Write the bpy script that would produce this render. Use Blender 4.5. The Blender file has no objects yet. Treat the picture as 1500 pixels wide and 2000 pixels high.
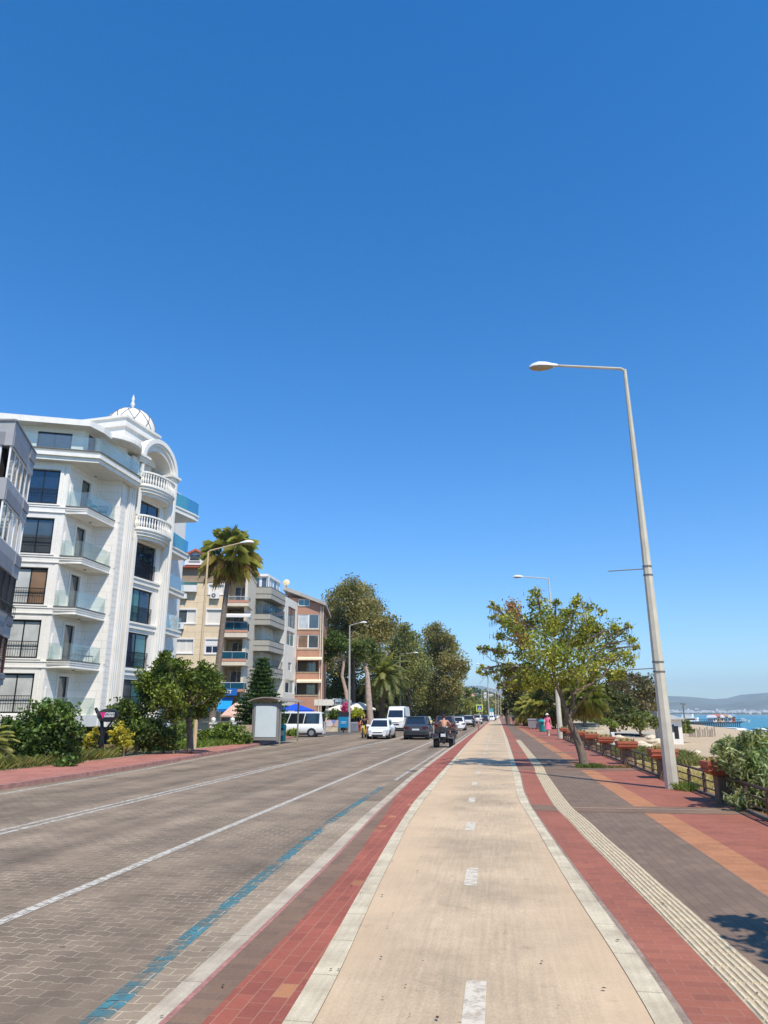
import bpy, math, random
import numpy as np
from mathutils import Vector, Matrix
random.seed(7); rng = np.random.default_rng(7)
SC = bpy.context.scene
COL = SC.collection

# ------------------------------------------------------------------ camera
EYE = 1.65; FPX = 1400.0
PITCH = math.radians(15.756); YAW = math.radians(8.677)
cam = bpy.data.cameras.new('camera'); cam_o = bpy.data.objects.new('camera', cam); COL.objects.link(cam_o)
cam.sensor_fit = 'HORIZONTAL'; cam.sensor_width = 36; cam.lens = 36 * FPX / 1500
cam.clip_start = 0.1; cam.clip_end = 40000
cam_o.location = (0, 0, EYE); cam_o.rotation_euler = (math.pi / 2 + PITCH, 0, YAW)
SC.camera = cam_o
# ------------------------------------------------------------------ sky and sun
SUN_EL = math.radians(56.2); SUN_V = Vector((0.577 * math.cos(SUN_EL), -0.817 * math.cos(SUN_EL), math.sin(SUN_EL))).normalized()
w = bpy.data.worlds.new('World'); SC.world = w; w.use_nodes = True
nt = w.node_tree; bg = nt.nodes['Background']
sky = nt.nodes.new('ShaderNodeTexSky'); sky.sky_type = 'NISHITA'; sky.sun_disc = False
sky.sun_elevation = SUN_EL; sky.sun_rotation = math.atan2(SUN_V.x, SUN_V.y)
sky.air_density = 1.0; sky.dust_density = 0.15; sky.ozone_density = 3.0; sky.altitude = 0
hs = nt.nodes.new('ShaderNodeHueSaturation'); hs.inputs['Saturation'].default_value = 1.40; hs.inputs['Hue'].default_value = .503; hs.inputs['Value'].default_value = 1.25
nt.links.new(sky.outputs[0], hs.inputs['Color']); 
_tc = nt.nodes.new('ShaderNodeTexCoord'); _sp = nt.nodes.new('ShaderNodeSeparateXYZ'); nt.links.new(_tc.outputs['Generated'], _sp.inputs[0])
_cr = nt.nodes.new('ShaderNodeValToRGB'); _cr.color_ramp.elements[0].position = 0.0; _cr.color_ramp.elements[0].color = (.60, .78, .93, 1)   # a deep clear sky down to the horizon
_cr.color_ramp.elements[1].position = .45; _cr.color_ramp.elements[1].color = (1, 1, 1, 1); nt.links.new(_sp.outputs['Z'], _cr.inputs['Fac'])
_mu = nt.nodes.new('ShaderNodeMix'); _mu.data_type = 'RGBA'; _mu.blend_type = 'MULTIPLY'; _mu.inputs['Factor'].default_value = 1
nt.links.new(hs.outputs[0], _mu.inputs['A']); nt.links.new(_cr.outputs['Color'], _mu.inputs['B']); nt.links.new(_mu.outputs['Result'], bg.inputs['Color'])
bg.inputs['Strength'].default_value = 0.15
sl = bpy.data.lights.new('sun', 'SUN'); sl.energy = 4.8; sl.angle = math.radians(0.53); sl.color = (1, 0.935, 0.83)
so = bpy.data.objects.new('sun', sl); COL.objects.link(so)
so.rotation_euler = SUN_V.to_track_quat('Z', 'Y').to_euler()
SC.view_settings.view_transform = 'Standard'; SC.view_settings.look = 'None'
SC.view_settings.exposure = 0.12; SC.view_settings.gamma = 1.0
SC.render.engine = 'CYCLES'
SC.cycles.max_bounces = 6; SC.cycles.diffuse_bounces = 3; SC.cycles.glossy_bounces = 3
SC.cycles.transparent_max_bounces = 16; SC.cycles.transmission_bounces = 4
SC.cycles.use_denoising = True
SC.cycles.caustics_reflective = False; SC.cycles.caustics_refractive = False

# ------------------------------------------------------------------ survey helpers (photograph pixel -> place in the world)
_Fh = np.array([-math.sin(YAW), math.cos(YAW), 0]); _R = np.array([math.cos(YAW), math.sin(YAW), 0]); _Z = np.array([0, 0, 1.0])
_f = math.cos(PITCH) * _Fh + math.sin(PITCH) * _Z; _u = -math.sin(PITCH) * _Fh + math.cos(PITCH) * _Z
def ray(px, py): return (px - 750) * _R - (py - 1000) * _u + FPX * _f
def gp(px, py, z=0.0):
    r = ray(px, py); t = (z - EYE) / r[2]; return (float(r[0] * t), float(r[1] * t), z)
def at(px, py, Y):
    r = ray(px, py); t = Y / r[1]; return (float(r[0] * t), float(Y), float(EYE + r[2] * t))
def xh(px, py): return 750 + (px - 750) * 5365 / (py + 3970)
def ratio(px, py):
    r = ray(xh(px, py), 1395); return float(r[0] / r[1])

# ------------------------------------------------------------------ object helpers
def tag(o, label=None, cat=None, group=None, kind=None):
    if label: o['label'] = label
    if cat: o['category'] = cat
    if group: o['group'] = group
    if kind: o['kind'] = kind
    return o
def empty(name, loc=(0, 0, 0), rz=0, label=None, cat=None, group=None):
    o = bpy.data.objects.new(name, None); COL.objects.link(o); o.location = loc; o.rotation_euler = (0, 0, rz)
    o.empty_display_size = .3
    return tag(o, label, cat, group)
KIDS = {}
def copy_tree(o, parent=None):
    c = o.copy(); COL.objects.link(c); c.parent = parent
    for ch in KIDS.get(o.name, []): copy_tree(ch, c)
    return c
def rel(parent):                       # world offset of a parent that only sits at a location
    return parent

class MB:
    def __init__(s): s.v = []; s.f = []; s.m = []; s.mi = 0
    def add(s, vs, fs):
        n = len(s.v); s.v += [tuple(float(c) for c in p) for p in vs]
        for q in fs: s.f.append(tuple(n + i for i in q)); s.m.append(s.mi)
        return s
    def quad(s, a, b, c, d): return s.add([a, b, c, d], [(0, 1, 2, 3)])
    def hexa(s, p): return s.add(p, [(3, 2, 1, 0), (4, 5, 6, 7), (0, 1, 5, 4), (1, 2, 6, 5), (2, 3, 7, 6), (3, 0, 4, 7)])
    def box(s, x0, x1, y0, y1, z0, z1):
        return s.hexa([(x0, y0, z0), (x1, y0, z0), (x1, y1, z0), (x0, y1, z0), (x0, y0, z1), (x1, y0, z1), (x1, y1, z1), (x0, y1, z1)])
    def fbox(s, F, s0, s1, d0, d1, z0, z1):   # box in a facade frame
        return s.hexa([F(s0, d1, z0), F(s1, d1, z0), F(s1, d0, z0), F(s0, d0, z0), F(s0, d1, z1), F(s1, d1, z1), F(s1, d0, z1), F(s0, d0, z1)])
    def bbox(s, x0, x1, y0, y1, z0, z1, b=.02):   # box with chamfered vertical and top edges
        P = lambda z, i: [(x0 + i, y0 + b, z), (x0 + b, y0 + i, z), (x1 - b, y0 + i, z), (x1 - i, y0 + b, z), (x1 - i, y1 - b, z), (x1 - b, y1 - i, z), (x0 + b, y1 - i, z), (x0 + i, y1 - b, z)]
        L = [P(z0, 0), P(z1 - b, 0), P(z1, b)]
        return s.loft(L, cap=True)
    def loft(s, rings, cap=True, closed=True):
        n = len(rings[0]); vs = [p for r in rings for p in r]; fs = []
        for i in range(len(rings) - 1):
            for j in range(n if closed else n - 1):
                a = i * n + j; b = i * n + (j + 1) % n
                fs.append((a, b, b + n, a + n))
        if cap: fs.append(tuple(range(n - 1, -1, -1))); fs.append(tuple((len(rings) - 1) * n + k for k in range(n)))
        return s.add(vs, fs)
    def prism(s, poly, z0, z1):
        return s.loft([[(x, y, z0) for x, y in poly], [(x, y, z1) for x, y in poly]])
    def tube(s, pts, rad, n=8, cap=True):
        pts = [Vector(p) for p in pts]
        if not hasattr(rad, '__len__'): rad = [rad] * len(pts)
        rings = []; up = Vector((0, 0, 1))
        t0 = (pts[1] - pts[0]).normalized()
        x = t0.cross(up);
        if x.length < 1e-3: x = t0.cross(Vector((1, 0, 0)))
        x.normalize()
        for i, p in enumerate(pts):
            t = (pts[min(i + 1, len(pts) - 1)] - pts[max(i - 1, 0)]).normalized()
            x = (x - t * x.dot(t)).normalized(); y = t.cross(x)
            rings.append([tuple(p + (x * math.cos(2 * math.pi * k / n) + y * math.sin(2 * math.pi * k / n)) * rad[i]) for k in range(n)])
        return s.loft(rings, cap)
    def cyl(s, a, b, r0, r1=None, n=12): return s.tube([a, b], [r0, r0 if r1 is None else r1], n)
    def lathe(s, c, prof, n=16, a0=0, a1=2 * math.pi):
        full = abs(a1 - a0 - 2 * math.pi) < 1e-6; m = n if full else n + 1
        rings = [[(c[0] + r * math.cos(a0 + (a1 - a0) * k / n), c[1] + r * math.sin(a0 + (a1 - a0) * k / n), c[2] + z) for k in range(m)] for r, z in prof]
        return s.loft(rings, cap=full and prof[0][0] > 1e-4 and prof[-1][0] > 1e-4, closed=full)
    def sphere(s, c, r, n=12, m=8, sz=1.0):
        return s.lathe(c, [(max(r * math.sin(math.pi * i / m), 1e-5), -r * sz * math.cos(math.pi * i / m)) for i in range(m + 1)], n)
    def build(s, name, mats, parent=None, smooth=False, local=True):
        me = bpy.data.meshes.new(name)
        vs = s.v
        if parent is not None and local is False: pass
        me.from_pydata(vs, [], s.f)
        if not isinstance(mats, (list, tuple)): mats = [mats]
        for m in mats: me.materials.append(m)
        if len(mats) > 1: me.polygons.foreach_set('material_index', s.m)
        if smooth:
            me.polygons.foreach_set('use_smooth', [True] * len(me.polygons))
            try: me.set_sharp_from_angle(angle=math.radians(40))
            except Exception: pass
        me.update()
        o = bpy.data.objects.new(name, me); COL.objects.link(o)
        if parent is not None: o.parent = parent; KIDS.setdefault(parent.name, []).append(o)
        return o
def frame(o, ang):                     # facade frame: s along the wall, d outwards, z up; ang in degrees clockwise from +Y
    a = math.radians(ang); dx, dy = math.sin(a), math.cos(a)
    return lambda s, d, z: (o[0] + dx * s + dy * d, o[1] + dy * s - dx * d, z)

# ------------------------------------------------------------------ materials
def _nt(name):
    m = bpy.data.materials.new(name); m.use_nodes = True; t = m.node_tree
    return m, t, t.nodes['Principled BSDF']
def N(t, typ, **kw):
    n = t.nodes.new(typ)
    for k, v in kw.items():
        if k in n.inputs: n.inputs[k].default_value = v
        else: setattr(n, k, v)
    return n
def rgb(c): return (c[0], c[1], c[2], 1)
_MC = {}
def paint(name, col, rough=.6, var=.08, scale=2.0, bump=.0, bscale=40, metal=0, spec=.5, coat=0, streak=0):
    if name in _MC: return _MC[name]
    m, t, b = _nt(name)
    tc = N(t, 'ShaderNodeTexCoord')
    n1 = N(t, 'ShaderNodeTexNoise', Scale=scale, Detail=6.0, Roughness=.6)
    t.links.new(tc.outputs['Object'], n1.inputs['Vector'])
    mp = N(t, 'ShaderNodeMapRange'); mp.inputs['From Min'].default_value = .3; mp.inputs['From Max'].default_value = .7
    mp.inputs['To Min'].default_value = 1 - var; mp.inputs['To Max'].default_value = 1 + var
    t.links.new(n1.outputs['Fac'], mp.inputs['Value'])
    mx = N(t, 'ShaderNodeMix', data_type='RGBA', blend_type='MULTIPLY'); mx.inputs['Factor'].default_value = 1
    mx.inputs['A'].default_value = rgb(col); t.links.new(mp.outputs['Result'], mx.inputs['B'])
    out = mx.outputs['Result']
    if streak:
        mpn = N(t, 'ShaderNodeMapping'); mpn.inputs['Scale'].default_value = (3, 3, .25)
        t.links.new(tc.outputs['Object'], mpn.inputs['Vector'])
        n3 = N(t, 'ShaderNodeTexNoise', Scale=1.0, Detail=5.0); t.links.new(mpn.outputs[0], n3.inputs['Vector'])
        r3 = N(t, 'ShaderNodeMapRange'); r3.inputs['From Min'].default_value = .5; r3.inputs['From Max'].default_value = .8
        r3.inputs['To Min'].default_value = 1; r3.inputs['To Max'].default_value = 1 - streak
        t.links.new(n3.outputs['Fac'], r3.inputs['Value'])
        m2 = N(t, 'ShaderNodeMix', data_type='RGBA', blend_type='MULTIPLY'); m2.inputs['Factor'].default_value = 1
        t.links.new(out, m2.inputs['A']); t.links.new(r3.outputs['Result'], m2.inputs['B']); out = m2.outputs['Result']
    t.links.new(out, b.inputs['Base Color'])
    b.inputs['Roughness'].default_value = rough; b.inputs['Metallic'].default_value = metal
    b.inputs['Specular IOR Level'].default_value = spec; b.inputs['Coat Weight'].default_value = coat
    if coat: b.inputs['Coat Roughness'].default_value = .05
    if bump:
        n2 = N(t, 'ShaderNodeTexNoise', Scale=bscale, Detail=4.0); t.links.new(tc.outputs['Object'], n2.inputs['Vector'])
        bp = N(t, 'ShaderNodeBump', Strength=bump, Distance=.02); t.links.new(n2.outputs['Fac'], bp.inputs['Height'])
        t.links.new(bp.outputs[0], b.inputs['Normal'])
    _MC[name] = m; return m
def clear_glass(name, tint, refl=.12, alpha=.25):
    if name in _MC: return _MC[name]
    m, t, b = _nt(name)
    tr = N(t, 'ShaderNodeBsdfTransparent'); tr.inputs['Color'].default_value = rgb(tint)
    gl = N(t, 'ShaderNodeBsdfGlossy', Roughness=.02); gl.inputs['Color'].default_value = (1, 1, 1, 1)
    df = N(t, 'ShaderNodeBsdfDiffuse'); df.inputs['Color'].default_value = rgb([c * .55 for c in tint])
    ge = N(t, 'ShaderNodeNewGeometry'); io = N(t, 'ShaderNodeMapRange'); io.inputs['To Min'].default_value = 1.45; io.inputs['To Max'].default_value = 1 / 1.45; t.links.new(ge.outputs['Backfacing'], io.inputs['Value'])
    lw = N(t, 'ShaderNodeFresnel'); t.links.new(io.outputs[0], lw.inputs['IOR'])
    a = N(t, 'ShaderNodeMixShader'); a.inputs['Fac'].default_value = alpha; t.links.new(tr.outputs[0], a.inputs[1]); t.links.new(df.outputs[0], a.inputs[2])
    c = N(t, 'ShaderNodeMixShader'); t.links.new(lw.outputs[0], c.inputs['Fac']); t.links.new(a.outputs[0], c.inputs[1]); t.links.new(gl.outputs[0], c.inputs[2])
    t.links.new(c.outputs[0], t.nodes['Material Output'].inputs['Surface']); _MC[name] = m; return m
def pane_mat(name, col, rough=.04):
    return paint(name, col, rough=rough, var=.25, scale=.9, spec=.9, coat=.6)
def leaf_mat(name, trans=.35, rough=.5):
    if name in _MC: return _MC[name]
    m, t, b = _nt(name)
    at_ = N(t, 'ShaderNodeAttribute', attribute_name='Col')
    t.links.new(at_.outputs['Color'], b.inputs['Base Color']); b.inputs['Roughness'].default_value = rough
    b.inputs['Specular IOR Level'].default_value = .35
    tl = N(t, 'ShaderNodeBsdfTranslucent')
    g = N(t, 'ShaderNodeMix', data_type='RGBA', blend_type='MULTIPLY'); g.inputs['Factor'].default_value = 1
    t.links.new(at_.outputs['Color'], g.inputs['A']); g.inputs['B'].default_value = (1.5, 1.5, .6, 1)
    t.links.new(g.outputs['Result'], tl.inputs['Color'])
    ms = N(t, 'ShaderNodeMixShader'); ms.inputs['Fac'].default_value = trans
    t.links.new(b.outputs[0], ms.inputs[1]); t.links.new(tl.outputs[0], ms.inputs[2])
    t.links.new(ms.outputs[0], t.nodes['Material Output'].inputs['Surface']); _MC[name] = m; return m
def brick_mat(name, c1, c2, mortar, bw=.24, bh=.12, msize=.004, rot=0, zig=0, stain=.15, bump=.25, offset=.5, patch=None, rough=.85, plane='XY', fade=None, msm=.1, tracks=0):
    """pavers or bricks; zig > 0 gives interlocking wavy courses; patch = colour of odd replaced pavers"""
    m, t, b = _nt(name)
    tc = N(t, 'ShaderNodeTexCoord'); sp = N(t, 'ShaderNodeSeparateXYZ'); t.links.new(tc.outputs['Object'], sp.inputs[0])
    U, V = {'XY': ('X', 'Y'), 'XZ': ('X', 'Z'), 'YZ': ('Y', 'Z')}[plane]
    if rot: U, V = V, U
    cb = N(t, 'ShaderNodeCombineXYZ')
    t.links.new(sp.outputs[U], cb.inputs[0])
    vy = sp.outputs[V]
    if zig:
        q = N(t, 'ShaderNodeMath', operation='PINGPONG'); q.inputs[1].default_value = bw / 2
        t.links.new(sp.outputs[U], q.inputs[0])
        s1 = N(t, 'ShaderNodeMapRange', interpolation_type='SMOOTHSTEP'); s1.inputs['From Min'].default_value = bw / 2 * .38; s1.inputs['From Max'].default_value = bw / 2 * .62
        s1.inputs['To Min'].default_value = -zig; s1.inputs['To Max'].default_value = zig
        t.links.new(q.outputs[0], s1.inputs['Value'])
        ad = N(t, 'ShaderNodeMath', operation='ADD'); t.links.new(vy, ad.inputs[0]); t.links.new(s1.outputs[0], ad.inputs[1]); vy = ad.outputs[0]
    t.links.new(vy, cb.inputs[1])
    br = N(t, 'ShaderNodeTexBrick', Scale=1.0); br.offset = offset; br.squash = 1
    br.inputs['Brick Width'].default_value = bw; br.inputs['Row Height'].default_value = bh
    br.inputs['Mortar Size'].default_value = msize; br.inputs['Mortar Smooth'].default_value = msm
    br.inputs['Color1'].default_value = rgb(c1); br.inputs['Color2'].default_value = rgb(c2); br.inputs['Mortar'].default_value = rgb(mortar)
    t.links.new(cb.outputs[0], br.inputs['Vector'])
    out = br.outputs['Color']
    if fade:      # joints filled with dirt in patches
        nf = N(t, 'ShaderNodeTexNoise', Scale=fade, Detail=5.0, Roughness=.6); t.links.new(tc.outputs['Object'], nf.inputs['Vector'])
        rf_ = N(t, 'ShaderNodeMapRange'); rf_.inputs['From Min'].default_value = .38; rf_.inputs['From Max'].default_value = .62; rf_.inputs['To Min'].default_value = .0; rf_.inputs['To Max'].default_value = .75; t.links.new(nf.outputs['Fac'], rf_.inputs['Value'])
        mf = N(t, 'ShaderNodeMix', data_type='RGBA'); t.links.new(rf_.outputs[0], mf.inputs['Factor']); mf.inputs['A'].default_value = rgb(mortar); mf.inputs['B'].default_value = rgb([c * .9 for c in c2]); t.links.new(mf.outputs['Result'], br.inputs['Mortar'])
    n1 = N(t, 'ShaderNodeTexNoise', Scale=.9, Detail=7.0, Roughness=.62); t.links.new(tc.outputs['Object'], n1.inputs['Vector'])
    r1 = N(t, 'ShaderNodeMapRange'); r1.inputs['From Min'].default_value = .3; r1.inputs['From Max'].default_value = .72
    r1.inputs['To Min'].default_value = 1 - stain; r1.inputs['To Max'].default_value = 1 + stain; t.links.new(n1.outputs['Fac'], r1.inputs['Value'])
    n4 = N(t, 'ShaderNodeTexNoise', Scale=60.0, Detail=3.0); t.links.new(tc.outputs['Object'], n4.inputs['Vector'])
    r4 = N(t, 'ShaderNodeMapRange'); r4.inputs['To Min'].default_value = .8; r4.inputs['To Max'].default_value = 1.2; t.links.new(n4.outputs['Fac'], r4.inputs['Value'])
    mm = N(t, 'ShaderNodeMath', operation='MULTIPLY'); t.links.new(r1.outputs[0], mm.inputs[0]); t.links.new(r4.outputs[0], mm.inputs[1])
    if patch:
        # coarse second brick lattice picks single odd-coloured pavers
        b2 = N(t, 'ShaderNodeTexBrick', Scale=1.0); b2.offset = offset
        b2.inputs['Brick Width'].default_value = bw; b2.inputs['Row Height'].default_value = bh; b2.inputs['Mortar Size'].default_value = 0
        b2.inputs['Color1'].default_value = (0, 0, 0, 1); b2.inputs['Color2'].default_value = (1, 1, 1, 1); b2.inputs['Bias'].default_value = 0
        t.links.new(cb.outputs[0], b2.inputs['Vector'])
        rr = N(t, 'ShaderNodeMapRange'); rr.inputs['From Min'].default_value = .972; rr.inputs['From Max'].default_value = .982
        t.links.new(b2.outputs['Color'], rr.inputs['Value'])
        mk = N(t, 'ShaderNodeMath', operation='SUBTRACT'); t.links.new(rr.outputs[0], mk.inputs[0]); t.links.new(br.outputs['Fac'], mk.inputs[1]); mk.use_clamp = True
        mxp = N(t, 'ShaderNodeMix', data_type='RGBA'); t.links.new(mk.outputs[0], mxp.inputs['Factor']); t.links.new(out, mxp.inputs['A']); mxp.inputs['B'].default_value = rgb(patch)
        out = mxp.outputs['Result']
    mx = N(t, 'ShaderNodeMix', data_type='RGBA', blend_type='MULTIPLY'); mx.inputs['Factor'].default_value = 1
    t.links.new(out, mx.inputs['A']); t.links.new(mm.outputs[0], mx.inputs['B'])
    if tracks:    # wheel-polished lanes running along the road
        mt_ = N(t, 'ShaderNodeMapping'); mt_.inputs['Scale'].default_value = (1.15, .035, 1); t.links.new(tc.outputs['Object'], mt_.inputs['Vector'])
        nt_ = N(t, 'ShaderNodeTexNoise', Scale=1.0, Detail=4.0, Roughness=.55); t.links.new(mt_.outputs[0], nt_.inputs['Vector'])
        rt_ = N(t, 'ShaderNodeMapRange'); rt_.inputs['From Min'].default_value = .35; rt_.inputs['From Max'].default_value = .65; rt_.inputs['To Min'].default_value = 1 - tracks; rt_.inputs['To Max'].default_value = 1 + tracks * .5; t.links.new(nt_.outputs['Fac'], rt_.inputs['Value'])
        xt_ = N(t, 'ShaderNodeMix', data_type='RGBA', blend_type='MULTIPLY'); xt_.inputs['Factor'].default_value = 1; t.links.new(mx.outputs['Result'], xt_.inputs['A']); t.links.new(rt_.outputs[0], xt_.inputs['B']); mx = xt_
    # dark spots and grime
    n5 = N(t, 'ShaderNodeTexNoise', Scale=7.0, Detail=2.0); t.links.new(tc.outputs['Object'], n5.inputs['Vector'])
    r5 = N(t, 'ShaderNodeMapRange'); r5.inputs['From Min'].default_value = .70; r5.inputs['From Max'].default_value = .78; r5.inputs['To Min'].default_value = 1; r5.inputs['To Max'].default_value = .62
    t.links.new(n5.outputs['Fac'], r5.inputs['Value'])
    m5 = N(t, 'ShaderNodeMix', data_type='RGBA', blend_type='MULTIPLY'); m5.inputs['Factor'].default_value = 1
    t.links.new(mx.outputs['Result'], m5.inputs['A']); t.links.new(r5.outputs[0], m5.inputs['B'])
    t.links.new(m5.outputs['Result'], b.inputs['Base Color'])
    b.inputs['Roughness'].default_value = rough; b.inputs['Specular IOR Level'].default_value = .3
    bp = N(t, 'ShaderNodeBump', Strength=bump, Distance=.004); bp.invert = True
    t.links.new(br.outputs['Fac'], bp.inputs['Height']); t.links.new(bp.outputs[0], b.inputs['Normal'])
    return m
def worn_paint(name, col, cover=.55, scale=9, joints=None, stretch=(1, 1, 1), edge=.12):
    """thermoplastic paint worn through to the paving under it"""
    m, t, b = _nt(name)
    tc = N(t, 'ShaderNodeTexCoord'); mpn = N(t, 'ShaderNodeMapping'); mpn.inputs['Scale'].default_value = stretch
    t.links.new(tc.outputs['Object'], mpn.inputs['Vector'])
    n1 = N(t, 'ShaderNodeTexNoise', Scale=scale, Detail=8.0, Roughness=.75); t.links.new(mpn.outputs[0], n1.inputs['Vector'])
    r = N(t, 'ShaderNodeMapRange'); r.inputs['From Min'].default_value = cover - edge; r.inputs['From Max'].default_value = cover + edge
    r.inputs['To Min'].default_value = 1; r.inputs['To Max'].default_value = 0; t.links.new(n1.outputs['Fac'], r.inputs['Value'])
    a = r.outputs[0]
    if joints:
        bw, bh, zig = joints
        sp = N(t, 'ShaderNodeSeparateXYZ'); t.links.new(tc.outputs['Object'], sp.inputs[0]); cb = N(t, 'ShaderNodeCombineXYZ')
        t.links.new(sp.outputs['X'], cb.inputs[0])
        q = N(t, 'ShaderNodeMath', operation='PINGPONG'); q.inputs[1].default_value = bw / 2; t.links.new(sp.outputs['X'], q.inputs[0])
        s1 = N(t, 'ShaderNodeMapRange', interpolation_type='SMOOTHSTEP'); s1.inputs['From Min'].default_value = bw / 2 * .38; s1.inputs['From Max'].default_value = bw / 2 * .62
        s1.inputs['To Min'].default_value = -zig; s1.inputs['To Max'].default_value = zig; t.links.new(q.outputs[0], s1.inputs['Value'])
        ad = N(t, 'ShaderNodeMath', operation='ADD'); t.links.new(sp.outputs['Y'], ad.inputs[0]); t.links.new(s1.outputs[0], ad.inputs[1]); t.links.new(ad.outputs[0], cb.inputs[1])
        br = N(t, 'ShaderNodeTexBrick', Scale=1.0); br.inputs['Brick Width'].default_value = bw; br.inputs['Row Height'].default_value = bh; br.inputs['Mortar Size'].default_value = .006
        t.links.new(cb.outputs[0], br.inputs['Vector'])
        iv = N(t, 'ShaderNodeMath', operation='SUBTRACT'); iv.inputs[0].default_value = 1; t.links.new(br.outputs['Fac'], iv.inputs[1])
        ml = N(t, 'ShaderNodeMath', operation='MULTIPLY'); t.links.new(a, ml.inputs[0]); t.links.new(iv.outputs[0], ml.inputs[1]); a = ml.outputs[0]
    b.inputs['Base Color'].default_value = rgb(col); b.inputs['Roughness'].default_value = .7
    t.links.new(a, b.inputs['Alpha'])
    return m
# ------------------------------------------------------------------ the ground, roads and paving
ROAD_Z = -0.12
M_road = brick_mat('road_pavers', (.265, .195, .130), (.215, .160, .108), (.52, .42, .28), bw=.225, bh=.13, msize=.0048, zig=.011, stain=.25, bump=.15, fade=.7, tracks=.28)
M_red = brick_mat('red_pavers', (.36, .105, .065), (.29, .085, .055), (.42, .24, .15), bw=.22, bh=.11, msize=.0022, rot=1, stain=.16, patch=(.45, .2, .09))
M_redR = brick_mat('red_pavers_promenade', (.36, .122, .072), (.29, .102, .064), (.36, .2, .15), bw=.22, bh=.11, msize=.002, rot=0, stain=.15, patch=None)
M_brown = brick_mat('brown_pavers', (.235, .145, .09), (.19, .12, .078), (.24, .17, .12), bw=.22, bh=.11, msize=.0022, rot=0, stain=.15)
M_purple = brick_mat('purple_pavers', (.23, .155, .102), (.185, .125, .085), (.1, .065, .06), bw=.22, bh=.11, msize=.0025, rot=1, stain=.14)
M_orange = brick_mat('orange_pavers', (.46, .205, .095), (.38, .165, .075), (.3, .14, .08), bw=.22, bh=.11, msize=.0025, rot=0, stain=.14)
M_redL = brick_mat('red_pavers_far_pavement', (.46, .19, .135), (.38, .15, .11), (.3, .15, .1), bw=.22, bh=.11, msize=.002, rot=1, stain=.2)
def concrete(name, c1, c2, warm=None, scale=1.0, rough=.85, joint=0):
    m, t, b = _nt(name); tc = N(t, 'ShaderNodeTexCoord')
    n1 = N(t, 'ShaderNodeTexNoise', Scale=.55 * scale, Detail=8.0, Roughness=.65); t.links.new(tc.outputs['Object'], n1.inputs['Vector'])
    cr = N(t, 'ShaderNodeValToRGB'); cr.color_ramp.elements[0].position = .36; cr.color_ramp.elements[1].position = .62
    cr.color_ramp.elements[0].color = rgb(c1); cr.color_ramp.elements[1].color = rgb(c2); t.links.new(n1.outputs['Fac'], cr.inputs['Fac'])
    out = cr.outputs['Color']
    mpn = N(t, 'ShaderNodeMapping'); mpn.inputs['Scale'].default_value = (30, 1.3, 1); t.links.new(tc.outputs['Object'], mpn.inputs['Vector'])
    n2 = N(t, 'ShaderNodeTexNoise', Scale=1.0, Detail=5.0); t.links.new(mpn.outputs[0], n2.inputs['Vector'])
    n3 = N(t, 'ShaderNodeTexNoise', Scale=90.0, Detail=3.0); t.links.new(tc.outputs['Object'], n3.inputs['Vector'])
    for nn, lo, hi in ((n2, .90, 1.08), (n3, .85, 1.15)):
        r = N(t, 'ShaderNodeMapRange'); r.inputs['From Min'].default_value = .3; r.inputs['From Max'].default_value = .7; r.inputs['To Min'].default_value = lo; r.inputs['To Max'].default_value = hi
        t.links.new(nn.outputs['Fac'], r.inputs['Value'])
        mx = N(t, 'ShaderNodeMix', data_type='RGBA', blend_type='MULTIPLY'); mx.inputs['Factor'].default_value = 1
        t.links.new(out, mx.inputs['A']); t.links.new(r.outputs[0], mx.inputs['B']); out = mx.outputs['Result']
    if warm:      # sandier tone worn in along both edges of the lane
        sx_ = N(t, 'ShaderNodeSeparateXYZ'); t.links.new(tc.outputs['Object'], sx_.inputs[0]); aa = N(t, 'ShaderNodeMath', operation='ADD'); aa.inputs[1].default_value = .25; t.links.new(sx_.outputs['X'], aa.inputs[0])
        ab = N(t, 'ShaderNodeMath', operation='ABSOLUTE'); t.links.new(aa.outputs[0], ab.inputs[0]); nn_ = N(t, 'ShaderNodeTexNoise', Scale=1.4, Detail=5.0); t.links.new(tc.outputs['Object'], nn_.inputs['Vector'])
        a2 = N(t, 'ShaderNodeMath', operation='ADD'); t.links.new(ab.outputs[0], a2.inputs[0]); t.links.new(nn_.outputs['Fac'], a2.inputs[1])
        rw = N(t, 'ShaderNodeMapRange'); rw.inputs['From Min'].default_value = .85; rw.inputs['From Max'].default_value = 1.5; rw.inputs['To Max'].default_value = .6; t.links.new(a2.outputs[0], rw.inputs['Value'])
        mw = N(t, 'ShaderNodeMix', data_type='RGBA'); t.links.new(rw.outputs[0], mw.inputs['Factor']); t.links.new(out, mw.inputs['A']); mw.inputs['B'].default_value = rgb(warm); out = mw.outputs['Result']
    if joint:
        sj = N(t, 'ShaderNodeSeparateXYZ'); t.links.new(tc.outputs['Object'], sj.inputs[0]); pj = N(t, 'ShaderNodeMath', operation='PINGPONG'); pj.inputs[1].default_value = joint / 2; t.links.new(sj.outputs['Y'], pj.inputs[0])
        rj = N(t, 'ShaderNodeMapRange'); rj.inputs['From Min'].default_value = .004; rj.inputs['From Max'].default_value = .011; rj.inputs['To Min'].default_value = .68; rj.inputs['To Max'].default_value = 1; t.links.new(pj.outputs[0], rj.inputs['Value'])
        mj = N(t, 'ShaderNodeMix', data_type='RGBA', blend_type='MULTIPLY'); mj.inputs['Factor'].default_value = 1; t.links.new(out, mj.inputs['A']); t.links.new(rj.outputs[0], mj.inputs['B']); out = mj.outputs['Result']
    # dark scuffs
    n5 = N(t, 'ShaderNodeTexNoise', Scale=2.6, Detail=6.0, Roughness=.7, Distortion=.6); t.links.new(tc.outputs['Object'], n5.inputs['Vector'])
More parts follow.
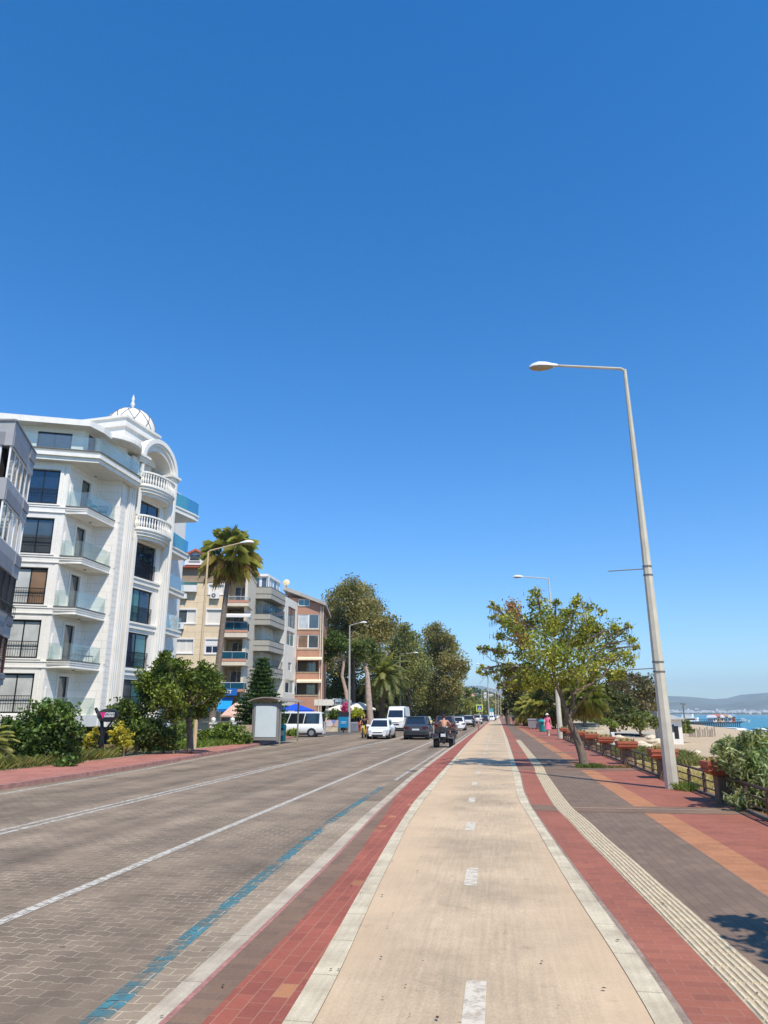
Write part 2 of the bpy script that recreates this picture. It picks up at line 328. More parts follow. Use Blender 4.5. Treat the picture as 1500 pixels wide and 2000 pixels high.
    r5 = N(t, 'ShaderNodeMapRange'); r5.inputs['From Min'].default_value = .60; r5.inputs['From Max'].default_value = .74; r5.inputs['To Min'].default_value = 1; r5.inputs['To Max'].default_value = .72
    t.links.new(n5.outputs['Fac'], r5.inputs['Value'])
    m5 = N(t, 'ShaderNodeMix', data_type='RGBA', blend_type='MULTIPLY'); m5.inputs['Factor'].default_value = 1
    t.links.new(out, m5.inputs['A']); t.links.new(r5.outputs[0], m5.inputs['B'])
    t.links.new(m5.outputs['Result'], b.inputs['Base Color']); b.inputs['Roughness'].default_value = rough
    b.inputs['Specular IOR Level'].default_value = .3
    bp = N(t, 'ShaderNodeBump', Strength=.25, Distance=.003); t.links.new(n3.outputs['Fac'], bp.inputs['Height']); t.links.new(bp.outputs[0], b.inputs['Normal'])
    return m
M_bike = concrete('bike_lane_concrete', (.40, .30, .19), (.60, .445, .28), warm=(.64, .45, .27))
M_kerb = concrete('kerb_concrete', (.38, .31, .22), (.56, .47, .34), scale=3, joint=1.0)
M_kerb2 = concrete('bike_kerb_concrete', (.46, .375, .25), (.66, .56, .38), scale=3, joint=.75)
M_asph = concrete('side_asphalt', (.09, .08, .07), (.14, .12, .10), scale=.5)
YS = np.concatenate([np.arange(-8, 40, .5), np.arange(40, 120, 2.), np.arange(120, 340, 8.), np.array([400, 500, 700, 900.])])
def fn(pts):
    pts = sorted(pts); a = np.array([p[0] for p in pts], float); b = np.array([p[1] for p in pts], float)
    def g(y):
        y = np.asarray(y, float); s = 0
        for k in (-.6, -.3, 0, .3, .6): s = s + np.interp(y + k, a, b)
        return s / 5
    return g
def strip(name, fl, fr, z, mat, y0=-8, y1=900, kind='structure', nx=1, skirt=0):
    ys = YS[(YS > y0) & (YS < y1)]; ys = np.concatenate([[y0], ys, [y1]])
    L = fl(ys) if callable(fl) else np.full(len(ys), fl); Rr = fr(ys) if callable(fr) else np.full(len(ys), fr)
    mb = MB(); n = len(ys)
    vs = []; fs = []
    for i in range(n):
        row = [(L[i] + (Rr[i] - L[i]) * k / nx, ys[i], z) for k in range(nx + 1)]
        if skirt: row = [(L[i], ys[i], z - skirt)] + row + [(Rr[i], ys[i], z - skirt)]
        vs += row
    k = len(row)
    for i in range(n - 1):
        for j in range(k - 1): fs.append((i * k + j, i * k + j + 1, (i + 1) * k + j + 1, (i + 1) * k + j))
    mb.add(vs, fs); o = mb.build(name, mat)
    if kind: o['kind'] = kind
    return o
k_out = fn([(-8, -1.98), (4.3, -2.05), (6, -2.09), (8.4, -2.155), (12.7, -2.30), (20, -2.45), (26, -2.49), (900, -2.48)])
k_in = fn([(-8, -1.86), (4.3, -1.93), (6, -1.95), (8.9, -2.01), (13, -2.16), (20, -2.31), (26, -2.36), (900, -2.34)])
red_l = fn([(-8, -1.66), (4.7, -1.70), (6, -1.69), (8.8, -1.72), (11, -1.86), (13.5, -2.0), (16, -2.18), (20, -2.27), (26, -2.34), (900, -2.34)])
def fnp(pxs, far):     # boundary line surveyed at ground pixels, continued by plan points
    P = [gp(x, y) for x, y in pxs]; P = sorted((q[1], q[0]) for q in P); return fn([(-8, P[0][1] + (P[0][1] - P[2][1]) * .8)] + P + far)
bl_o = fnp([(555, 1997), (603, 1913), (650, 1833), (687, 1767), (733, 1687), (777, 1613), (810, 1563)], [(27, -1.74), (39, -1.82), (70, -1.95), (900, -1.95)])
bl_i = fnp([(613, 1997), (657, 1913), (680, 1860), (713, 1787), (740, 1727), (767, 1673), (793, 1617), (820, 1573)], [(27, -1.60), (39, -1.70), (70, -1.82), (900, -1.82)])
br_i = fnp([(1282, 2000), (1254.7, 1953), (1216, 1889), (1180, 1832), (1131, 1759), (1094.4, 1698), (1069, 1655), (1048, 1618), (1024, 1580), (1009.6, 1556), (1003.2, 1516)], [(24.6, .36), (54, .42), (900, .46)])
br_o = fnp([(1333.6, 1996), (1286.7, 1923.5), (1233, 1844.5), (1180, 1780), (1165, 1756), (1121.6, 1697), (1089.6, 1653.6), (1067, 1620), (1036.8, 1575), (1022.4, 1545), (1016, 1513)], [(27, .54), (54, .60), (900, .64)])
g_o = fnp([(1355, 1996), (1301.6, 1925.6), (1244, 1844.5), (1186, 1770), (1172, 1756), (1128, 1697), (1095, 1653.6), (1071, 1620), (1040, 1575), (1025, 1545), (1018, 1513)], [(27, .56), (54, .62), (900, .66)])
t_l = fnp([(1455, 1955.5), (1421, 1923.5), (1376, 1876.5), (1333.6, 1834), (1299.5, 1795.5), (1254.7, 1750.7), (1232, 1729), (1189, 1682), (1144, 1639), (1112, 1602.4), (1086.4, 1580), (1068.8, 1552.8), (1044.8, 1508)], [(24.7, 1.10), (51, 1.12), (900, 1.12)])
t_r = lambda y: t_l(y) + .31
p_l = fn([(-8, 1.2), (900, 1.2)])
FENCE = fn([(-8, 4.0), (11, 4.12), (15, 4.32), (21, 4.32), (58, 4.45), (60, 6.2), (64, 6.8), (900, 6.8)])
PR = fn([(-8, 4.25), (11, 4.37), (15, 4.57), (21, 4.57), (58, 4.7), (60, 6.6), (64, 7.2), (900, 7.2)])
strip('road', -16.5, k_out, ROAD_Z, M_road)
strip('kerb', k_out, k_in, 0.0, M_kerb, skirt=.3)
strip('pink_kerb_line', k_in, lambda y: k_in(y) + .035, -.004, paint('pink_mortar', (.38, .17, .14), rough=.9, var=.3, scale=20))
strip('brown_paving', lambda y: k_in(y) + .035, lambda y: np.maximum(red_l(y), k_in(y) + .036), -.004, M_brown)
strip('red_paving', lambda y: np.maximum(red_l(y), k_in(y) + .036), bl_o, -.004, M_red)
strip('bike_lane_kerb', bl_o, bl_i, 0.0, M_kerb2)
strip('bike_lane', bl_i, br_i, -.006, M_bike, nx=3)
strip('bike_lane_kerb', br_i, br_o, 0.0, M_kerb2)
M_grit = concrete('kerb_grit', (.22, .15, .11), (.36, .27, .2), scale=8)
strip('kerb_backing', br_o, g_o, -.005, M_grit)
strip('red_paving', g_o, t_l, -.004, M_redR, y1=51)
strip('red_paving', g_o, p_l, -.004, M_redR, y0=51)
strip('purple_paving', t_r, 2.45, -.004, M_purple, y1=51)
strip('purple_paving', p_l, 2.45, -.004, M_purple, y0=51)
strip('orange_paving', 2.45, 2.87, -.004, M_orange)
strip('red_paving', 2.87, PR, -.004, M_redR)
# cross bands of brown pavers with one pale course
ban = MB(); lin = MB()
for y in (4.2, 14.5, 24.6, 34.8, 45, 55):
    y0, y1 = y - .55, y + .38
    for fa, fb in (((g_o), t_l), (t_r, (lambda q: FENCE(q) + .1))):
        for (a, b, mb, z) in ((y0, y1, ban, .0), (y - .03, y + .04, lin, .003)):
            if mb is lin and fa is not t_r: continue
            mb.quad((float(fa(a)), a, z), (float(fb(a)), a, z), (float(fb(b)), b, z), (float(fa(b)), b, z))
tag(ban.build('cross_band_paving', M_brown), kind='structure')
tag(lin.build('cross_course_paving', paint('pale_course', (.36, .27, .19), rough=.9, var=.2, scale=12)), kind='structure')
# tactile strip: base and raised bars broken into tiles
M_tact = paint('tactile_cream', (.66, .53, .33), rough=.8, var=.22, scale=9, bump=.3, bscale=60)
M_tact0 = paint('tactile_groove', (.47, .37, .24), rough=.9, var=.3, scale=7, bump=.3, bscale=60)
strip('tactile_paving_base', t_l, t_r, -.003, M_tact0, y0=-8, y1=51)
tb = MB(); y = -2.0
while y < 51:
    g = .008; L = .30
    for k in range(6):
        for (ya, yb) in ((y + g, y + L - g),):
            xa = float(t_l(ya)) + .016 + k * .0485; xb = float(t_l(yb)) + .016 + k * .0485; wd = .029
            tb.hexa([(xa, ya, -.003), (xa + wd, ya, -.003), (xb + wd, yb, -.003), (xb, yb, -.003),
                     (xa + .006, ya, .008), (xa + wd - .006, ya, .008), (xb + wd - .006, yb, .008), (xb + .006, yb, .008)])
    y += L
tag(tb.build('tactile_paving', M_tact), kind='structure')
# road markings
M_line = worn_paint('white_line_paint', (.60, .54, .44), cover=.60, scale=14, joints=(.225, .13, .011))
M_line2 = worn_paint('faded_double_line_paint', (.60, .55, .46), cover=.56, scale=10, joints=(.225, .13, .011))
M_blue = worn_paint('blue_line_paint', (.075, .215, .235), cover=.50, scale=2.6, joints=(.225, .13, .011), stretch=(1, .8, 1), edge=.1)
def mark(name, fc, wd, mat, y0=-8, y1=900, z=ROAD_Z + .004):
    f = fc if callable(fc) else (lambda q: np.full(np.shape(q), fc) if np.ndim(q) else fc)
    return strip(name, lambda q: f(q) - wd / 2, lambda q: f(q) + wd / 2, z, mat, y0=y0, y1=y1)
mark('lane_line', -4.42, .12, M_line)
mark('double_line', -7.62, .11, M_line2); mark('double_line', -7.84, .11, M_line2)
blf = fn([(-8, -2.35), (4.7, -2.47), (6, -2.60), (7.5, -2.67), (9.9, -2.79), (12.9, -2.93), (22, -3.0), (60, -3.0)])
mark('blue_parking_line', lambda q: blf(q) + .02, .15, M_blue, y1=19)
edge_l = fn([(-8, -11.2), (16, -11.35), (24.5, -11.75), (34, -12.6), (47.6, -13.6), (60, -13.9), (80, -14.2), (900, -14.2)])
mark('edge_line', edge_l, .12, M_line2, y1=66)
mark('edge_line', -2.9, .10, M_line2, y0=21, y1=300)
M_roadt = brick_mat('tan_road_pavers', (.33, .25, .165), (.27, .205, .14), (.50, .42, .29), bw=.225, bh=.13, msize=.0042, zig=.010, stain=.3, bump=.15)
strip('tan_road_paving', lambda q: blf(q) + .03, k_out, ROAD_Z + .002, M_roadt, y1=16)
strip('gutter', lambda q: k_out(q) - .045, k_out, ROAD_Z + .006, paint('gutter_grime', (.13, .105, .08), rough=1, var=.5, scale=14))
# bike lane centre dashes
dm = MB(); dmf = worn_paint('bike_dash_paint', (.66, .57, .43), cover=.60, scale=9)
cy = fn([(-8, -.12), (5, -.21), (8.4, -.365), (12.2, -.51), (15.8, -.6), (19, -.64), (30, -.62), (900, -.68)])
y = 4.52 - 7.2
while y < 140:
    c = float(cy(y)); dm.quad((c - .065, y, -.003), (c + .065, y, -.003), (c + .065, y + .88, -.003), (c - .065, y + .88, -.003)); y += 3.55
tag(dm.build('bike_lane_dash_marking', dmf), kind='structure')
# left pavement
lk = fn([(-8, -11.7), (16, -11.95), (24, -12.15), (30, -12.6), (36.3, -13.1), (44.5, -14.1), (52, -15.1), (58, -15.9), (62, -16.6), (64, -16.7), (900, -16.7)])
lb = fn([(-8, -14.8), (21, -14.9), (32, -14.7), (42.5, -15.0), (52, -16.2), (58, -16.8), (62, -17.2), (900, -17.2)])
lk2 = lambda q: lk(q) - .14
strip('kerb', lk2, lk, .0, paint('red_kerb', (.40, .2, .16), rough=.8, var=.3, scale=4), skirt=.3, y1=64)
strip('left_pavement', lambda q: np.minimum(lb(q), lk(q) - .3), lk2, .003, M_redL, y1=64)
strip('pavement_edging', lambda q: np.minimum(lb(q), lk(q) - .3) - .14, lambda q: np.minimum(lb(q), lk(q) - .3), .012, M_kerb, y1=64)
sd = MB(); sd.add([(-60, 56, ROAD_Z - .01 + .0), (-16.4, 56, ROAD_Z + .005), (-13.8, 66, ROAD_Z + .005), (-13.8, 86, ROAD_Z + .005), (-60, 76, ROAD_Z + .005)], [(0, 1, 2, 3, 4)])
tag(sd.build('side_street', M_asph), kind='structure')
# ---- land, beach and sea
SEA_Z = -2.6
shoreA = [(-200, 44), (40, 43), (100, 45), (153, 50), (180, 59), (262, 72), (300, 70), (400, 84), (600, 125), (1000, 205), (1500, 300), (3000, 520), (6000, 900)]
def shore(y): return np.interp(y, [p[0] for p in shoreA], [p[1] for p in shoreA])
def terr(x, y):
    x = np.asarray(x, float); y = np.asarray(y, float); s = shore(y)
    t = np.clip((x - 4.6) / (s - 4.6), 0, 3)
    z = np.where(x < 4.6, -.16, 0)
    prof = np.interp(t, [0, .035, .12, .4, .75, .92, 1.0, 1.15, 1.6, 3], [-.16, -.75, -1.0, -1.15, -1.35, -1.75, SEA_Z, -3.3, -6, -12])
    z = np.where(x >= 4.6, prof, z)
    z = np.where((x < -16.6), -.16 + np.clip((-x - 17) / 200, 0, 1) * 6 * np.clip((y - 60) / 200, 0, 1), z)
    return z
def grid_mesh(name, xs, ys, zf, mat, kind='structure'):
    X, Y = np.meshgrid(xs, ys); Z = zf(X, Y); nx, ny = len(xs), len(ys)
    v = np.stack([X, Y, Z], -1).reshape(-1, 3)
    i = np.arange((ny - 1) * (nx - 1)); r = i // (nx - 1); c = i % (nx - 1); a = r * nx + c
    f = np.stack([a, a + 1, a + nx + 1, a + nx], 1)
    me = bpy.data.meshes.new(name); me.vertices.add(len(v)); me.vertices.foreach_set('co', v.astype(np.float32).ravel())
    me.loops.add(len(f) * 4); me.loops.foreach_set('vertex_index', f.astype(np.int32).ravel())
    me.polygons.add(len(f)); me.polygons.foreach_set('loop_start', np.arange(0, len(f) * 4, 4, dtype=np.int32)); me.polygons.foreach_set('loop_total', np.full(len(f), 4, np.int32))
    me.polygons.foreach_set('use_smooth', np.ones(len(f), bool)); me.update(); me.validate(); me.materials.append(mat)
    o = bpy.data.objects.new(name, me); COL.objects.link(o)
    if kind: o['kind'] = kind
    return o
def land_mat():
    m, t, b = _nt('land'); tc = N(t, 'ShaderNodeTexCoord'); sp = N(t, 'ShaderNodeSeparateXYZ'); t.links.new(tc.outputs['Object'], sp.inputs[0])
    n = N(t, 'ShaderNodeTexNoise', Scale=.18, Detail=7.0, Roughness=.65); t.links.new(tc.outputs['Object'], n.inputs['Vector'])
    n2 = N(t, 'ShaderNodeTexNoise', Scale=5.0, Detail=6.0, Roughness=.7); t.links.new(tc.outputs['Object'], n2.inputs['Vector'])
    # dry grass near the fence, sand further out, soil and weeds on the land side
    sand = N(t, 'ShaderNodeValToRGB'); sand.color_ramp.elements[0].color = (.42, .31, .19, 1); sand.color_ramp.elements[1].color = (.60, .47, .31, 1)
    sand.color_ramp.elements[0].position = .3; sand.color_ramp.elements[1].position = .7; t.links.new(n2.outputs['Fac'], sand.inputs['Fac'])
    dry = N(t, 'ShaderNodeValToRGB'); dry.color_ramp.elements[0].color = (.30, .22, .08, 1); dry.color_ramp.elements[1].color = (.52, .42, .19, 1)
    dry.color_ramp.elements[0].position = .3; dry.color_ramp.elements[1].position = .7; t.links.new(n2.outputs['Fac'], dry.inputs['Fac'])
    soil = N(t, 'ShaderNodeValToRGB'); soil.color_ramp.elements[0].color = (.06, .075, .025, 1); soil.color_ramp.elements[1].color = (.16, .13, .07, 1)
    soil.color_ramp.elements[0].position = .35; soil.color_ramp.elements[1].position = .65; t.links.new(n2.outputs['Fac'], soil.inputs['Fac'])
    ad = N(t, 'ShaderNodeMath', operation='MULTIPLY_ADD'); t.links.new(n.outputs['Fac'], ad.inputs[0]); ad.inputs[1].default_value = 22; t.links.new(sp.outputs['X'], ad.inputs[2])
    r = N(t, 'ShaderNodeMapRange'); r.inputs['From Min'].default_value = 21; r.inputs['From Max'].default_value = 24; t.links.new(ad.outputs[0], r.inputs['Value'])
    m1 = N(t, 'ShaderNodeMix', data_type='RGBA'); t.links.new(r.outputs[0], m1.inputs['Factor']); t.links.new(dry.outputs['Color'], m1.inputs['A']); t.links.new(sand.outputs['Color'], m1.inputs['B'])
    r2 = N(t, 'ShaderNodeMapRange'); r2.inputs['From Min'].default_value = 0; r2.inputs['From Max'].default_value = .5; t.links.new(sp.outputs['X'], r2.inputs['Value'])
    m2 = N(t, 'ShaderNodeMix', data_type='RGBA'); t.links.new(r2.outputs[0], m2.inputs['Factor']); t.links.new(soil.outputs['Color'], m2.inputs['A']); t.links.new(m1.outputs['Result'], m2.inputs['B'])
    # wet sand by the water
    r3 = N(t, 'ShaderNodeMapRange'); r3.inputs['From Min'].default_value = -2.1; r3.inputs['From Max'].default_value = -2.45; t.links.new(sp.outputs['Z'], r3.inputs['Value'])
    m3 = N(t, 'ShaderNodeMix', data_type='RGBA'); t.links.new(r3.outputs[0], m3.inputs['Factor']); t.links.new(m2.outputs['Result'], m3.inputs['A']); m3.inputs['B'].default_value = (.20, .16, .11, 1)
    # far country is green
    r4 = N(t, 'ShaderNodeMapRange'); r4.inputs['From Min'].default_value = 330; r4.inputs['From Max'].default_value = 450; t.links.new(sp.outputs['Y'], r4.inputs['Value'])
    m4 = N(t, 'ShaderNodeMix', data_type='RGBA'); t.links.new(r4.outputs[0], m4.inputs['Factor']); t.links.new(m3.outputs['Result'], m4.inputs['A']); m4.inputs['B'].default_value = (.09, .10, .045, 1)
    t.links.new(m4.outputs['Result'], b.inputs['Base Color']); b.inputs['Roughness'].default_value = .95; b.inputs['Specular IOR Level'].default_value = .1
    bp = N(t, 'ShaderNodeBump', Strength=.8, Distance=.08); t.links.new(n2.outputs['Fac'], bp.inputs['Height']); t.links.new(bp.outputs[0], b.inputs['Normal'])
    return m
xs = np.unique(np.concatenate([np.array([-3000, -1500, -800, -400, -200, -120]), np.arange(-100, 4, 8.), [4.5, 4.6], np.arange(5, 30, .5), np.arange(30, 220, 3.), np.arange(220, 1600, 40.), [2000, 3000, 6000]]))
ys = np.unique(np.concatenate([np.array([-300, -100, -30]), np.arange(-8, 90, 1.5), np.arange(90, 300, 5.), np.arange(300, 1000, 30.), np.array([1200, 1500, 2000, 2600, 3500, 4800, 6000])]))
def lz(X, Y):
    z = terr(X, Y); b = (X > 6) & (X < shore(Y) * .9)
    return z + b * (.09 * np.sin(X * .9 + .4 * np.sin(Y * .31)) * np.sin(Y * .45 + 1) + .06 * np.sin(X * .33) * np.sin(Y * .21))
grid_mesh('ground', xs, ys, lz, land_mat())
def sea_mat():
    m, t, b = _nt('sea_water'); tc = N(t, 'ShaderNodeTexCoord')
    n = N(t, 'ShaderNodeTexNoise', Scale=.02, Detail=5.0); t.links.new(tc.outputs['Object'], n.inputs['Vector'])
    cr = N(t, 'ShaderNodeValToRGB'); cr.color_ramp.elements[0].color = (.012, .15, .21, 1); cr.color_ramp.elements[1].color = (.03, .24, .28, 1)
    t.links.new(n.outputs['Fac'], cr.inputs['Fac']); t.links.new(cr.outputs['Color'], b.inputs['Base Color'])
    b.inputs['Roughness'].default_value = .25; b.inputs['IOR'].default_value = 1.33
    n2 = N(t, 'ShaderNodeTexNoise', Scale=.5, Detail=6.0); t.links.new(tc.outputs['Object'], n2.inputs['Vector'])
    bp = N(t, 'ShaderNodeBump', Strength=1.0, Distance=.7); t.links.new(n2.outputs['Fac'], bp.inputs['Height']); t.links.new(bp.outputs[0], b.inputs['Normal'])
    return m
sx = MB(); sx.quad((20, -300, SEA_Z), (9000, -300, SEA_Z), (9000, 6500, SEA_Z), (20, 6500, SEA_Z)); tag(sx.build('sea', sea_mat()), kind='structure')
# breaking waves along the shore
fo = MB()
for off, wd, ya, yb in ((1.5, 3.0, 60, 262), (7, 1.8, 120, 178), (8, 2.4, 185, 250)):
    yy = np.arange(ya, yb, 3.0)
    for a, b in zip(yy[:-1], yy[1:]):
        f = lambda q: shore(q) + off + 1.2 * math.sin(q * .13 + off); g = lambda q: wd * (.5 + .5 * abs(math.sin(q * .21 + off)))
        fo.quad((f(a), a, SEA_Z + .12), (f(a) + g(a), a, SEA_Z + .12), (f(b) + g(b), b, SEA_Z + .12), (f(b), b, SEA_Z + .12))
tag(fo.build('surf_foam', paint('foam', (.85, .87, .87), rough=.8, var=.1)), kind='structure')
# ------------------------------------------------------------------ world-space parts under a root that stands at the thing's base
def wb(mb, name, mat, parent=None, smooth=False):
    off = Vector((0, 0, 0)); p = parent
    while p is not None: off += p.location; p = p.parent
    mb.v = [(a - off.x, b - off.y, c - off.z) for a, b, c in mb.v]
    return mb.build(name, mat, parent, smooth)

M_white = paint('white_render', (.82, .775, .70), rough=.75, var=.06, scale=.8, streak=.10)
M_whitew = brick_mat('white_cladding', (.82, .775, .70), (.79, .745, .67), (.50, .46, .41), bw=1.9, bh=.505, msize=.008, plane='XZ', stain=.07, bump=.35, rough=.75)
M_whiteb = paint('white_band', (.83, .79, .71), rough=.7, var=.05, scale=1.5, streak=.12)
M_cap = paint('grey_coping', (.16, .155, .14), rough=.6, var=.1)
M_dark = paint('dark_frame', (.015, .015, .018), rough=.35, var=.1)
M_iron = paint('black_iron', (.012, .012, .014), rough=.45, var=.1)
M_wframe = paint('white_frame', (.82, .81, .79), rough=.4, var=.04)
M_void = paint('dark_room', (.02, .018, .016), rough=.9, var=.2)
G_blue = pane_mat('blue_window_glass', (.012, .028, .06))
G_grey = pane_mat('grey_window_glass', (.07, .085, .09))
G_pale = pane_mat('blind_behind_glass', (.55, .56, .53))
G_brown = pane_mat('brown_curtain_behind_glass', (.24, .15, .09))
G_teal = pane_mat('teal_window_glass', (.06, .17, .17))
G_clear = clear_glass('railing_glass', (.90, .96, .95), alpha=.10)
G_aqua = clear_glass('aqua_railing_glass', (.30, .72, .85), alpha=.30)
G_bluerail = clear_glass('blue_railing_glass', (.03, .22, .33), alpha=.6)

def wall(mb, F, s0, s1, z0, z1, holes=(), d=0.0, depth=.22):
    """wall face with real openings and reveals"""
    S = sorted({s0, s1, *[h[0] for h in holes], *[h[1] for h in holes]}); Z = sorted({z0, z1, *[h[2] for h in holes], *[h[3] for h in holes]})
    for a, b in zip(S[:-1], S[1:]):
        for c, e in zip(Z[:-1], Z[1:]):
            m1, m2 = (a + b) / 2, (c + e) / 2
            if any(h[0] < m1 < h[1] and h[2] < m2 < h[3] for h in holes): continue
            mb.quad(F(a, d, c), F(b, d, c), F(b, d, e), F(a, d, e))
    for (a, b, c, e) in [h[:4] for h in holes]:
        k = d - depth
        mb.quad(F(a, d, c), F(b, d, c), F(b, k, c), F(a, k, c)); mb.quad(F(a, k, e), F(b, k, e), F(b, d, e), F(a, d, e))
        mb.quad(F(a, k, c), F(a, k, e), F(a, d, e), F(a, d, c)); mb.quad(F(b, d, c), F(b, d, e), F(b, k, e), F(b, k, c))
def window(parent, F, s0, s1, z0, z1, d=-.14, cols=2, fm=M_dark, gm=(G_blue,), ft=.07, name='window', rows=1):
    f = MB(); t = .07
    f.fbox(F, s0, s0 + ft, d, d + t, z0, z1); f.fbox(F, s1 - ft, s1, d, d + t, z0, z1)
    f.fbox(F, s0 + ft, s1 - ft, d, d + t, z0, z0 + ft); f.fbox(F, s0 + ft, s1 - ft, d, d + t, z1 - ft, z1)
    for k in range(1, cols):
        c = s0 + (s1 - s0) * k / cols; f.fbox(F, c - ft / 2, c + ft / 2, d, d + t * .9, z0 + ft, z1 - ft)
    o = wb(f, name, fm, parent)
    for k in range(cols):
        a = s0 + (s1 - s0) * k / cols; b = s0 + (s1 - s0) * (k + 1) / cols
        p = MB(); p.fbox(F, a + ft * .4, b - ft * .4, d + .02, d + .035, z0 + ft * .6, z1 - ft * .6)
        wb(p, 'pane', gm[k % len(gm)], o)
    return o
def iron_rail(parent, F, s0, s1, z, h=.95, d=.06, gap=.12, name='railing', mat=None):
    r = MB(); r.fbox(F, s0, s1, d - .02, d + .02, z + h - .04, z + h); r.fbox(F, s0, s1, d - .015, d + .015, z, z + .03); r.fbox(F, s0, s1, d - .01, d + .01, z + h * .78, z + h * .8)
    k = int((s1 - s0) / gap)
    for i in range(k + 1):
        c = s0 + (s1 - s0) * i / k; r.fbox(F, c - .009, c + .009, d - .009, d + .009, z + .03, z + h - .04)
    return wb(r, name, mat or M_iron, parent)
def glass_rail(parent, pts, z, h=1.0, mat=None, top=None):
    r = MB()
    for a, b in zip(pts[:-1], pts[1:]):
        dx, dy = b[0] - a[0], b[1] - a[1]; L = math.hypot(dx, dy); nx_, ny_ = dy / L * .006, -dx / L * .006
        r.hexa([(a[0] - nx_, a[1] - ny_, z), (b[0] - nx_, b[1] - ny_, z), (b[0] + nx_, b[1] + ny_, z), (a[0] + nx_, a[1] + ny_, z),
                (a[0] - nx_, a[1] - ny_, z + h), (b[0] - nx_, b[1] - ny_, z + h), (b[0] + nx_, b[1] + ny_, z + h), (a[0] + nx_, a[1] + ny_, z + h)])
    o = wb(r, 'glass_railing', mat or G_clear, parent)
    if top:
        t = MB()
        for a, b in zip(pts[:-1], pts[1:]): t.cyl((*a, z + h + .02), (*b, z + h + .02), .025, n=6); t.cyl((*a, z), (*a, z + h), .02, n=6); t.cyl((*b, z), (*b, z + h), .02, n=6)
        wb(t, 'handrail', top, o)
    return o
def slab_poly(mb, poly, z0, z1): mb.prism(poly, z0, z1)

def lettering(text, size, mat, parent, loc_world, rz, ext=.02, off=.012, align='LEFT'):
    tx = bpy.data.curves.new('lettering', 'FONT'); tx.body = text; tx.size = size; tx.extrude = ext; tx.align_x = align; tx.offset = off
    tmp = bpy.data.objects.new('tmp_text', tx); COL.objects.link(tmp); bpy.context.view_layer.update()
    me = bpy.data.meshes.new_from_object(tmp.evaluated_get(bpy.context.evaluated_depsgraph_get())); bpy.data.objects.remove(tmp, do_unlink=True); me.name = 'lettering'
    me.materials.clear(); me.materials.append(mat); o = bpy.data.objects.new('lettering', me); COL.objects.link(o); o.parent = parent
    o.location = Vector(loc_world) - parent.location; o.rotation_euler = (math.pi / 2, 0, rz); return o

# ================================================================== white apartment building with the domed tower
wh = empty('apartment_building', (-26, 42, 0), label='white apartment building with a domed tower, arched top loggia and stacked glass balconies', cat='building')
EA = 68.0; A = frame((-25.7, 38.0), EA); TW = frame((-23.9, 44.1), 6.7)
FZ = [1.6, 4.6, 7.65, 10.65, 13.7]
F5 = 16.75
bodyA = MB(); holes = []
for k, z in enumerate(FZ): holes.append((-1.85, -.05, z + .12, z + 2.26))
wall(bodyA, A, -12, .48, .9, F5 - .25, holes, 0, .25)
# return wall (faces the sea) and inner walls of the balcony recess
a0 = A(.48, 0, 0); bx_, by_ = a0[0], 41.35
RW = lambda s, d, z: (a0[0] + d, a0[1] + s, z)
rh = [(1.35, 2.35, z + .05, z + 2.2) for z in FZ]
wall(bodyA, RW, 0, by_ - a0[1], .9, F5 - .25, rh, 0, .2)
BK = frame((bx_, by_), EA)
wall(bodyA, BK, 0, 1.5, .9, F5 - .25, [], 0)
bodyA.fbox(A, -12, -.2, -6, -5.8, 0, F5 - .3)            # rear wall closes the block
wb(bodyA, 'wall', M_whitew, wh)
bands = MB()
C1 = A(1.72, 0, 0)
for z in FZ[1:]:                                          # floor bands run along the facade and wrap the balconies
    bands.fbox(A, -12, .48, .0, .05, z - .42, z + .02)
    bands.fbox(A, -12, .5, .0, .09, z - .1, z - .02); bands.fbox(A, -12, .5, .0, .08, z - .42, z - .36)
    bands.prism([(a0[0] + .0, a0[1] + .06), (C1[0], C1[1]), (C1[0], 42.35), (bx_ + .5, 42.0), (bx_ + .03, by_ - .05), (a0[0] + .03, a0[1] + .1)][::1], z - .42, z + .02)
    for k_, dz in ((.05, -.10), (.03, -.22), (.05, -.40)):
        bands.fbox(A, .5, 1.72 + k_, .0, k_, z + dz, z + dz + .05); bands.box(C1[0], C1[0] + k_, C1[1] - .01, 42.35, z + dz, z + dz + .05)
bands.fbox(A, -12, 1.75, 0, .25, .95, 1.62)
bands.prism([(a0[0], a0[1]), (C1[0] + .2, C1[1] - .1), (C1[0] + .2, 42.4), (bx_ + .2, 42.2)], .95, 1.6)
wb(bands, 'floor_band', M_whiteb, wh)
for z in FZ[1:]:
    cop = MB(); cop.fbox(A, .46, 1.78, -.12, .07, z + .02, z + .06); cop.box(C1[0] - .12, C1[0] + .07, C1[1], 42.35, z + .022, z + .06)
    wb(cop, 'balcony_edge', M_cap, wh)
surr = MB()                                               # raised pale surrounds, pilaster strips and small blocks
for z in FZ:
    surr.fbox(A, -2.05, -1.87, .0, .07, z + .06, z + 2.45); surr.fbox(A, -.03, .17, .0, .07, z + .06, z + 2.45); surr.fbox(A, -1.87, -.03, .0, .072, z + 2.28, z + 2.45)
    surr.fbox(A, -2.05, .17, .0, .12, z + .02, z + .1)
    surr.fbox(A, .28, .46, .0, .05, z + .02, z + 2.5)
    surr.fbox(RW, 1.2, 1.35, 0, .05, z + .05, z + 2.35); surr.fbox(RW, 2.35, 2.5, 0, .05, z + .05, z + 2.35); surr.fbox(RW, 1.35, 2.35, 0, .052, z + 2.2, z + 2.35)
for z in FZ:
    surr.fbox(RW, .16, .36, .0, .10, z + .12, z + 1.5)
wb(surr, 'window_surround', M_whiteb, wh)
gl_list = [(G_pale, G_pale), (G_pale, G_pale), (G_pale, G_brown), (G_grey, G_grey), (G_blue, G_blue)]
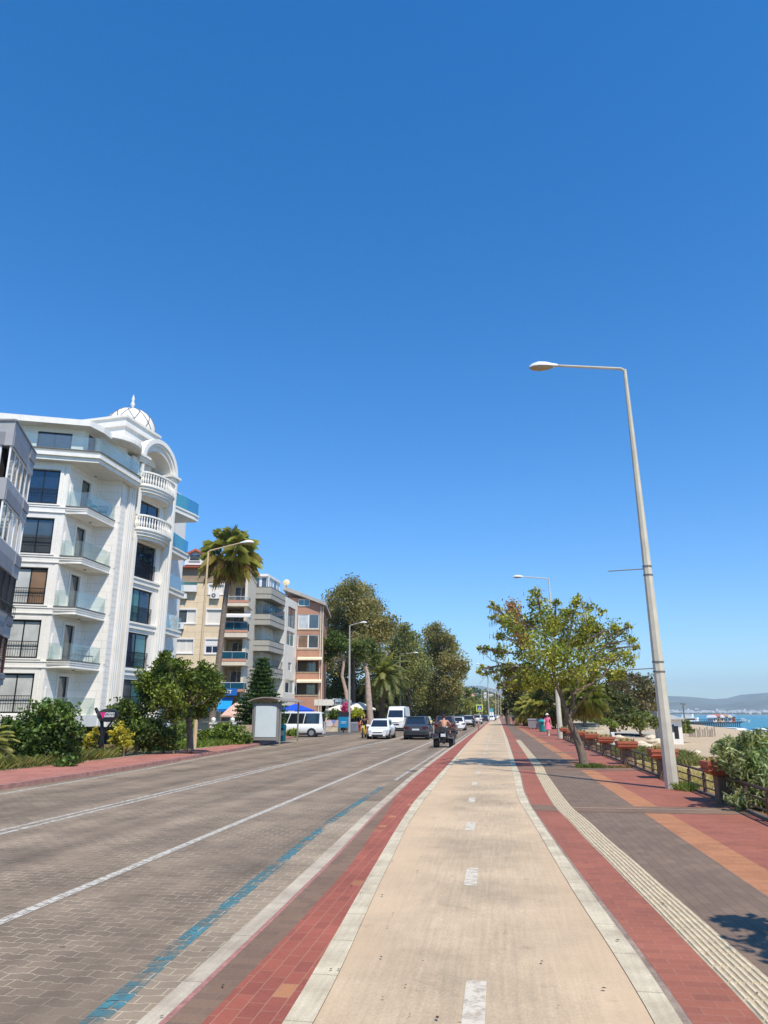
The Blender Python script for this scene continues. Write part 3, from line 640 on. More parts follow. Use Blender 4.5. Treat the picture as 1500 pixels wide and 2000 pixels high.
for k, z in enumerate(FZ):
    window(wh, A, -1.83, -.07, z + .12, z + 2.24, gm=gl_list[k])
    iron_rail(wh, A, -1.84, -.06, z + .16, .9)
    window(wh, RW, 1.37, 2.33, z + .05, z + 2.18, cols=1, gm=(G_grey,), name='balcony_door')
    glass_rail(wh, [A(.52, -.02, 0)[:2], (C1[0] - .03, C1[1] + .02), (C1[0] - .03, 42.3)], z + .04, .95)
    l = MB(); l.lathe(((C1[0] + bx_) / 2 - .1, 40.2, z + 2.54), [(.09, 0), (.09, .03)], 8); wb(l, 'ceiling_lamp', M_cap, wh)
# top slab (deeper), attic and roof
tp = MB()
s5 = [A(-12, .73, 0)[:2], (-23.42, 38.25), (-23.3, 43.3), (-24.0, 44.3), (-27.5, 46), A(-12, -5, 0)[:2]]
s5b = [A(-12, .62, 0)[:2], (-23.54, 38.35), (-23.42, 43.25), (-24.1, 44.2), (-27.5, 45.9), A(-12, -4.9, 0)[:2]]
tp.prism(s5b, F5 - .28, F5 - .02); tp.prism(s5, F5 - .02, F5 + .2); tp.prism([( x * 1.0, y) for x, y in s5b], F5 + .2, F5 + .4)
wb(tp, 'terrace_slab', M_whiteb, wh)
tc_ = MB(); tc_.prism([(x, y) for x, y in s5], F5 + .4, F5 + .44); wb(tc_, 'balcony_edge', M_cap, wh)
glass_rail(wh, [A(-12, .66, 0)[:2], (-23.5, 38.3), (-23.36, 43.3)], F5 + .44, .85)
att = MB(); AT = frame((A(0, -.5, 0)[0], A(0, -.5, 0)[1]), EA)
wall(att, AT, -12, .95, F5, 19.0, [(-1.75, .25, F5 + .72, F5 + 1.85)], 0, .2)
e0 = AT(.95, 0, 0); ATS = lambda s, d, z: (e0[0] + d, e0[1] + s, z)
wall(att, ATS, 0, 3.2, F5, 19.0, [(.5, 1.4, F5 + .45, F5 + 2.1)], 0, .2)
att.lathe((e0[0] - .35, e0[1] + 3.5, F5), [(1.25, 0), (1.25, 2.9)], 20)   # curved stair wall
wb(att, 'attic_wall', M_white, wh)
window(wh, AT, -1.73, .23, F5 + .72, F5 + 1.85, gm=(G_grey, G_grey)); window(wh, ATS, .52, 1.38, F5 + .45, F5 + 2.08, cols=1, gm=(G_blue,), name='balcony_door')
rf = MB(); q0 = AT(-12, .75, 0); q1 = AT(1.35, .75, 0)
rf.prism([q0[:2], q1[:2], (q1[0] + .25, q1[1] + 1.2), (q1[0] + .1, e0[1] + 5), AT(-12, -5, 0)[:2]], 18.92, 19.3)
rf.lathe((e0[0] - .25, e0[1] + 3.4, 18.95), [(0.01, 0), (2.0, 0), (2.1, .08), (2.1, .34), (2.0, .42), (0.01, .42)], 28)
wb(rf, 'roof', M_whiteb, wh)
# corner pillar with rusticated side and pilasters
pil = MB(); pil.box(-25.1, -24.05, 42.3, 44.1, .9, 18.6)
for k in range(42):
    z = 1.2 + k * .37
    if z < 16: pil.box(-24.05, -24.02, 42.33, 42.95, z, z + .35); pil.box(-25.0, -24.07, 42.275, 42.3, z, z + .35)
pil.box(-24.05, -23.9, 43.05, 43.95, .9, 18.7)
for y in (43.15, 43.4, 43.65): pil.box(-23.9, -23.85, y, y + .14, 1.4, 18.3)
wb(pil, 'corner_pillar', M_white, wh)
# tower
tw = MB(); th = []
TZ = [(1.75, 3.85), (4.6, 6.9), (7.6, 9.85), (10.6, 13.0), (14.0, 16.0)]
for a, b in TZ: th.append((.25, 2.82, a, b))
wall(tw, TW, 0, 4.35, .9, 16.6, th, 0, .28)
# arched gable front
ring = []; cs, rr_ = 2.1, 1.72
zs = 18.75
def arc(r, n=20, cz=zs, rz=1.0): return [(cs + r * math.cos(math.pi - math.pi * i / n), cz + rz * r * math.sin(math.pi * i / n)) for i in range(n + 1)]
inn = [(cs - rr_, 16.9)] + arc(rr_, rz=.74) + [(cs + rr_, 16.9)]
out = [(-.02, 16.9)] + arc(cs + .02, rz=.92) + [(4.22, 16.9)]
for (a, b), (c, e) in zip(zip(inn[:-1], inn[1:]), zip(out[:-1], out[1:])):
    tw.quad(TW(a[0], .02, a[1]), TW(b[0], .02, b[1]), TW(e[0], .02, e[1]), TW(c[0], .02, c[1]))
    tw.quad(TW(a[0], .02, a[1]), TW(a[0], -1.6, a[1]), TW(b[0], -1.6, b[1]), TW(b[0], .02, b[1]))
tw.fbox(TW, .2, 4.1, -1.75, -1.6, 16.5, 20.2)
tw.fbox(TW, 0, .06, -4.5, -.02, .9, 19.3); tw.fbox(TW, 4.29, 4.35, -4.5, -.02, .9, 19.2); tw.fbox(TW, .06, 4.29, -4.5, -4.4, .9, 20)
wb(tw, 'tower_wall', M_white, wh)
ar = MB()                                                # archivolt mouldings and cornice returns
for r0, r1, d in ((cs - .1, cs + .22, .26), (cs - .32, cs - .1, .16)):
    o1 = arc(r1, 28, rz=.93); o0 = arc(r0, 28, rz=.92)
    for i in range(28):
        a, b, c, e = o0[i], o0[i + 1], o1[i + 1], o1[i]
        ar.hexa([TW(a[0], d, a[1]), TW(b[0], d, b[1]), TW(b[0], -.3, b[1]), TW(a[0], -.3, a[1]), TW(e[0], d, e[1]), TW(c[0], d, c[1]), TW(c[0], -.3, c[1]), TW(e[0], -.3, e[1])])
for k, (dz, o) in enumerate(((0, .10), (.16, .18), (.34, .28))):
    ar.fbox(TW, -.35 - o, .35 + o, -1.2, .12 + o, 18.55 + dz, 18.55 + dz + .17)
    ar.fbox(TW, 3.75 - o, 4.4 + o, -1.2, .12 + o, 18.3 + dz, 18.3 + dz + .17)
    ar.fbox(TW, -.6 - o, -.1, -3.6, -1.2, 19.3 + dz, 19.3 + dz + .17); ar.fbox(TW, -.6 - o, .5, -1.2, -.1, 19.0 + dz + .15, 19.0 + dz + .32)
wb(ar, 'arch_cornice', M_whiteb, wh)
pl2 = MB()
pl2.fbox(TW, 3.4, 4.36, .02, .3, .9, 18.3); pl2.fbox(TW, -.05, .18, .02, .2, .9, 18.5)
for s in (3.5, 3.78, 4.06): pl2.fbox(TW, s, s + .14, .3, .345, 1.4, 18.0)
for z in FZ: pl2.fbox(TW, .19, 3.39, .0, .1, z - .5, z - .08); pl2.fbox(TW, .19, 3.39, .1, .17, z - .2, z - .08)
wb(pl2, 'pilaster', M_whiteb, wh)
tg = [(G_grey, G_teal), (G_blue, G_teal), (G_teal, G_blue), (G_blue, G_blue), (G_blue, G_blue)]
for k, (a, b) in enumerate(TZ):
    window(wh, TW, .27, 2.8, a, b - .02, d=-.2, gm=tg[k])
    if k < 4: iron_rail(wh, TW, .27, 2.8, a + .05, 1.0, d=.03)
window(wh, TW, 1.0, 3.2, 16.9, 19.0, d=-1.58, gm=(G_blue, G_grey), name='balcony_door')
lp = MB(); lp.sphere(TW(3.7, -.4, 17.9), .12, 8, 6); wb(lp, 'wall_lamp', M_white, wh)
for zb in (13.85, 16.95):                                # bowed balconies with stone balusters
    b = MB(); n = 22; cc = 1.9; hw = 1.95; bul = .85
    prof = [(cc + hw * math.cos(math.pi - math.pi * i / n), .12 + bul * math.sin(math.pi * i / n)) for i in range(n + 1)]
    for z0, z1, g in ((zb - .72, zb - .5, -.22), (zb - .5, zb - .3, -.08), (zb - .3, zb - .12, 0), (zb - .12, zb, .07)):
        pp = [TW(cc + (s - cc) * (1 + g / 2.2), max(d + g, .03), 0)[:2] for s, d in prof]
        b.prism([TW(cc - hw - .03, 0, 0)[:2]] + pp + [TW(cc + hw + .03, 0, 0)[:2]], z0, z1)
    bo = wb(b, 'balcony', M_whiteb, wh)
    r = MB(); rl = [TW(s, d - .02, zb + .92) for s, d in prof]
    for z0, z1 in ((zb + .84, zb + .96), (zb, zb + .08)):
        for (s, d), (s2, d2) in zip(prof[:-1], prof[1:]):
            r.hexa([TW(s, d + .05, z0), TW(s2, d2 + .05, z0), TW(s2, d2 - .1, z0), TW(s, d - .1, z0), TW(s, d + .05, z1), TW(s2, d2 + .05, z1), TW(s2, d2 - .1, z1), TW(s, d - .1, z1)])
    for i in range(n + 1):
        s, d = prof[i]; c = TW(s, d - .03, zb + .08)
        r.lathe(c, [(.03, 0), (.055, .1), (.075, .26), (.035, .5), (.05, .62), (.03, .76)], 7)
    wb(r, 'balustrade', M_whiteb, bo)
tpar = MB()
for k_, (o_, z0_, z1_) in enumerate(((0, 19.3, 21.1), (.14, 21.1, 21.28), (.05, 21.28, 21.75), (.16, 21.75, 21.92))): tpar.fbox(TW, -.75 - o_, 3.3 + o_, -4.6 - o_, -1.0 + o_, z0_, z1_)
wb(tpar, 'tower_parapet', M_white, wh)
# dome
DX, DY = -26.7, 47.2
dr = MB(); dr.lathe((DX, DY, 0), [(2.0, 18.5), (2.0, 20.9), (2.2, 21.0), (2.2, 21.25), (2.05, 21.4), (2.05, 21.75)], 8); wb(dr, 'dome_drum', M_white, wh)
dm_ = MB(); DR = 1.86
dp = [(DR * .97, 21.7), (DR, 22.1), (DR * .985, 22.5), (DR * .93, 22.9), (DR * .83, 23.28), (DR * .68, 23.6), (DR * .5, 23.85), (DR * .28, 24.0), (.08, 24.06)]
dm_.lathe((DX, DY, 0), dp, 48); wb(dm_, 'dome', M_white, wh, smooth=True)
rb = MB()                                                # dark lattice lines on the dome
def dpt(t, a):
    i = min(int(t * 8), 7); u = t * 8 - i; r = dp[i][0] * (1 - u) + dp[i + 1][0] * u + .012; z = dp[i][1] * (1 - u) + dp[i + 1][1] * u + .01
    return (DX + r * math.cos(a), DY + r * math.sin(a), z)
for k in range(10):
    for sg in (1, -1):
        a0_ = 2 * math.pi * k / 10
        rb.tube([dpt(i / 14 * .98, a0_ + sg * (i / 14) * math.pi / 5 * 1.6) for i in range(15)], .034, 4)
wb(rb, 'dome_rib', M_cap, wh)
fn_ = MB(); fn_.lathe((DX, DY, 24.0), [(.2, 0), (.1, .15), (.09, .3), (.16, .42), (.17, .55), (.08, .72), (.1, .85), (.13, .95), (.06, 1.15), (.01, 1.35)], 12); wb(fn_, 'finial', M_whiteb, wh, smooth=True)
# glazed balconies on the far side of the tower
for z, w_ in ((F5, 1.5), (13.7, .45), (10.65, .35), (7.65, .3), (4.6, .3)):
    b = MB(); o1 = TW(4.35, 0, 0); x1 = -23.9 + w_ * .62
    pg = [(-26.0, 48.6), (o1[0] - .1, 48.55), (x1, 51.6), (x1, 52.3), (-26, 52.3)]
    b.prism(pg, z - .38, z - .05); b.prism([(p[0] + (.06 if p[0] > -25 else 0), p[1]) for p in pg], z - .05, z + .08); bo = wb(b, 'balcony', M_whiteb, wh)
    glass_rail(bo, [(o1[0], 48.7), (x1 - .02, 51.6), (x1 - .02, 52.25)], z + .08, 1.0, mat=G_aqua if w_ > .4 else G_clear)
sw = MB(); sw.box(-30, -25.2, 48.6, 55, 0, 19.2); sw.box(-38, -27.2, 42.5, 55, 0, 18.9); wb(sw, 'rear_wall', M_white, wh)
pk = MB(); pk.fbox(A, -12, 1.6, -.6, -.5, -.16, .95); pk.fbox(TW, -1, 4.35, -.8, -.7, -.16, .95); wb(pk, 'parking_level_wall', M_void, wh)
# ---- furniture on two of its balconies
def garden_chair(loc, rz, label, col, nm):
    t = empty('balcony_chair', loc, rz, label, 'chair', 'woven chairs on the white building balconies'); mt = paint(nm, col, rough=.6)
    s = MB(); s.bbox(-.24, .24, -.24, .24, .38, .44, .02); s.build('seat', mt, t)
    b = MB(); b.tube([(-.24, .22, .42), (-.26, .3, .85), (.26, .3, .85), (.24, .22, .42)], .02, 6)
    for k in range(7): b.tube([(-.18 + k * .06, .23, .43), (-.19 + k * .063, .3, .84)], .008, 4)
    b.build('backrest', mt, t)
    for sx_ in (-1, 1):
        for sy in (-1, 1):
            l = MB(); l.tube([(sx_ * .2, sy * .2, .4), (sx_ * .24, sy * .24, 0)], .014, 5); l.build('leg', mt, t)
    return t
garden_chair((-24.45, 39.7, FZ[4] + .03), 1.6, 'teal woven chair nearer the corner on the fourth-floor glass balcony of the white building', (.03, .22, .27), 'teal_weave')
garden_chair((-24.5, 41.0, FZ[4] + .03), .5, 'teal woven chair nearer the tower on the fourth-floor glass balcony of the white building', (.03, .22, .27), 'teal_weave')
garden_chair((-24.5, 39.9, FZ[1] + .03), 0, 'grey chair nearer the corner on the low glass balcony of the white building', (.12, .12, .12), 'grey_weave')
garden_chair((-24.5, 41.1, FZ[1] + .03), 3.1, 'grey chair nearer the tower on the low glass balcony of the white building', (.12, .12, .12), 'grey_weave')
t = empty('balcony_table', (-24.55, 40.5, FZ[1] + .03), 0, 'small grey round table between two chairs on a low white balcony', 'table')
m_ = MB(); m_.lathe((0, 0, 0), [(.3, .68), (.3, .71)], 16); m_.build('tabletop', _MC['grey_weave'], t)
m_ = MB(); m_.lathe((0, 0, 0), [(.2, 0), (.03, .03), (.03, .68)], 10); m_.build('pedestal', _MC['grey_weave'], t)

# ================================================================== grey apartment building, far left edge
gb = empty('apartment_building', (-24, 25, 0), label='grey clad apartment building cropped by the left edge, with glazed bays and black louvres', cat='building')
M_g1 = paint('pale_grey_cladding', (.40, .385, .385), rough=.6, var=.08); M_g2 = paint('mid_grey_cladding', (.27, .26, .27), rough=.6, var=.1)
G1 = frame((-20.1, 26.06), -23.5); G0 = frame((-26.0, 25.2), 81.7)   # sea side; camera side ends where the sea side starts
ztops = [13.85]
lev = [(2.9, 4.9, 'w'), (5.9, 7.7, 'w'), (8.75, 10.4, 'w'), (11.3, 12.85, 'w')]
lev = [(3.4, 4.95), (6.0, 7.65), (8.75, 10.35), (11.3, 12.75)]
gw = MB(); g2 = MB()
zb = [2.9] + [v for l in lev for v in l] + [13.87]
for i in range(0, len(zb), 2):
    z0, z1 = zb[i], zb[i + 1]
    poly = [G0(-3, 0, 0)[:2], G0(5.9, 0, 0)[:2], G1(0, 0, 0)[:2], G1(4.3, 0, 0)[:2], G1(4.3, -5, 0)[:2], G0(-3, -8, 0)[:2]]
    gw.prism(poly, z0, z1)
    zm = (z0 + z1) / 2
    g2.fbox(G1, .15, 2.9, 0, .03, z0 + .02, zm + .06); g2.fbox(G0, 0, 5.6, 0, .03, z0 + .02, zm + .06)
    g2.fbox(G1, 3.2, 4.3, 0, .05, zm, z1 - .05)
gw.prism([G1(.4, -.5, 0)[:2], G1(3.9, -.5, 0)[:2], G1(3.9, -5, 0)[:2], G1(.4, -5, 0)[:2]], -.2, 2.9)
wb(gw, 'wall', M_g1, gb); wb(g2, 'cladding_panel', M_g2, gb)
cp = MB(); cp.prism([G0(-3, .05, 0)[:2], G0(5.95, .06, 0)[:2], G1(0, .06, 0)[:2], G1(4.36, .06, 0)[:2], G1(4.36, -5, 0)[:2], G0(-3, -8, 0)[:2]], 13.87, 13.95); wb(cp, 'roof_edge', M_g2, gb)
louv = paint('black_louvre', (.03, .03, .035), rough=.5)
for i, (z0, z1) in enumerate(lev):
    core = MB(); core.prism([G0(-3, -.5, 0)[:2], G0(5.5, -.5, 0)[:2], G1(.2, -.5, 0)[:2], G1(4.1, -.5, 0)[:2], G1(4.1, -5, 0)[:2], G0(-3, -8, 0)[:2]], z0, z1)
    wb(core, 'bay_core', M_void if i != 2 else paint('pale_curtain', (.5, .53, .5), var=.3, scale=6), gb)
    if i in (2, 3):
        for k in range(5): window(gb, G1, .08 + k * .82, .08 + (k + 1) * .82, z0, z1, d=-.1, cols=1, fm=M_wframe, gm=((G_teal, G_grey, G_pale, G_grey, G_pale)[k],) if i == 2 else ((G_grey, G_brown, G_brown, G_grey, G_grey)[k],))
        for k in range(4): window(gb, G0, .3 + k * 1.3, .3 + (k + 1) * 1.3, z0, z1, d=-.1, cols=1, fm=M_wframe, gm=(G_blue,))
    else:
        lv = MB(); zz = z0 + .03
        while zz < z1 - .03: lv.fbox(G1, .05, 4.2, -.14, -.06, zz, zz + .035); lv.fbox(G0, .1, 5.8, -.14, -.06, zz, zz + .035); zz += .07
        for k in range(5): lv.fbox(G1, .05 + k * 1.02, .1 + k * 1.02, -.15, -.03, z0, z1)
        wb(lv, 'louvre', louv if i == 1 else paint('rust_louvre', (.11, .035, .025), rough=.6), gb)
    if i == 1: iron_rail(gb, G1, .1, 4.2, z0 - .1, .45, d=.1, gap=.3)

# ================================================================== beige stone building
bg_ = empty('apartment_building', (-28, 68, 0), label='cream stone apartment building with white shutters, red roof and blue glass balconies', cat='building')
M_beige = brick_mat('cream_stone', (.80, .64, .43), (.74, .59, .39), (.50, .38, .25), bw=1.6, bh=.72, msize=.014, plane='XZ', stain=.08, bump=.3)
M_tan = paint('tan_render', (.34, .25, .17), rough=.8); M_redroof = paint('red_roof', (.38, .09, .045), rough=.7, var=.15, scale=3)
M_cream = paint('cream_plaster', (.72, .62, .47), rough=.8, streak=.08)
M_shut = paint('white_shutter', (.80, .76, .70), rough=.6, var=.04)
BY = 67.0; bo = at(400, 1200, BY); B = frame((bo[0], BY), 78.0)
def on(F_o, ang, px, py):            # point of a vertical facade seen at a pixel -> (s, z)
    a = math.radians(ang); dx, dy = math.sin(a), math.cos(a); k = ratio(px, py)
    s = (k * F_o[1] - F_o[0]) / (dx - k * dy); Yw = F_o[1] + dy * s
    return s, at(px, py, Yw)[2]
def b_(px, py): return on((bo[0], BY), 78.0, px, py)
s_l = b_(300, 1200)[0] - 2.5; s_r = b_(478, 1250)[0]; s_m = b_(434, 1250)[0]
z_ev = b_(360, 1108)[1]
wins = [(331, 1191, 382, 1217), (403, 1191, 432, 1219), (335, 1249, 377, 1275), (401, 1249, 428, 1276), (408, 1142, 437, 1160)]
hl = []
for (x0, y0, x1, y1) in wins:
    a, zt = b_(x0, (y0 + y1) / 2)[0], b_((x0 + x1) / 2, y0)[1]; c, zb_ = b_(x1, (y0 + y1) / 2)[0], b_((x0 + x1) / 2, y1)[1]; hl.append((a, c, zb_, zt))
bm = MB(); wall(bm, B, s_l, s_m, -.2, z_ev - 1.1, hl, 0, .15); wb(bm, 'wall', M_beige, bg_)
bm = MB(); bm.fbox(B, s_l, s_m, -.0, .04, z_ev - 1.1, z_ev - .1); bm.fbox(B, s_l, s_r, -12, -3.2, -.2, z_ev - .1); bm.fbox(B, s_m - .02, s_m + .12, -3.2, -.02, -.2, z_ev - .1); bm.fbox(B, s_r - .25, s_r, -3.2, -.3, -.2, z_ev - .1); wb(bm, 'upper_wall', M_tan if False else M_cream, bg_)
bm = MB(); bm.fbox(B, s_l, s_m, .045, .08, z_ev - 1.5, z_ev - .1); wb(bm, 'frieze', M_tan, bg_)
for i, (a, c, z0, z1) in enumerate(hl):
    fr_ = MB(); fr_.fbox(B, a - .1, c + .1, 0, .06, z0 - .12, z0); fr_.fbox(B, a - .1, c + .1, 0, .05, z1, z1 + .14); fr_.fbox(B, a - .1, a, 0, .05, z0, z1); fr_.fbox(B, c, c + .1, 0, .05, z0, z1)
    o = wb(fr_, 'window_surround', M_shut, bg_)
    if i in (0, 2): window(bg_, B, a, c, z0, z1, cols=3, fm=M_wframe, gm=(paint('shut_pane', (.74, .69, .60), rough=.6, var=.05), G_grey if i == 0 else _MC['shut_pane'], paint('shut_pane', (.7, .68, .62))))
    elif i == 3: window(bg_, B, a, c, z0, z1 - .6, cols=2, fm=M_wframe, gm=(G_blue,)); q = MB(); q.fbox(B, a, c, -.12, -.04, z1 - .6, z1); wb(q, 'shutter_box', M_shut, bg_)
    else: window(bg_, B, a, c, z0, z1, cols=1, fm=M_wframe, gm=(_MC['shut_pane'],))
tb0 = b_(352, 1144); tb1 = b_(385, 1157)
q = MB(); q.fbox(B, tb0[0], tb1[0], .05, .5, tb1[1], tb0[1]); wb(q, 'sun_blind', M_shut, bg_)
q = MB(); q.fbox(B, b_(326, 1130)[0], b_(386, 1130)[0], .03, .07, b_(350, 1146)[1], b_(350, 1124)[1]); wb(q, 'gallery_glass', G_teal, bg_)
rr = MB(); rr.fbox(B, s_l, s_m + .3, -12, .55, z_ev - .1, z_ev + .06); rr.fbox(B, s_m + .3, s_r, -12, -.5, z_ev - .5, z_ev - .3)
rdz = 1.2
rr.add([B(s_l, .55, z_ev + .06), B(s_m + .3, .55, z_ev + .06), B(s_m - 2, -5.5, z_ev + rdz), B(s_l, -5.5, z_ev + rdz), B(s_l, -12, z_ev + .06), B(s_m + .3, -12, z_ev + .06)], [(0, 1, 2, 3), (3, 2, 5, 4), (1, 5, 2), (0, 3, 4)])
wb(rr, 'roof', M_redroof, bg_)
dw = MB(); d0 = b_(362, 1098)[0]; d1 = b_(403, 1098)[0]; dc = (d0 + d1) / 2; zt_ = b_(385, 1074)[1]
zc = z_ev + .2; dw.loft([[B(d0, .3, zc), B(d1, .3, zc), B(d1, .3, zt_ - .75), B(dc, .3, zt_ - .2), B(d0, .3, zt_ - .75)], [B(d0, -4, zc), B(d1, -4, zc), B(d1, -4, zt_ - .75), B(dc, -4, zt_ - .2), B(d0, -4, zt_ - .75)]]); dwo = wb(dw, 'dormer', M_shut, bg_)
q = MB(); 
for a, b2 in (((d0 - .35, zt_ - .95), (dc, zt_ - .2)), ((dc, zt_ - .2), (d1 + .35, zt_ - .95))):
    q.hexa([B(a[0], .6, a[1]), B(b2[0], .6, b2[1]), B(b2[0], -4, b2[1]), B(a[0], -4, a[1]), B(a[0], .6, a[1] + .22), B(b2[0], .6, b2[1] + .22), B(b2[0], -4, b2[1] + .22), B(a[0], -4, a[1] + .22)])
wb(q, 'dormer_roof', paint('orange_tiles', (.50, .12, .05), rough=.7, var=.15), dwo)
window(bg_, B, dc - .6, dc + .5, zc + .35, zc + 1.1, d=.32, cols=1, fm=M_wframe, gm=(G_grey,))
# balconies on the right bay: slabs, tan kerbs, blue glass
for i, (yt, yb, sy) in enumerate(((1166, 1173, 1184), (1216, 1231, 1245), (1274, 1287, 1300), (1334, 1346, 1352))):
    xx = 457; zt2, zb2, zs2 = b_(xx, yt)[1], b_(xx, yb)[1], b_(xx, sy)[1]
    q = MB(); q.fbox(B, s_m, s_r + .25, -3.0, .35, zs2, zb2 - .25); bo_ = wb(q, 'balcony', M_cream, bg_)
    q = MB(); q.fbox(B, s_m, s_r + .27, .2, .38, zb2 - .25, zb2); wb(q, 'balcony_edge', paint('salmon_edge', (.55, .26, .17), rough=.8), bo_)
    g_ = glass_rail(bo_, [B(s_m + .05, .3, 0)[:2], B((s_m + s_r) / 2, .3, 0)[:2], B(s_r + .2, .3, 0)[:2], B(s_r + .2, -1.5, 0)[:2]], zb2, zt2 - zb2, mat=G_bluerail if i else G_clear, top=M_wframe)
    window(bg_, B, s_m + .5, s_r - .4, zb2 - .1, zb2 + 1.9, d=-3.1, cols=2, fm=M_wframe, gm=(G_blue, G_grey), name='balcony_door')
    if i == 0:
        aw = MB(); aw.hexa([B(s_m, .9, zb2 - 1.75), B(s_r + .5, .9, zb2 - 1.75), B(s_r + .5, .1, zb2 - 1.5), B(s_m, .1, zb2 - 1.5), B(s_m, .9, zb2 - 1.55), B(s_r + .5, .9, zb2 - 1.55), B(s_r + .5, .1, zb2 - 1.3), B(s_m, .1, zb2 - 1.3)]); wb(aw, 'awning', M_shut, bo_)
def ac_unit(F, s, z, d=.05, label=''):
    p = F(s, d, z); t = empty('air_conditioner', p, 0, label, 'air conditioner', 'air conditioner units on the cream building')
    G = lambda a, b, c: tuple(Vector(F(s + a, d + b, z + c)) - Vector(p))
    q = MB(); q.fbox(G, -.42, .42, 0, .32, 0, .6); q.build('housing', M_shut, t)
    q = MB(); q.tube([G(-.1, .32, .3), G(-.1, .335, .3)], [.22, .22], 14); f = q.build('fan_grille', M_cap, t)
    q = MB(); q.tube([G(-.1, .336, .3), G(-.1, .345, .3)], [.07, .07], 8); q.build('fan_hub', M_shut, f)
    q = MB(); q.fbox(G, -.4, -.35, -.05, .35, -.06, 0); q.fbox(G, .35, .4, -.05, .35, -.06, 0); q.build('bracket', M_iron, t)
for (x, y, l) in ((357, 1170, 'beige air conditioner under the white sun blind, left of the lamp post'), (420, 1170, 'beige air conditioner below the upper shutter, right of the lamp post'), (351, 1229, 'beige air conditioner below the half open shutters, lowest on the left')):
    s_, z_ = b_(x, y); ac_unit(B, s_, z_, label=l)
# market shop front: sign, awning
mk = empty('shop_sign', B(s_m, 1.2, 3), 0, 'blue MARKET fascia sign with white letters over the shop', 'shop sign')
M_sb = paint('sign_blue', (.01, .13, .42), rough=.4); M_ab = paint('awning_blue', (.0, .27, .62), rough=.7, var=.08)
sa = b_(434, 1352)[0] - 3.0; sb = b_(466, 1352)[0]; z1 = b_(450, 1347)[1]; z0 = b_(450, 1359)[1]
q = MB(); q.fbox(B, sa, sb, .9, 1.3, z0, z1 + .1); wb(q, 'sign_panel', M_sb, mk)
lettering('MARKET', .40, M_wframe, mk, B(sb - .45, 1.32, z0 + .2), math.radians(12), align='RIGHT')
aw = empty('shop_awning', B(sa, 1.2, 2), 0, 'bright blue fabric awning hanging below the MARKET sign', 'awning')
za1 = b_(440, 1362)[1]; za0 = b_(440, 1386)[1]; ss = b_(457, 1370)[0]
q = MB(); q.hexa([B(sa - 6, 2.2, za0), B(ss, 2.2, za0), B(ss, 2.15, za0), B(sa - 6, 2.15, za0), B(sa - 6, .5, za1), B(ss, .5, za1), B(ss, .4, za1), B(sa - 6, .4, za1)]); wb(q, 'canopy', M_ab, aw)
q = MB(); q.fbox(B, sa - 6, ss, 2.2, 2.24, za0 - .2, za0 + .05); wb(q, 'valance', M_sb, aw)

# ================================================================== grey bay building and its white sea wall
gy = empty('apartment_building', (-26, 79, 0), label='apartment building with grey angled balconies and a rooftop winter garden, beside the red brick block', cat='building')
M_gb = paint('grey_balcony', (.36, .34, .29), rough=.8, streak=.12); M_gbs = paint('grey_balcony_line', (.08, .08, .07), rough=.8)
M_cream2 = paint('warm_white_wall', (.74, .69, .60), rough=.8, streak=.08)
GX = -23.9; GYc = 75.0; GF = frame((GX, GYc), 78.0)   # camera side runs back to the left from the corner
def gz(px, py): return at(px, py, GYc)[2]
sl_ = on((GX, GYc), 78.0, 484, 1200)[0]; y_e = GX / -.2968; y_w = (GX + .25) / -.2768
core = MB(); core.fbox(GF, sl_, -1.0, -9, -1.9, -.2, gz(530, 1140)); core.box(GX - 9, GX - 1.3, GYc + 1.3, 90, -.2, gz(530, 1142)); wb(core, 'wall', M_cream2, gy)
for i, (yt, ym, yb) in enumerate(((1147, 1160, 1169), (1199, 1210, 1220), (1250, 1261, 1271), (1303, 1312, 1322))):
    q = MB(); pl = [GF(sl_, 0, 0)[:2], (GX, GYc), (GX, y_e), (GX - 2, y_e), GF(sl_, -2, 0)[:2]]
    q.prism(pl, gz(530, yb), gz(530, yt)); bo2 = wb(q, 'balcony', M_gb, gy)
    q = MB(); pl = [(x + .02 if j in (1, 2) else x, y - .02 if j < 2 else y) for j, (x, y) in enumerate(pl)]
    q.prism(pl, gz(530, ym) - .03, gz(530, ym) + .03); q.prism(pl, gz(530, yt), gz(530, yt) + .05); wb(q, 'balcony_line', M_gbs, bo2)
def sea_win(parent, x, y0, y1, z0, z1, **k):
    window(parent, lambda s, d, z: (x + d, y0 + s, z), 0, y1 - y0, z0, z1, **k)
# upper balcony: dark glass room; second: white framed glazing; third open; ground floor white bay windows
z = [(gz(530, 1199), gz(530, 1169)), (gz(530, 1250), gz(530, 1220)), (gz(530, 1303), gz(530, 1271)), (gz(530, 1362), gz(530, 1322))]
for i, (a, b) in enumerate(z):
    fm = (M_dark, M_wframe, M_wframe, M_wframe)[i]
    window(gy, GF, sl_ + .5, -1.4, a, b, d=-1.85, cols=3, fm=fm, gm=((G_blue,), (G_teal, G_grey, G_grey), (G_grey, G_brown, G_grey), (G_pale, G_grey, G_pale))[i])
    sea_win(gy, GX - 1.25, GYc + 1.8, y_e - .3, a, b, cols=3, fm=fm, gm=((G_blue,), (G_grey, G_teal), (G_brown, G_grey), (G_pale, G_grey))[i])
iron_rail(gy, GF, sl_ + .2, 0, z[0][0], 1.0, d=-.1, gap=.25, mat=paint('dark_blue_rail', (.02, .03, .06)))
glass_rail(gy, [(GX - .05, GYc), (GX - .05, y_e)], z[0][0], 1.0, mat=G_bluerail)
iron_rail(gy, GF, sl_ + .2, 0, z[2][0], .9, d=-.1, gap=.3); iron_rail(gy, frame((GX, GYc), 0), 0, y_e - GYc, z[2][0], .9, d=-.1, gap=.3)
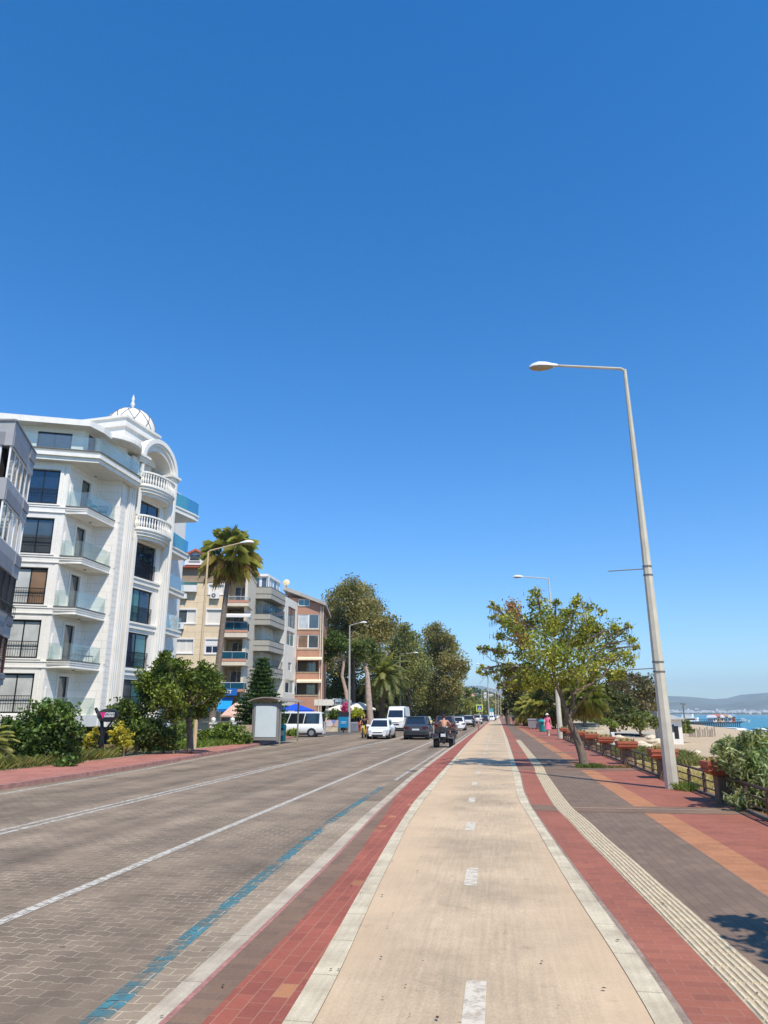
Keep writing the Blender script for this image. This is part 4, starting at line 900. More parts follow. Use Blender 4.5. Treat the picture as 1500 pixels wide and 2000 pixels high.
# winter garden
zr0, zr1 = gz(530, 1147), gz(525, 1124)
q = MB()
Rf = [GF(sl_ + .1, -.3, 0)[:2], (GX - .5, GYc + .2), (GX - .5, y_e - .5), (GX - 4, y_e - .5), GF(sl_ + .1, -5, 0)[:2]]
q.prism([(x, y) for x, y in Rf], zr1 - .05, zr1 + .22); wb(q, 'winter_garden_roof', M_shut, gy)
for k in range(2): window(gy, GF, sl_ + .2 + k * (-.5 - sl_) / 2, sl_ + .2 + (k + 1) * (-.5 - sl_) / 2 - .02, zr0, zr1 - .05, d=-.6, cols=1, fm=M_wframe, gm=(G_grey,), ft=.12)
for k in range(4): sea_win(gy, GX - .55, GYc + .3 + k * 1.2, GYc + 1.5 + k * 1.2, zr0, zr1 - .05, cols=1, fm=M_wframe, gm=(G_pale if k % 2 else G_grey,), ft=.1)
# white sea-facing wall strip with its windows
ww = MB(); SF = lambda s, d, z: (GX + .12 + d, y_e + s, z); W_ = y_w - y_e
def sz(px, py): return at(px, py, (y_e + y_w) / 2)[2]
wl = [(.9, W_ - .9, sz(572, 1226), sz(572, 1187)), (.6, W_ - 1.0, sz(569, 1262), sz(569, 1234)), (1.7, W_ - 1.9, sz(568, 1311), sz(568, 1294)), (.7, W_ - .5, sz(566, 1354), sz(566, 1328))]
wall(ww, SF, 0, W_, -.2, sz(572, 1172), wl, 0, .15); ww.quad(SF(0, 0, sz(572, 1172)), SF(W_, 0, sz(572, 1172)), SF(W_, -6, sz(572, 1172)), SF(0, -6, sz(572, 1172)))
ww.fbox(SF, 0, .15, -2.5, -.005, -.2, sz(572, 1172) - .01); ww.fbox(SF, W_ - .15, W_, -6, -.005, -.2, sz(572, 1172) - .01); wb(ww, 'sea_wall', M_cream2, gy)
for i, h in enumerate(wl): window(gy, SF, *h, cols=2, fm=(M_dark, M_wframe, M_wframe, M_wframe)[i], gm=((G_blue,), (G_teal,), (G_grey,), (G_grey, G_pale))[i])
# ================================================================== red brick block
rd = empty('apartment_building', (-22, 90, 0), label='red brick apartment block with cream awnings and a sloping grey roof edge', cat='building')
M_rb = brick_mat('red_brick', (.46, .24, .165), (.41, .21, .145), (.5, .3, .2), bw=.25, bh=.08, msize=.006, plane='XZ', stain=.1)
RY = y_w + .15; RXo = -23.85; RF = frame((RXo, RY), 80.0)
def r_(px, py): return on((RXo, RY), 80.0, px, py)
s1 = r_(628, 1250)[0]
def slp(s): return r_(586, 1158)[1] + (s) / s1 * (r_(630, 1182)[1] - r_(586, 1158)[1])
hs_ = [(1215, 1272, 1228), (1268, 1310, 0)]
opn = [(583, 1200, 626, 1228), (583, 1240, 625, 1266), (583, 1290, 624, 1311), (582, 1334, 622, 1356)]
hr = []
for (x0, y0, x1, y1) in opn:
    xm, ym = (x0 + x1) / 2, (y0 + y1) / 2; hr.append((.15, s1 - .35, r_(xm, y1)[1], r_(xm, y0)[1]))
q = MB(); wall(q, RF, 0, s1, -.2, r_(610, 1176)[1], hr, 0, .3); q.fbox(RF, 0, s1, -12, -2.2, -.2, r_(610, 1176)[1] - .05); q.fbox(RF, s1 - .05, s1, -2.2, -.31, -.2, r_(610, 1176)[1] - .05)
q.fbox(RF, -4, s1 - 1.2, -12, -.05, r_(610, 1176)[1], r_(600, 1168)[1])
wb(q, 'wall', M_rb, rd)
q = MB()
za, zb3 = r_(555, 1152)[1], r_(633, 1184)[1]
sA = r_(553, 1152)[0]
q.hexa([RF(sA, .6, za), RF(s1 + .5, .6, zb3), RF(s1 + .5, -12, zb3), RF(sA, -12, za), RF(sA, .6, za + .45), RF(s1 + .5, .6, zb3 + .4), RF(s1 + .5, -12, zb3 + .4), RF(sA, -12, za + .45)])
wb(q, 'roof', paint('grey_roof_edge', (.42, .39, .34), rough=.7, streak=.2), rd)
q = MB(); q.prism([RF(sA + 1, -.3, 0)[:2], RF(s1 - .6, -.3, 0)[:2], RF(s1 - .6, -9, 0)[:2], RF(sA + 1, -9, 0)[:2]], za - 2.2, zb3); wb(q, 'gable_wall', paint('dark_red_wall', (.20, .07, .045), rough=.8), rd)
window(rd, RF, .1, 1.5, r_(598, 1184)[1], r_(598, 1171)[1], d=.02, cols=2, fm=M_wframe, gm=(G_teal,))
for i, h in enumerate(hr):
    if i < 2: window(rd, RF, h[0], (h[0] + h[1]) / 2, h[2], h[3], d=-.1, cols=1, fm=M_wframe, gm=(G_pale if i == 0 else G_brown,)); window(rd, RF, (h[0] + h[1]) / 2, h[1], h[2], h[3], d=-.1, cols=1, fm=M_wframe, gm=(G_grey,))
    else:
        q = MB(); q.fbox(RF, h[0], h[1], -2.15, -2.1, h[2], h[3]); wb(q, 'loggia_wall', M_tan, rd)
        window(rd, RF, h[1] - 1.5, h[1] - .4, h[2], h[3] - .1, d=-2.05, cols=2, fm=M_wframe, gm=(G_grey,))
        q = MB(); q.hexa([RF(h[0] + .1, .9, h[3] + .0), RF(h[1] + .5, .9, h[3]), RF(h[1] + .5, 0, h[3] + .3), RF(h[0] + .1, 0, h[3] + .3), RF(h[0] + .1, .9, h[3] + .18), RF(h[1] + .5, .9, h[3] + .18), RF(h[1] + .5, 0, h[3] + .42), RF(h[0] + .1, 0, h[3] + .42)]); wb(q, 'awning', paint('cream_awning', (.78, .68, .48), rough=.8), rd)
    q = MB(); q.fbox(RF, 0, s1, .0, .06, h[2] - .18, h[2] - .05); wb(q, 'sill_band', paint('tan_band', (.46, .36, .24), rough=.8), rd)
q = MB(); 
for dx in (0, .45): q.cyl(RF(s1 - .15 + dx * .6, .08, 0), RF(s1 - .15 + dx * .6, .08, zb3), .06, n=6)
wb(q, 'drainpipe', M_cream, rd)
dsh = empty('satellite_dish', (RF(-1.2, -3, za)[0], RF(-1.2, -3, za)[1], za + .4), 0, 'round yellowish dish on the roof between the grey and red buildings', 'dish')
p0 = Vector(at(559, 1138, RY)); q = MB(); q.lathe((0, 0, 0), [(.01, .12), (.3, .06), (.42, 0), (.44, .03), (.3, .1), (.01, .16)], 20)
Rm = Matrix.Rotation(math.radians(75), 4, 'X') @ Matrix.Rotation(0, 4, 'Z'); dsh.location = p0 - Vector((0, 0, 1.4))
q.v = [tuple(Rm @ Vector(v) + Vector((0, 0, 1.4))) for v in q.v]; q.build('reflector', paint('dish_yellow', (.75, .58, .34), rough=.6), dsh, True)
q = MB(); q.cyl((0, .1, -.3), (0, .1, 1.2), .07, n=8); q.box(-.3, .3, -.1, .3, -.9, -.3); q.build('mast', M_cap, dsh)
# ------------------------------------------------------------------ street lamps
M_pole = paint('galvanised_pole', (.42, .40, .35), rough=.6, var=.10, scale=2, streak=.15, metal=.0)
M_pole2 = paint('pale_concrete_pole', (.60, .54, .42), rough=.75, var=.12, scale=3, streak=.22)
M_tan_pole = paint('tan_pole', (.60, .44, .26), rough=.7, var=.08)
M_head = paint('lamp_head_white', (.78, .78, .76), rough=.35, var=.04)
M_lens = paint('lamp_lens', (.42, .32, .20), rough=.2, var=.1)
def lamp(base, top, head, label, r0=.15, r1=.045, pm=None, group='street lamps along the promenade', n=8, cat='street lamp'):
    t = empty('street_lamp', base, 0, label, cat, group); O = Vector(base); pm = pm or M_pole
    T = Vector(top) - O; Hd = Vector(head) - O
    q = MB(); q.tube([(0, 0, -.15), T * .25, T * .5, T * .75, T], [r0, r0 * .75 + r1 * .25, (r0 + r1) / 2, r0 * .25 + r1 * .75, r1], n); q.build('pole', pm, t, n > 8)
    q = MB(); q.tube([T - (T.normalized() * .05), T + (Hd - T) * .05 + Vector((0, 0, .02)), Hd], [r1 * 1.0, r1 * .85, r1 * .75], 8); q.build('arm', pm, t, True)
    d = (Hd - T); d.z = 0; d.normalize(); s = Vector((-d.y, d.x, 0)); up = Vector((0, 0, 1)); q = MB(); L = MB()
    st = [(-.08, .04, .04), (.05, .07, .07), (.22, .13, .12), (.42, .16, .14), (.58, .13, .10), (.68, .05, .04)]
    rings = []; rl = []
    for a, w_, h in st:
        c = Hd + d * a
        rings.append([tuple(c + s * (w_ * math.cos(k * math.pi / 6)) + up * (h * math.sin(k * math.pi / 6))) for k in range(7)] + [tuple(c + s * (-w_) - up * .02), tuple(c + s * w_ - up * .02)])
        if a > 0: rl.append([tuple(c + s * (w_ * .86 * math.cos(k * math.pi / 6)) - up * (.02 + h * .75 * math.sin(k * math.pi / 6))) for k in range(7)])
    q.loft(rings); q.build('lamp_head', M_head, t, True); L.loft(rl); L.build('lens', M_lens, t, True)
    return t
b0 = (3.92, 18.47, 0); t0 = at(1220, 722, 18.47); h0 = at(1083, 714, 18.47)
R0 = lamp(b0, t0, h0, 'tall pale leaning street lamp in the foreground beside the low promenade railing', .16, .045, M_pole2)
for zz in (2.62, 2.85, 4.98, 5.2):
    f = zz / t0[2]; q = MB(); r = .16 * (1 - f) + .045 * f + .012
    q.cyl(((t0[0] - b0[0]) * f, 0, zz), ((t0[0] - b0[0]) * f, 0, zz + .035), r, n=8); q.build('clamp_band', M_cap, R0)
for zz, l_ in ((5.16, .95), (2.72, .72)):
    f = zz / t0[2]; x0 = (t0[0] - b0[0]) * f; q = MB(); q.tube([(x0 - .05, 0, zz), (x0 - l_, .02, zz - .03)], .014, 6); q.build('banner_rod', M_cap, R0)
t1 = at(1071.6, 1131, 54.8); lamp((4.37, 54.8, 0), t1, at(1020, 1126, 54.8), 'second promenade street lamp, its top showing above the crown of the leaning tree', .2, .045, M_pole2)
p = gp(1053, 1412); lamp((p[0], p[1], 0), at(1040, 1305, p[1]), at(1012, 1300, p[1]), 'tan promenade street lamp beside the grey wheelie bins', .17, .06, M_tan_pole)
p = gp(956, 1411); lamp((p[0], p[1], 0), at(951, 1299, p[1]), at(936, 1297, p[1]), 'street lamp standing at the far end of the red strip, arm over the traffic', .15, .06)
# left-hand row
Y0 = 36.0; X0 = ratio(391, 1285) * Y0
G_L = 'street lamps on the building side'
lamp((X0, Y0, 0), at(407, 1077, Y0), at(472, 1060, Y0), 'slim tan street lamp in front of the palm and the cream building', .11, .05, M_tan_pole, G_L)
Y1 = 75.0; X1 = ratio(682, 1400) * Y1; lamp((X1, Y1, 0), at(683, 1222, Y1), at(704, 1216, Y1), 'grey street lamp beside the blue bin and café umbrellas', .16, .06, M_pole, G_L)
Y2 = 115.0; X2 = ratio(781, 1400) * Y2; lamp((X2, Y2, 0), at(781, 1278, Y2), at(808, 1275, Y2), 'grey street lamp rising behind the white cargo van', .15, .06, M_pole, G_L)
far = [(865, 1367, 300, 1), (880, 1357, 330, 1), (886.5, 1352, 301, 1), (903, 1350, 310, 1), (912.5, 1361, 360, 1), (922, 1356, 330, 1), (929, 1358, 350, 1), (941, 1350, 300, 1),
       (968, 1346, 250, -1), (973, 1350, 285, -1), (978, 1354, 320, -1), (983, 1358, 370, -1), (987, 1362, 420, -1), (991, 1366, 480, -1)]
for i, (x, y, Y, sg) in enumerate(far):
    X = ratio(x, 1395) * Y; tp_ = at(x, y, Y)
    lamp((X, Y, -.1), tp_, (tp_[0] + sg * 2.2, Y, tp_[2] + .3), 'distant street lamp, one of the far row on the %s of the traffic' % ('left' if sg > 0 else 'right'), .15, .09, M_tan_pole if i % 3 else M_pole, 'distant street lamps, %s row' % ('left' if sg > 0 else 'right'), 6)

# ------------------------------------------------------------------ promenade railing: pillars with planters, panels between
M_rail = paint('brown_rail', (.085, .045, .032), rough=.55, var=.2, scale=5); M_terr = paint('terracotta_planter', (.43, .12, .06), rough=.7, var=.15, scale=6, streak=.1)
M_pill = paint('brown_pillar', (.20, .125, .08), rough=.85, var=.25, scale=5, bump=.5, bscale=30)
M_leaf = leaf_mat('leaves')
LB = 1.55
def leaf_mesh(name, pos, size, cols, parent=None, up=.3, aspect=1.7, jitter=.35, mat=None, world=True, dirs=None, seed=None):
    """one mesh of many small folded leaves; pos N x 3, size N, cols N x 3"""
    n = len(pos); r_ = rng
    nrm = r_.normal(size=(n, 3)); nrm[:, 2] = nrm[:, 2] + up * 2; nrm /= np.linalg.norm(nrm, axis=1)[:, None]
    a = r_.normal(size=(n, 3)) if dirs is None else dirs + r_.normal(size=(n, 3)) * .25
    a -= nrm * (a * nrm).sum(1)[:, None]; a /= np.linalg.norm(a, axis=1)[:, None] + 1e-9; b = np.cross(nrm, a)
    size = np.asarray(size)[:, None]; L = size * aspect * .5; W = size * .5
    v = np.stack([pos - a * L, pos + b * W - a * L * .1 + nrm * W * .25, pos + a * L, pos - b * W - a * L * .1 + nrm * W * .25], 1).reshape(-1, 3)
    off = np.zeros(3); p = parent
    if world:
        while p is not None: off += np.array(p.location); p = p.parent
        v = v - off
    me = bpy.data.meshes.new(name); me.vertices.add(4 * n); me.vertices.foreach_set('co', v.astype(np.float32).ravel())
    f = (np.arange(n)[:, None] * 4 + np.array([0, 1, 2, 0, 2, 3])[None]).astype(np.int32)
    me.loops.add(6 * n); me.loops.foreach_set('vertex_index', f.ravel()); me.polygons.add(2 * n)
    me.polygons.foreach_set('loop_start', np.arange(0, 6 * n, 3, dtype=np.int32)); me.polygons.foreach_set('loop_total', np.full(2 * n, 3, np.int32))
    me.update(); ca = me.color_attributes.new('Col', 'FLOAT_COLOR', 'POINT')
    c4 = np.ones((n, 4)); c4[:, :3] = np.clip(cols * LB, 0, .8); ca.data.foreach_set('color', np.repeat(c4, 4, 0).astype(np.float32).ravel())
    me.materials.append(mat or M_leaf); o = bpy.data.objects.new(name, me); COL.objects.link(o)
    if parent is not None: o.parent = parent; KIDS.setdefault(parent.name, []).append(o)
    return o
def colset(n, base, alt, clump=None, v=.25):
    t = rng.random(n)[:, None] if clump is None else np.clip(clump + rng.normal(size=n) * .22, 0, 1)[:, None]
    c = np.array(base)[None] * (1 - t) + np.array(alt)[None] * t
    return np.clip(c * (1 + rng.normal(size=(n, 1)) * v), .005, 1)
def crown_points(blobs, leaf, dens=1.0, sub=10, spread=.34, flat=1.0, gaps=.0):
    """blobs: (x,y,z,r). leaves sit in sub-clumps spread through each blob so light shows between them"""
    P = []; C = []
    for (x, y, z, r) in blobs:
        k = max(4, int(sub * 1.9 * (r ** .5))); d = rng.normal(size=(k, 3)); d /= np.linalg.norm(d, axis=1)[:, None]
        c = np.array([x, y, z]) + d * (r * (.35 + .62 * rng.random((k, 1)))) * np.array([1, 1, flat])
        n = int(dens * 30 * r * r / (leaf * leaf) / k) + 4
        for q in c:
            pts = q + np.clip(rng.normal(size=(n, 3)), -1.7, 1.7) * r * spread * np.array([1, 1, .75 * flat]); P.append(pts); C.append(np.full(n, rng.random()))
    return np.concatenate(P), np.concatenate(C)
def make_tree(name, label, base, trunk, blobs, leaf, dens=1.0, cols=((.05, .08, .02), (.10, .13, .03)), tr=.15, bark=None, group=None, cat='tree', sub=10, spread=.34, up=.3, aspect=1.7, limbs=True, crown='crown', flat=1.0, limb_r=.35, v=.25):
    t = empty(name, base, 0, label, cat, group)
    if trunk:
        q = MB(); pts = [Vector(p) for p in trunk]; n = len(pts)
        q.tube(pts, [tr * (1 - .45 * i / (n - 1)) for i in range(n)], 9)
        if limbs and cat != 'shrub':
            F0 = pts[-1]
            for (x, y, z, r) in blobs:
                e = Vector((x, y, z)); s0 = pts[-1] if e.z > pts[-1].z - .3 else pts[-2]; m = s0.lerp(e, .5) + Vector((rng.normal() * .06, rng.normal() * .06, -.06)) * (e - s0).length + Vector((0, 0, .0))
                rr = tr * limb_r * (.7 + .5 * rng.random()); q.tube([s0, s0.lerp(m, .5) + Vector((0, 0, .02)), m, e], [rr * 1.25, rr, rr * .75, rr * .3], 6)
                for _ in range(3):
                    e2 = e + Vector(rng.normal(size=3)) * r * .55; q.tube([m.lerp(e, .5), e2], [rr * .4, rr * .12], 4, False)
        wb(q, 'trunk', bark or M_bark, t, True)
    P, C = crown_points(blobs, leaf, dens, sub, spread, flat)
    P[:, 2] = np.maximum(P[:, 2], base[2] + .03)
    leaf_mesh(crown, P, leaf * (.7 + .6 * rng.random(len(P))), colset(len(P), cols[0], cols[1], C, v), t, up, aspect)
    return t
M_bark = paint('brown_bark', (.16, .115, .08), rough=.95, var=.3, scale=7, bump=1.0, bscale=25)
M_barkp = paint('pale_pink_bark', (.42, .31, .24), rough=.9, var=.25, scale=4, bump=.5)
def pxb(L, Y, dz=.5, depth=None, seed=1):
    """crown masses surveyed in the photograph, given their own depth round the trunk"""
    out = []; r0 = random.Random(seed)
    for (x, y, r) in L:
        k = Y / 1400 * 1.02; rm = r * k; yy = Y + (r0.random() * 2 - 1) * (depth if depth is not None else 2.0)
        X, _, Z = at(x, y, yy); out.append((X, yy, Z, rm))
    return out
P_ = empty('planter_pillar', (4.32, 15.9, 0)); KIDS['planter_pillar'] = []
q = MB(); q.bbox(-.15, .15, -.15, .15, -.02, .50, .015); q.box(-.18, .18, -.18, .18, -.1, .03); q.build('pillar', M_pill, P_)
q = MB(); q.loft([[(-.25, -.25, .50), (.25, -.25, .50), (.25, .25, .50), (-.25, .25, .50)], [(-.31, -.31, .58), (.31, -.31, .58), (.31, .31, .58), (-.31, .31, .58)], [(-.34, -.34, .70), (.34, -.34, .70), (.34, .34, .70), (-.34, .34, .70)],
               [(-.34, -.34, .75), (.34, -.34, .75), (.34, .34, .75), (-.34, .34, .75)], [(-.29, -.29, .75), (.29, -.29, .75), (.29, .29, .75), (-.29, .29, .75)], [(-.28, -.28, .69), (.28, -.28, .69), (.28, .28, .69), (-.28, .28, .69)]])
for z in (.585, .68): q.box(-.347, .347, -.347, .347, z, z + .018)
q.build('planter', M_terr, P_)
pn = 90; pp = np.stack([rng.uniform(-.25, .25, pn), rng.uniform(-.25, .25, pn), .72 + rng.random(pn) ** 2 * .12], 1)
leaf_mesh('plants', pp, np.full(pn, .06), colset(pn, (.25, .14, .06), (.14, .15, .04)), P_, .3, 2.0, world=False)
FX = lambda y: float(FENCE(y)) + .03
pys = [10.4, 15.9, 21.3, 27.1, 32.3, 37.2, 42.2, 47.0, 52.2]
plab = ['planter pillar nearest the camera, half buried in the grey-green bush', 'planter pillar at the left end of the grey-green bush', 'planter pillar right beside the tall leaning lamp', 'planter pillar next beyond the tall leaning lamp', 'planter pillar second beyond the leaning lamp, before the white post', 'planter pillar third beyond the leaning lamp, right of the tree trunk',
        'planter pillar just behind the leaning tree trunk', 'planter pillar seen to the left of the leaning tree trunk', 'farthest planter pillar, beside the second lamp']
for i, y in enumerate(pys):
    o = P_ if i == 0 else copy_tree(P_)
    o.location = (FX(y), y, 0); tag(o, 'terracotta ' + plab[i], 'planter', 'planter pillars along the railing')
def rail_panel(y0, y1, label, first=None):
    x0, x1 = FX(y0), FX(y1); t = empty('railing_panel', (x0, y0, 0), 0, label, 'railing', 'railing panels between the planters')
    q = MB(); D = Vector((x1 - x0, y1 - y0, 0))
    for z, r in ((.47, .028), (.30, .016), (.14, .016)): q.cyl((0, 0, z), tuple(D + Vector((0, 0, z))), r, n=6)
    q.build('rails', M_rail, t); n = max(2, int(round(D.length / 1.35)))
    for k in range(1, n):
        p = D * (k / n); q = MB(); q.box(p.x - .03, p.x + .03, p.y - .045, p.y + .045, -.03, .42); q.box(p.x - .012, p.x + .012, p.y - .02, p.y + .02, .42, .48); q.build('post', M_rail, t)
    q = MB(); q.hexa([(-.06, 0, -.1), (.06, 0, -.1), (D.x + .06, D.y, -.1), (D.x - .06, D.y, -.1), (-.06, 0, .04), (.06, 0, .04), (D.x + .06, D.y, .04), (D.x - .06, D.y, .04)]); q.build('base_kerb', paint('dark_kerb', (.13, .10, .075), rough=.9, var=.3, scale=4), t)
rl = ['in front of the grey-green bush', 'between the bush and the tall leaning lamp', 'just beyond the leaning lamp', 'second stretch beyond the leaning lamp', 'third stretch beyond the lamp, right of the tree trunk', 'directly behind the leaning tree trunk', 'left of the leaning tree trunk', 'at the far end by the second lamp']
for i, (a, b) in enumerate(zip(pys[:-1], pys[1:])): rail_panel(a + .15, b - .15, 'low brown metal railing ' + rl[i])

# ------------------------------------------------------------------ the leaning tree on the promenade
TY = 25.4
bl = [(1045, 1158, 13), (1050, 1180, 18), (1065, 1205, 30), (1035, 1212, 24), (1005, 1188, 14), (1000, 1215, 20), (962, 1183, 8), (972, 1190, 9), (965, 1208, 9), (985, 1212, 13), (1010, 1240, 26), (975, 1240, 12), (937, 1266, 6), (950, 1270, 9), (975, 1275, 18), (938, 1307, 8), (955, 1314, 10), (972, 1322, 10), (975, 1338, 7), (990, 1310, 20),
      (1030, 1295, 28), (1060, 1255, 32), (1100, 1232, 30), (1112, 1200, 18), (1085, 1178, 9), (1130, 1175, 14), (1150, 1185, 14), (1145, 1215, 24), (1175, 1195, 8), (1180, 1235, 26), (1200, 1222, 12), (1215, 1235, 16), (1228, 1225, 7), (1232, 1250, 11), (1240, 1262, 8), (1195, 1280, 28), (1150, 1262, 32), (1110, 1290, 32), (1225, 1290, 16), (1060, 1318, 24), (1100, 1330, 20), (1020, 1325, 22), (1160, 1310, 24), (1210, 1315, 14), (1000, 1340, 14), (1080, 1285, 30), (1130, 1325, 22), (1045, 1330, 20), (1085, 1225, 24), (1140, 1240, 26), (1175, 1290, 24), (1120, 1262, 26), (1020, 1265, 20), (1068, 1345, 16), (1190, 1325, 16)]
tb_ = pxb(bl, TY, depth=1.7, seed=3)
tr_pts = [gp(1143, 1499), at(1136, 1470, TY), at(1124, 1435, TY), at(1112, 1410, TY), at(1106, 1385, TY)]
lt = make_tree('broadleaf_tree', 'leaning broadleaf tree with brown seed pods growing from the promenade paving', (tr_pts[0][0], tr_pts[0][1], 0), tr_pts, tb_, .075, .40, ((.095, .125, .022), (.31, .30, .055)), .155, M_bark, limbs=False, sub=8, spread=.30, up=.25, aspect=1.2, v=.3)
q = MB()
def limb(L, r0, r1, dy=0.0, n=7):
    pts = [at(x, y, TY + dy * i / (len(L) - 1)) for i, (x, y) in enumerate(L)]; q.tube(pts, [r0 + (r1 - r0) * i / (len(L) - 1) for i in range(len(L))], n, False)
TWIG = 1
limb([(1108, 1395), (1098, 1365), (1088, 1340), (1080, 1310), (1070, 1270), (1058, 1215), (1050, 1165)], 0.081, 0.014, -.5)
limb([(1112, 1400), (1120, 1365), (1128, 1340), (1138, 1300), (1150, 1250), (1150, 1195)], 0.074, 0.014, .6)
limb([(1120, 1370), (1112, 1335), (1108, 1290), (1115, 1220)], 0.056, 0.014, -.8)
limb([(1126, 1350), (1150, 1338), (1175, 1325), (1200, 1290), (1232, 1255)], 0.050, 0.008, .3)
limb([(1116, 1400), (1135, 1372), (1150, 1355), (1180, 1330)], 0.037, 0.014, -1.2)
limb([(1090, 1345), (1065, 1310), (1030, 1275), (1000, 1240), (968, 1195)], 0.043, 0.008, 1.0)
limb([(1085, 1330), (1050, 1310), (1000, 1300), (960, 1290), (940, 1268)], 0.031, 0.007, -1.)
limb([(1075, 1330), (1030, 1325), (985, 1322), (942, 1308)], 0.028, 0.007, .2)
limb([(1150, 1290), (1185, 1260), (1215, 1235), (1229, 1222)], 0.028, 0.007, -.5); limb([(1080, 1300), (1060, 1240), (1020, 1215), (1003, 1172)], 0.031, 0.007, -1.4)
for _ in range(260):
    b = tb_[rng.integers(len(tb_))]; c = Vector(b[:3]); e = c + Vector(rng.normal(size=3)) * b[3] * .8; s = c + (Vector((2.0, TY, 3.6)) - c) * .35
    q.tube([s, c.lerp(e, .2), e], [.011, .008, .004], 4, False)
wb(q, 'branches', M_bark, lt)
pn = 520; idx = rng.integers(len(tb_), size=pn); q = MB()
for i in idx:
    b = tb_[i]; c = Vector(b[:3]) + Vector(rng.normal(size=3)) * b[3] * .6; L = .12 + .16 * rng.random(); dx = rng.normal() * .03
    q.add([c, c + Vector((.012, .0, 0)), c + Vector((dx + .008, .01, -L)), c + Vector((dx - .004, 0, -L))], [(0, 1, 2, 3)])
wb(q, 'seed_pods', paint('seed_pod', (.12, .06, .035), rough=.8, var=.3, scale=5), lt)['kind'] = 'stuff'
n = 700; pb = np.array(pxb([(1000, 1185, 14), (1005, 1205, 14), (1015, 1225, 12), (1020, 1245, 10)], TY, depth=.8))
k = rng.integers(4, size=n); pts = pb[k, :3] + rng.normal(size=(n, 3)) * pb[k, 3][:, None] * .55
leaf_mesh('dry_leaves', pts, .07 * np.ones(n), colset(n, (.20, .10, .05), (.30, .18, .09)), lt, .1, 1.6)
# tuft of grass at its foot
def blades(name, c, rx, ry, n, h, cols, kind='stuff', zf=None, w_=.012, parent=None, label=None, cat=None):
    a = rng.random(n) * 2 * math.pi; r = np.sqrt(rng.random(n)); x = c[0] + rx * r * np.cos(a); y = c[1] + ry * r * np.sin(a)
    z = np.full(n, c[2]) if zf is None else zf(x, y); P = np.stack([x, y, z], 1); d = rng.normal(size=(n, 3)) * .35; d[:, 2] = 1; hh = h * (.4 + .8 * rng.random(n)); col = colset(n, *cols)
    side = rng.normal(size=(n, 3)); side[:, 2] = 0; side /= np.linalg.norm(side, axis=1)[:, None]
    v = np.stack([P - side * w_, P + side * w_, P + d * hh[:, None] * .6 + side * w_ * .6, P + d * hh[:, None] * np.array([1.5, 1.5, 1])], 1).reshape(-1, 3)
    me = bpy.data.meshes.new(name); me.vertices.add(4 * n)
    if parent: v = v - np.array(parent.location)
    me.vertices.foreach_set('co', v.astype(np.float32).ravel()); f = (np.arange(n)[:, None] * 4 + np.array([0, 1, 2, 0, 2, 3])[None]).astype(np.int32)
    me.loops.add(6 * n); me.loops.foreach_set('vertex_index', f.ravel()); me.polygons.add(2 * n); me.polygons.foreach_set('loop_start', np.arange(0, 6 * n, 3, dtype=np.int32)); me.polygons.foreach_set('loop_total', np.full(2 * n, 3, np.int32)); me.update()
    ca = me.color_attributes.new('Col', 'FLOAT_COLOR', 'POINT'); c4 = np.ones((n, 4)); c4[:, :3] = col; ca.data.foreach_set('color', np.repeat(c4, 4, 0).astype(np.float32).ravel()); me.materials.append(M_leaf)
    o = bpy.data.objects.new(name, me); COL.objects.link(o)
    if parent: o.parent = parent
    elif kind: o['kind'] = kind; tag(o, label, cat)
    return o
def ell(name, c, rx, ry, mat, z):   # irregular patch of soil
    q = MB(); n = 28; q.add([(c[0] + rx * math.cos(2 * math.pi * k / n) * (1 + .15 * math.sin(k * 2.3)), c[1] + ry * math.sin(2 * math.pi * k / n) * (1 + .15 * math.cos(k * 1.7)), z) for k in range(n)], [tuple(range(n))]); o = q.build(name, mat); o['kind'] = 'structure'; return o
M_soil = paint('soil', (.10, .075, .04), rough=1, var=.4, scale=6)
ell('soil', (2.95, 25.3), .75, .6, M_soil, .004)
blades('grass', (2.85, 25.2, 0), .42, .38, 1100, .13, ((.07, .11, .02), (.2, .22, .05)), label='green grass tuft at the foot of the leaning tree', cat='grass', w_=.008)
blades('grass', (3.5, 25.3, 0), .7, .35, 500, .08, ((.12, .12, .03), (.2, .18, .06)), label='thin weeds beside the leaning tree', cat='grass', w_=.008)
blades('grass', (4.15, 18.3, 0), .25, .5, 600, .16, ((.08, .14, .02), (.25, .28, .06)), label='weeds at the foot of the tall leaning lamp', cat='grass', w_=.008)
def tz(x, y): return lz(x, y) - .01
blades('grass', (7.6, 23, 0), 3.0, 17, 20000, .20, ((.40, .30, .11), (.56, .46, .2)), zf=tz, label='dry yellow grass between the railing and the sand', cat='grass', w_=.010)
blades('grass', (9.3, 51, 0), 2.6, 9, 12000, .4, ((.10, .13, .03), (.30, .26, .09)), zf=tz, label='rough green grass behind the far railing', cat='grass', w_=.02)
# ------------------------------------------------------------------ grey-green bush at the railing, right edge
ob = pxb([(1440, 1470, 22), (1470, 1465, 26), (1500, 1470, 30), (1425, 1490, 18), (1455, 1500, 30), (1490, 1510, 34), (1450, 1535, 26), (1480, 1550, 30), (1510, 1560, 34), (1435, 1560, 16), (1460, 1580, 22), (1495, 1590, 24), (1540, 1480, 40), (1545, 1560, 50), (1480, 1442, 14), (1510, 1440, 20), (1408, 1455, 10), (1430, 1448, 12), (1415, 1472, 14), (1400, 1466, 8), (1455, 1448, 14)], 15.0, depth=.5)
ole = make_tree('flowering_shrub', 'large grey-green shrub of narrow leaves spilling over the railing at the right edge', (5.1, 15.0, -.8), [(5.1, 15.0, -.85), (5.1, 15.0, -.5)], ob, .030, .22, ((.075, .10, .035), (.28, .29, .14)), .06, cat='shrub', sub=12, spread=.33, up=.15, aspect=4.0, v=.3)
q = MB(); sp_ = []
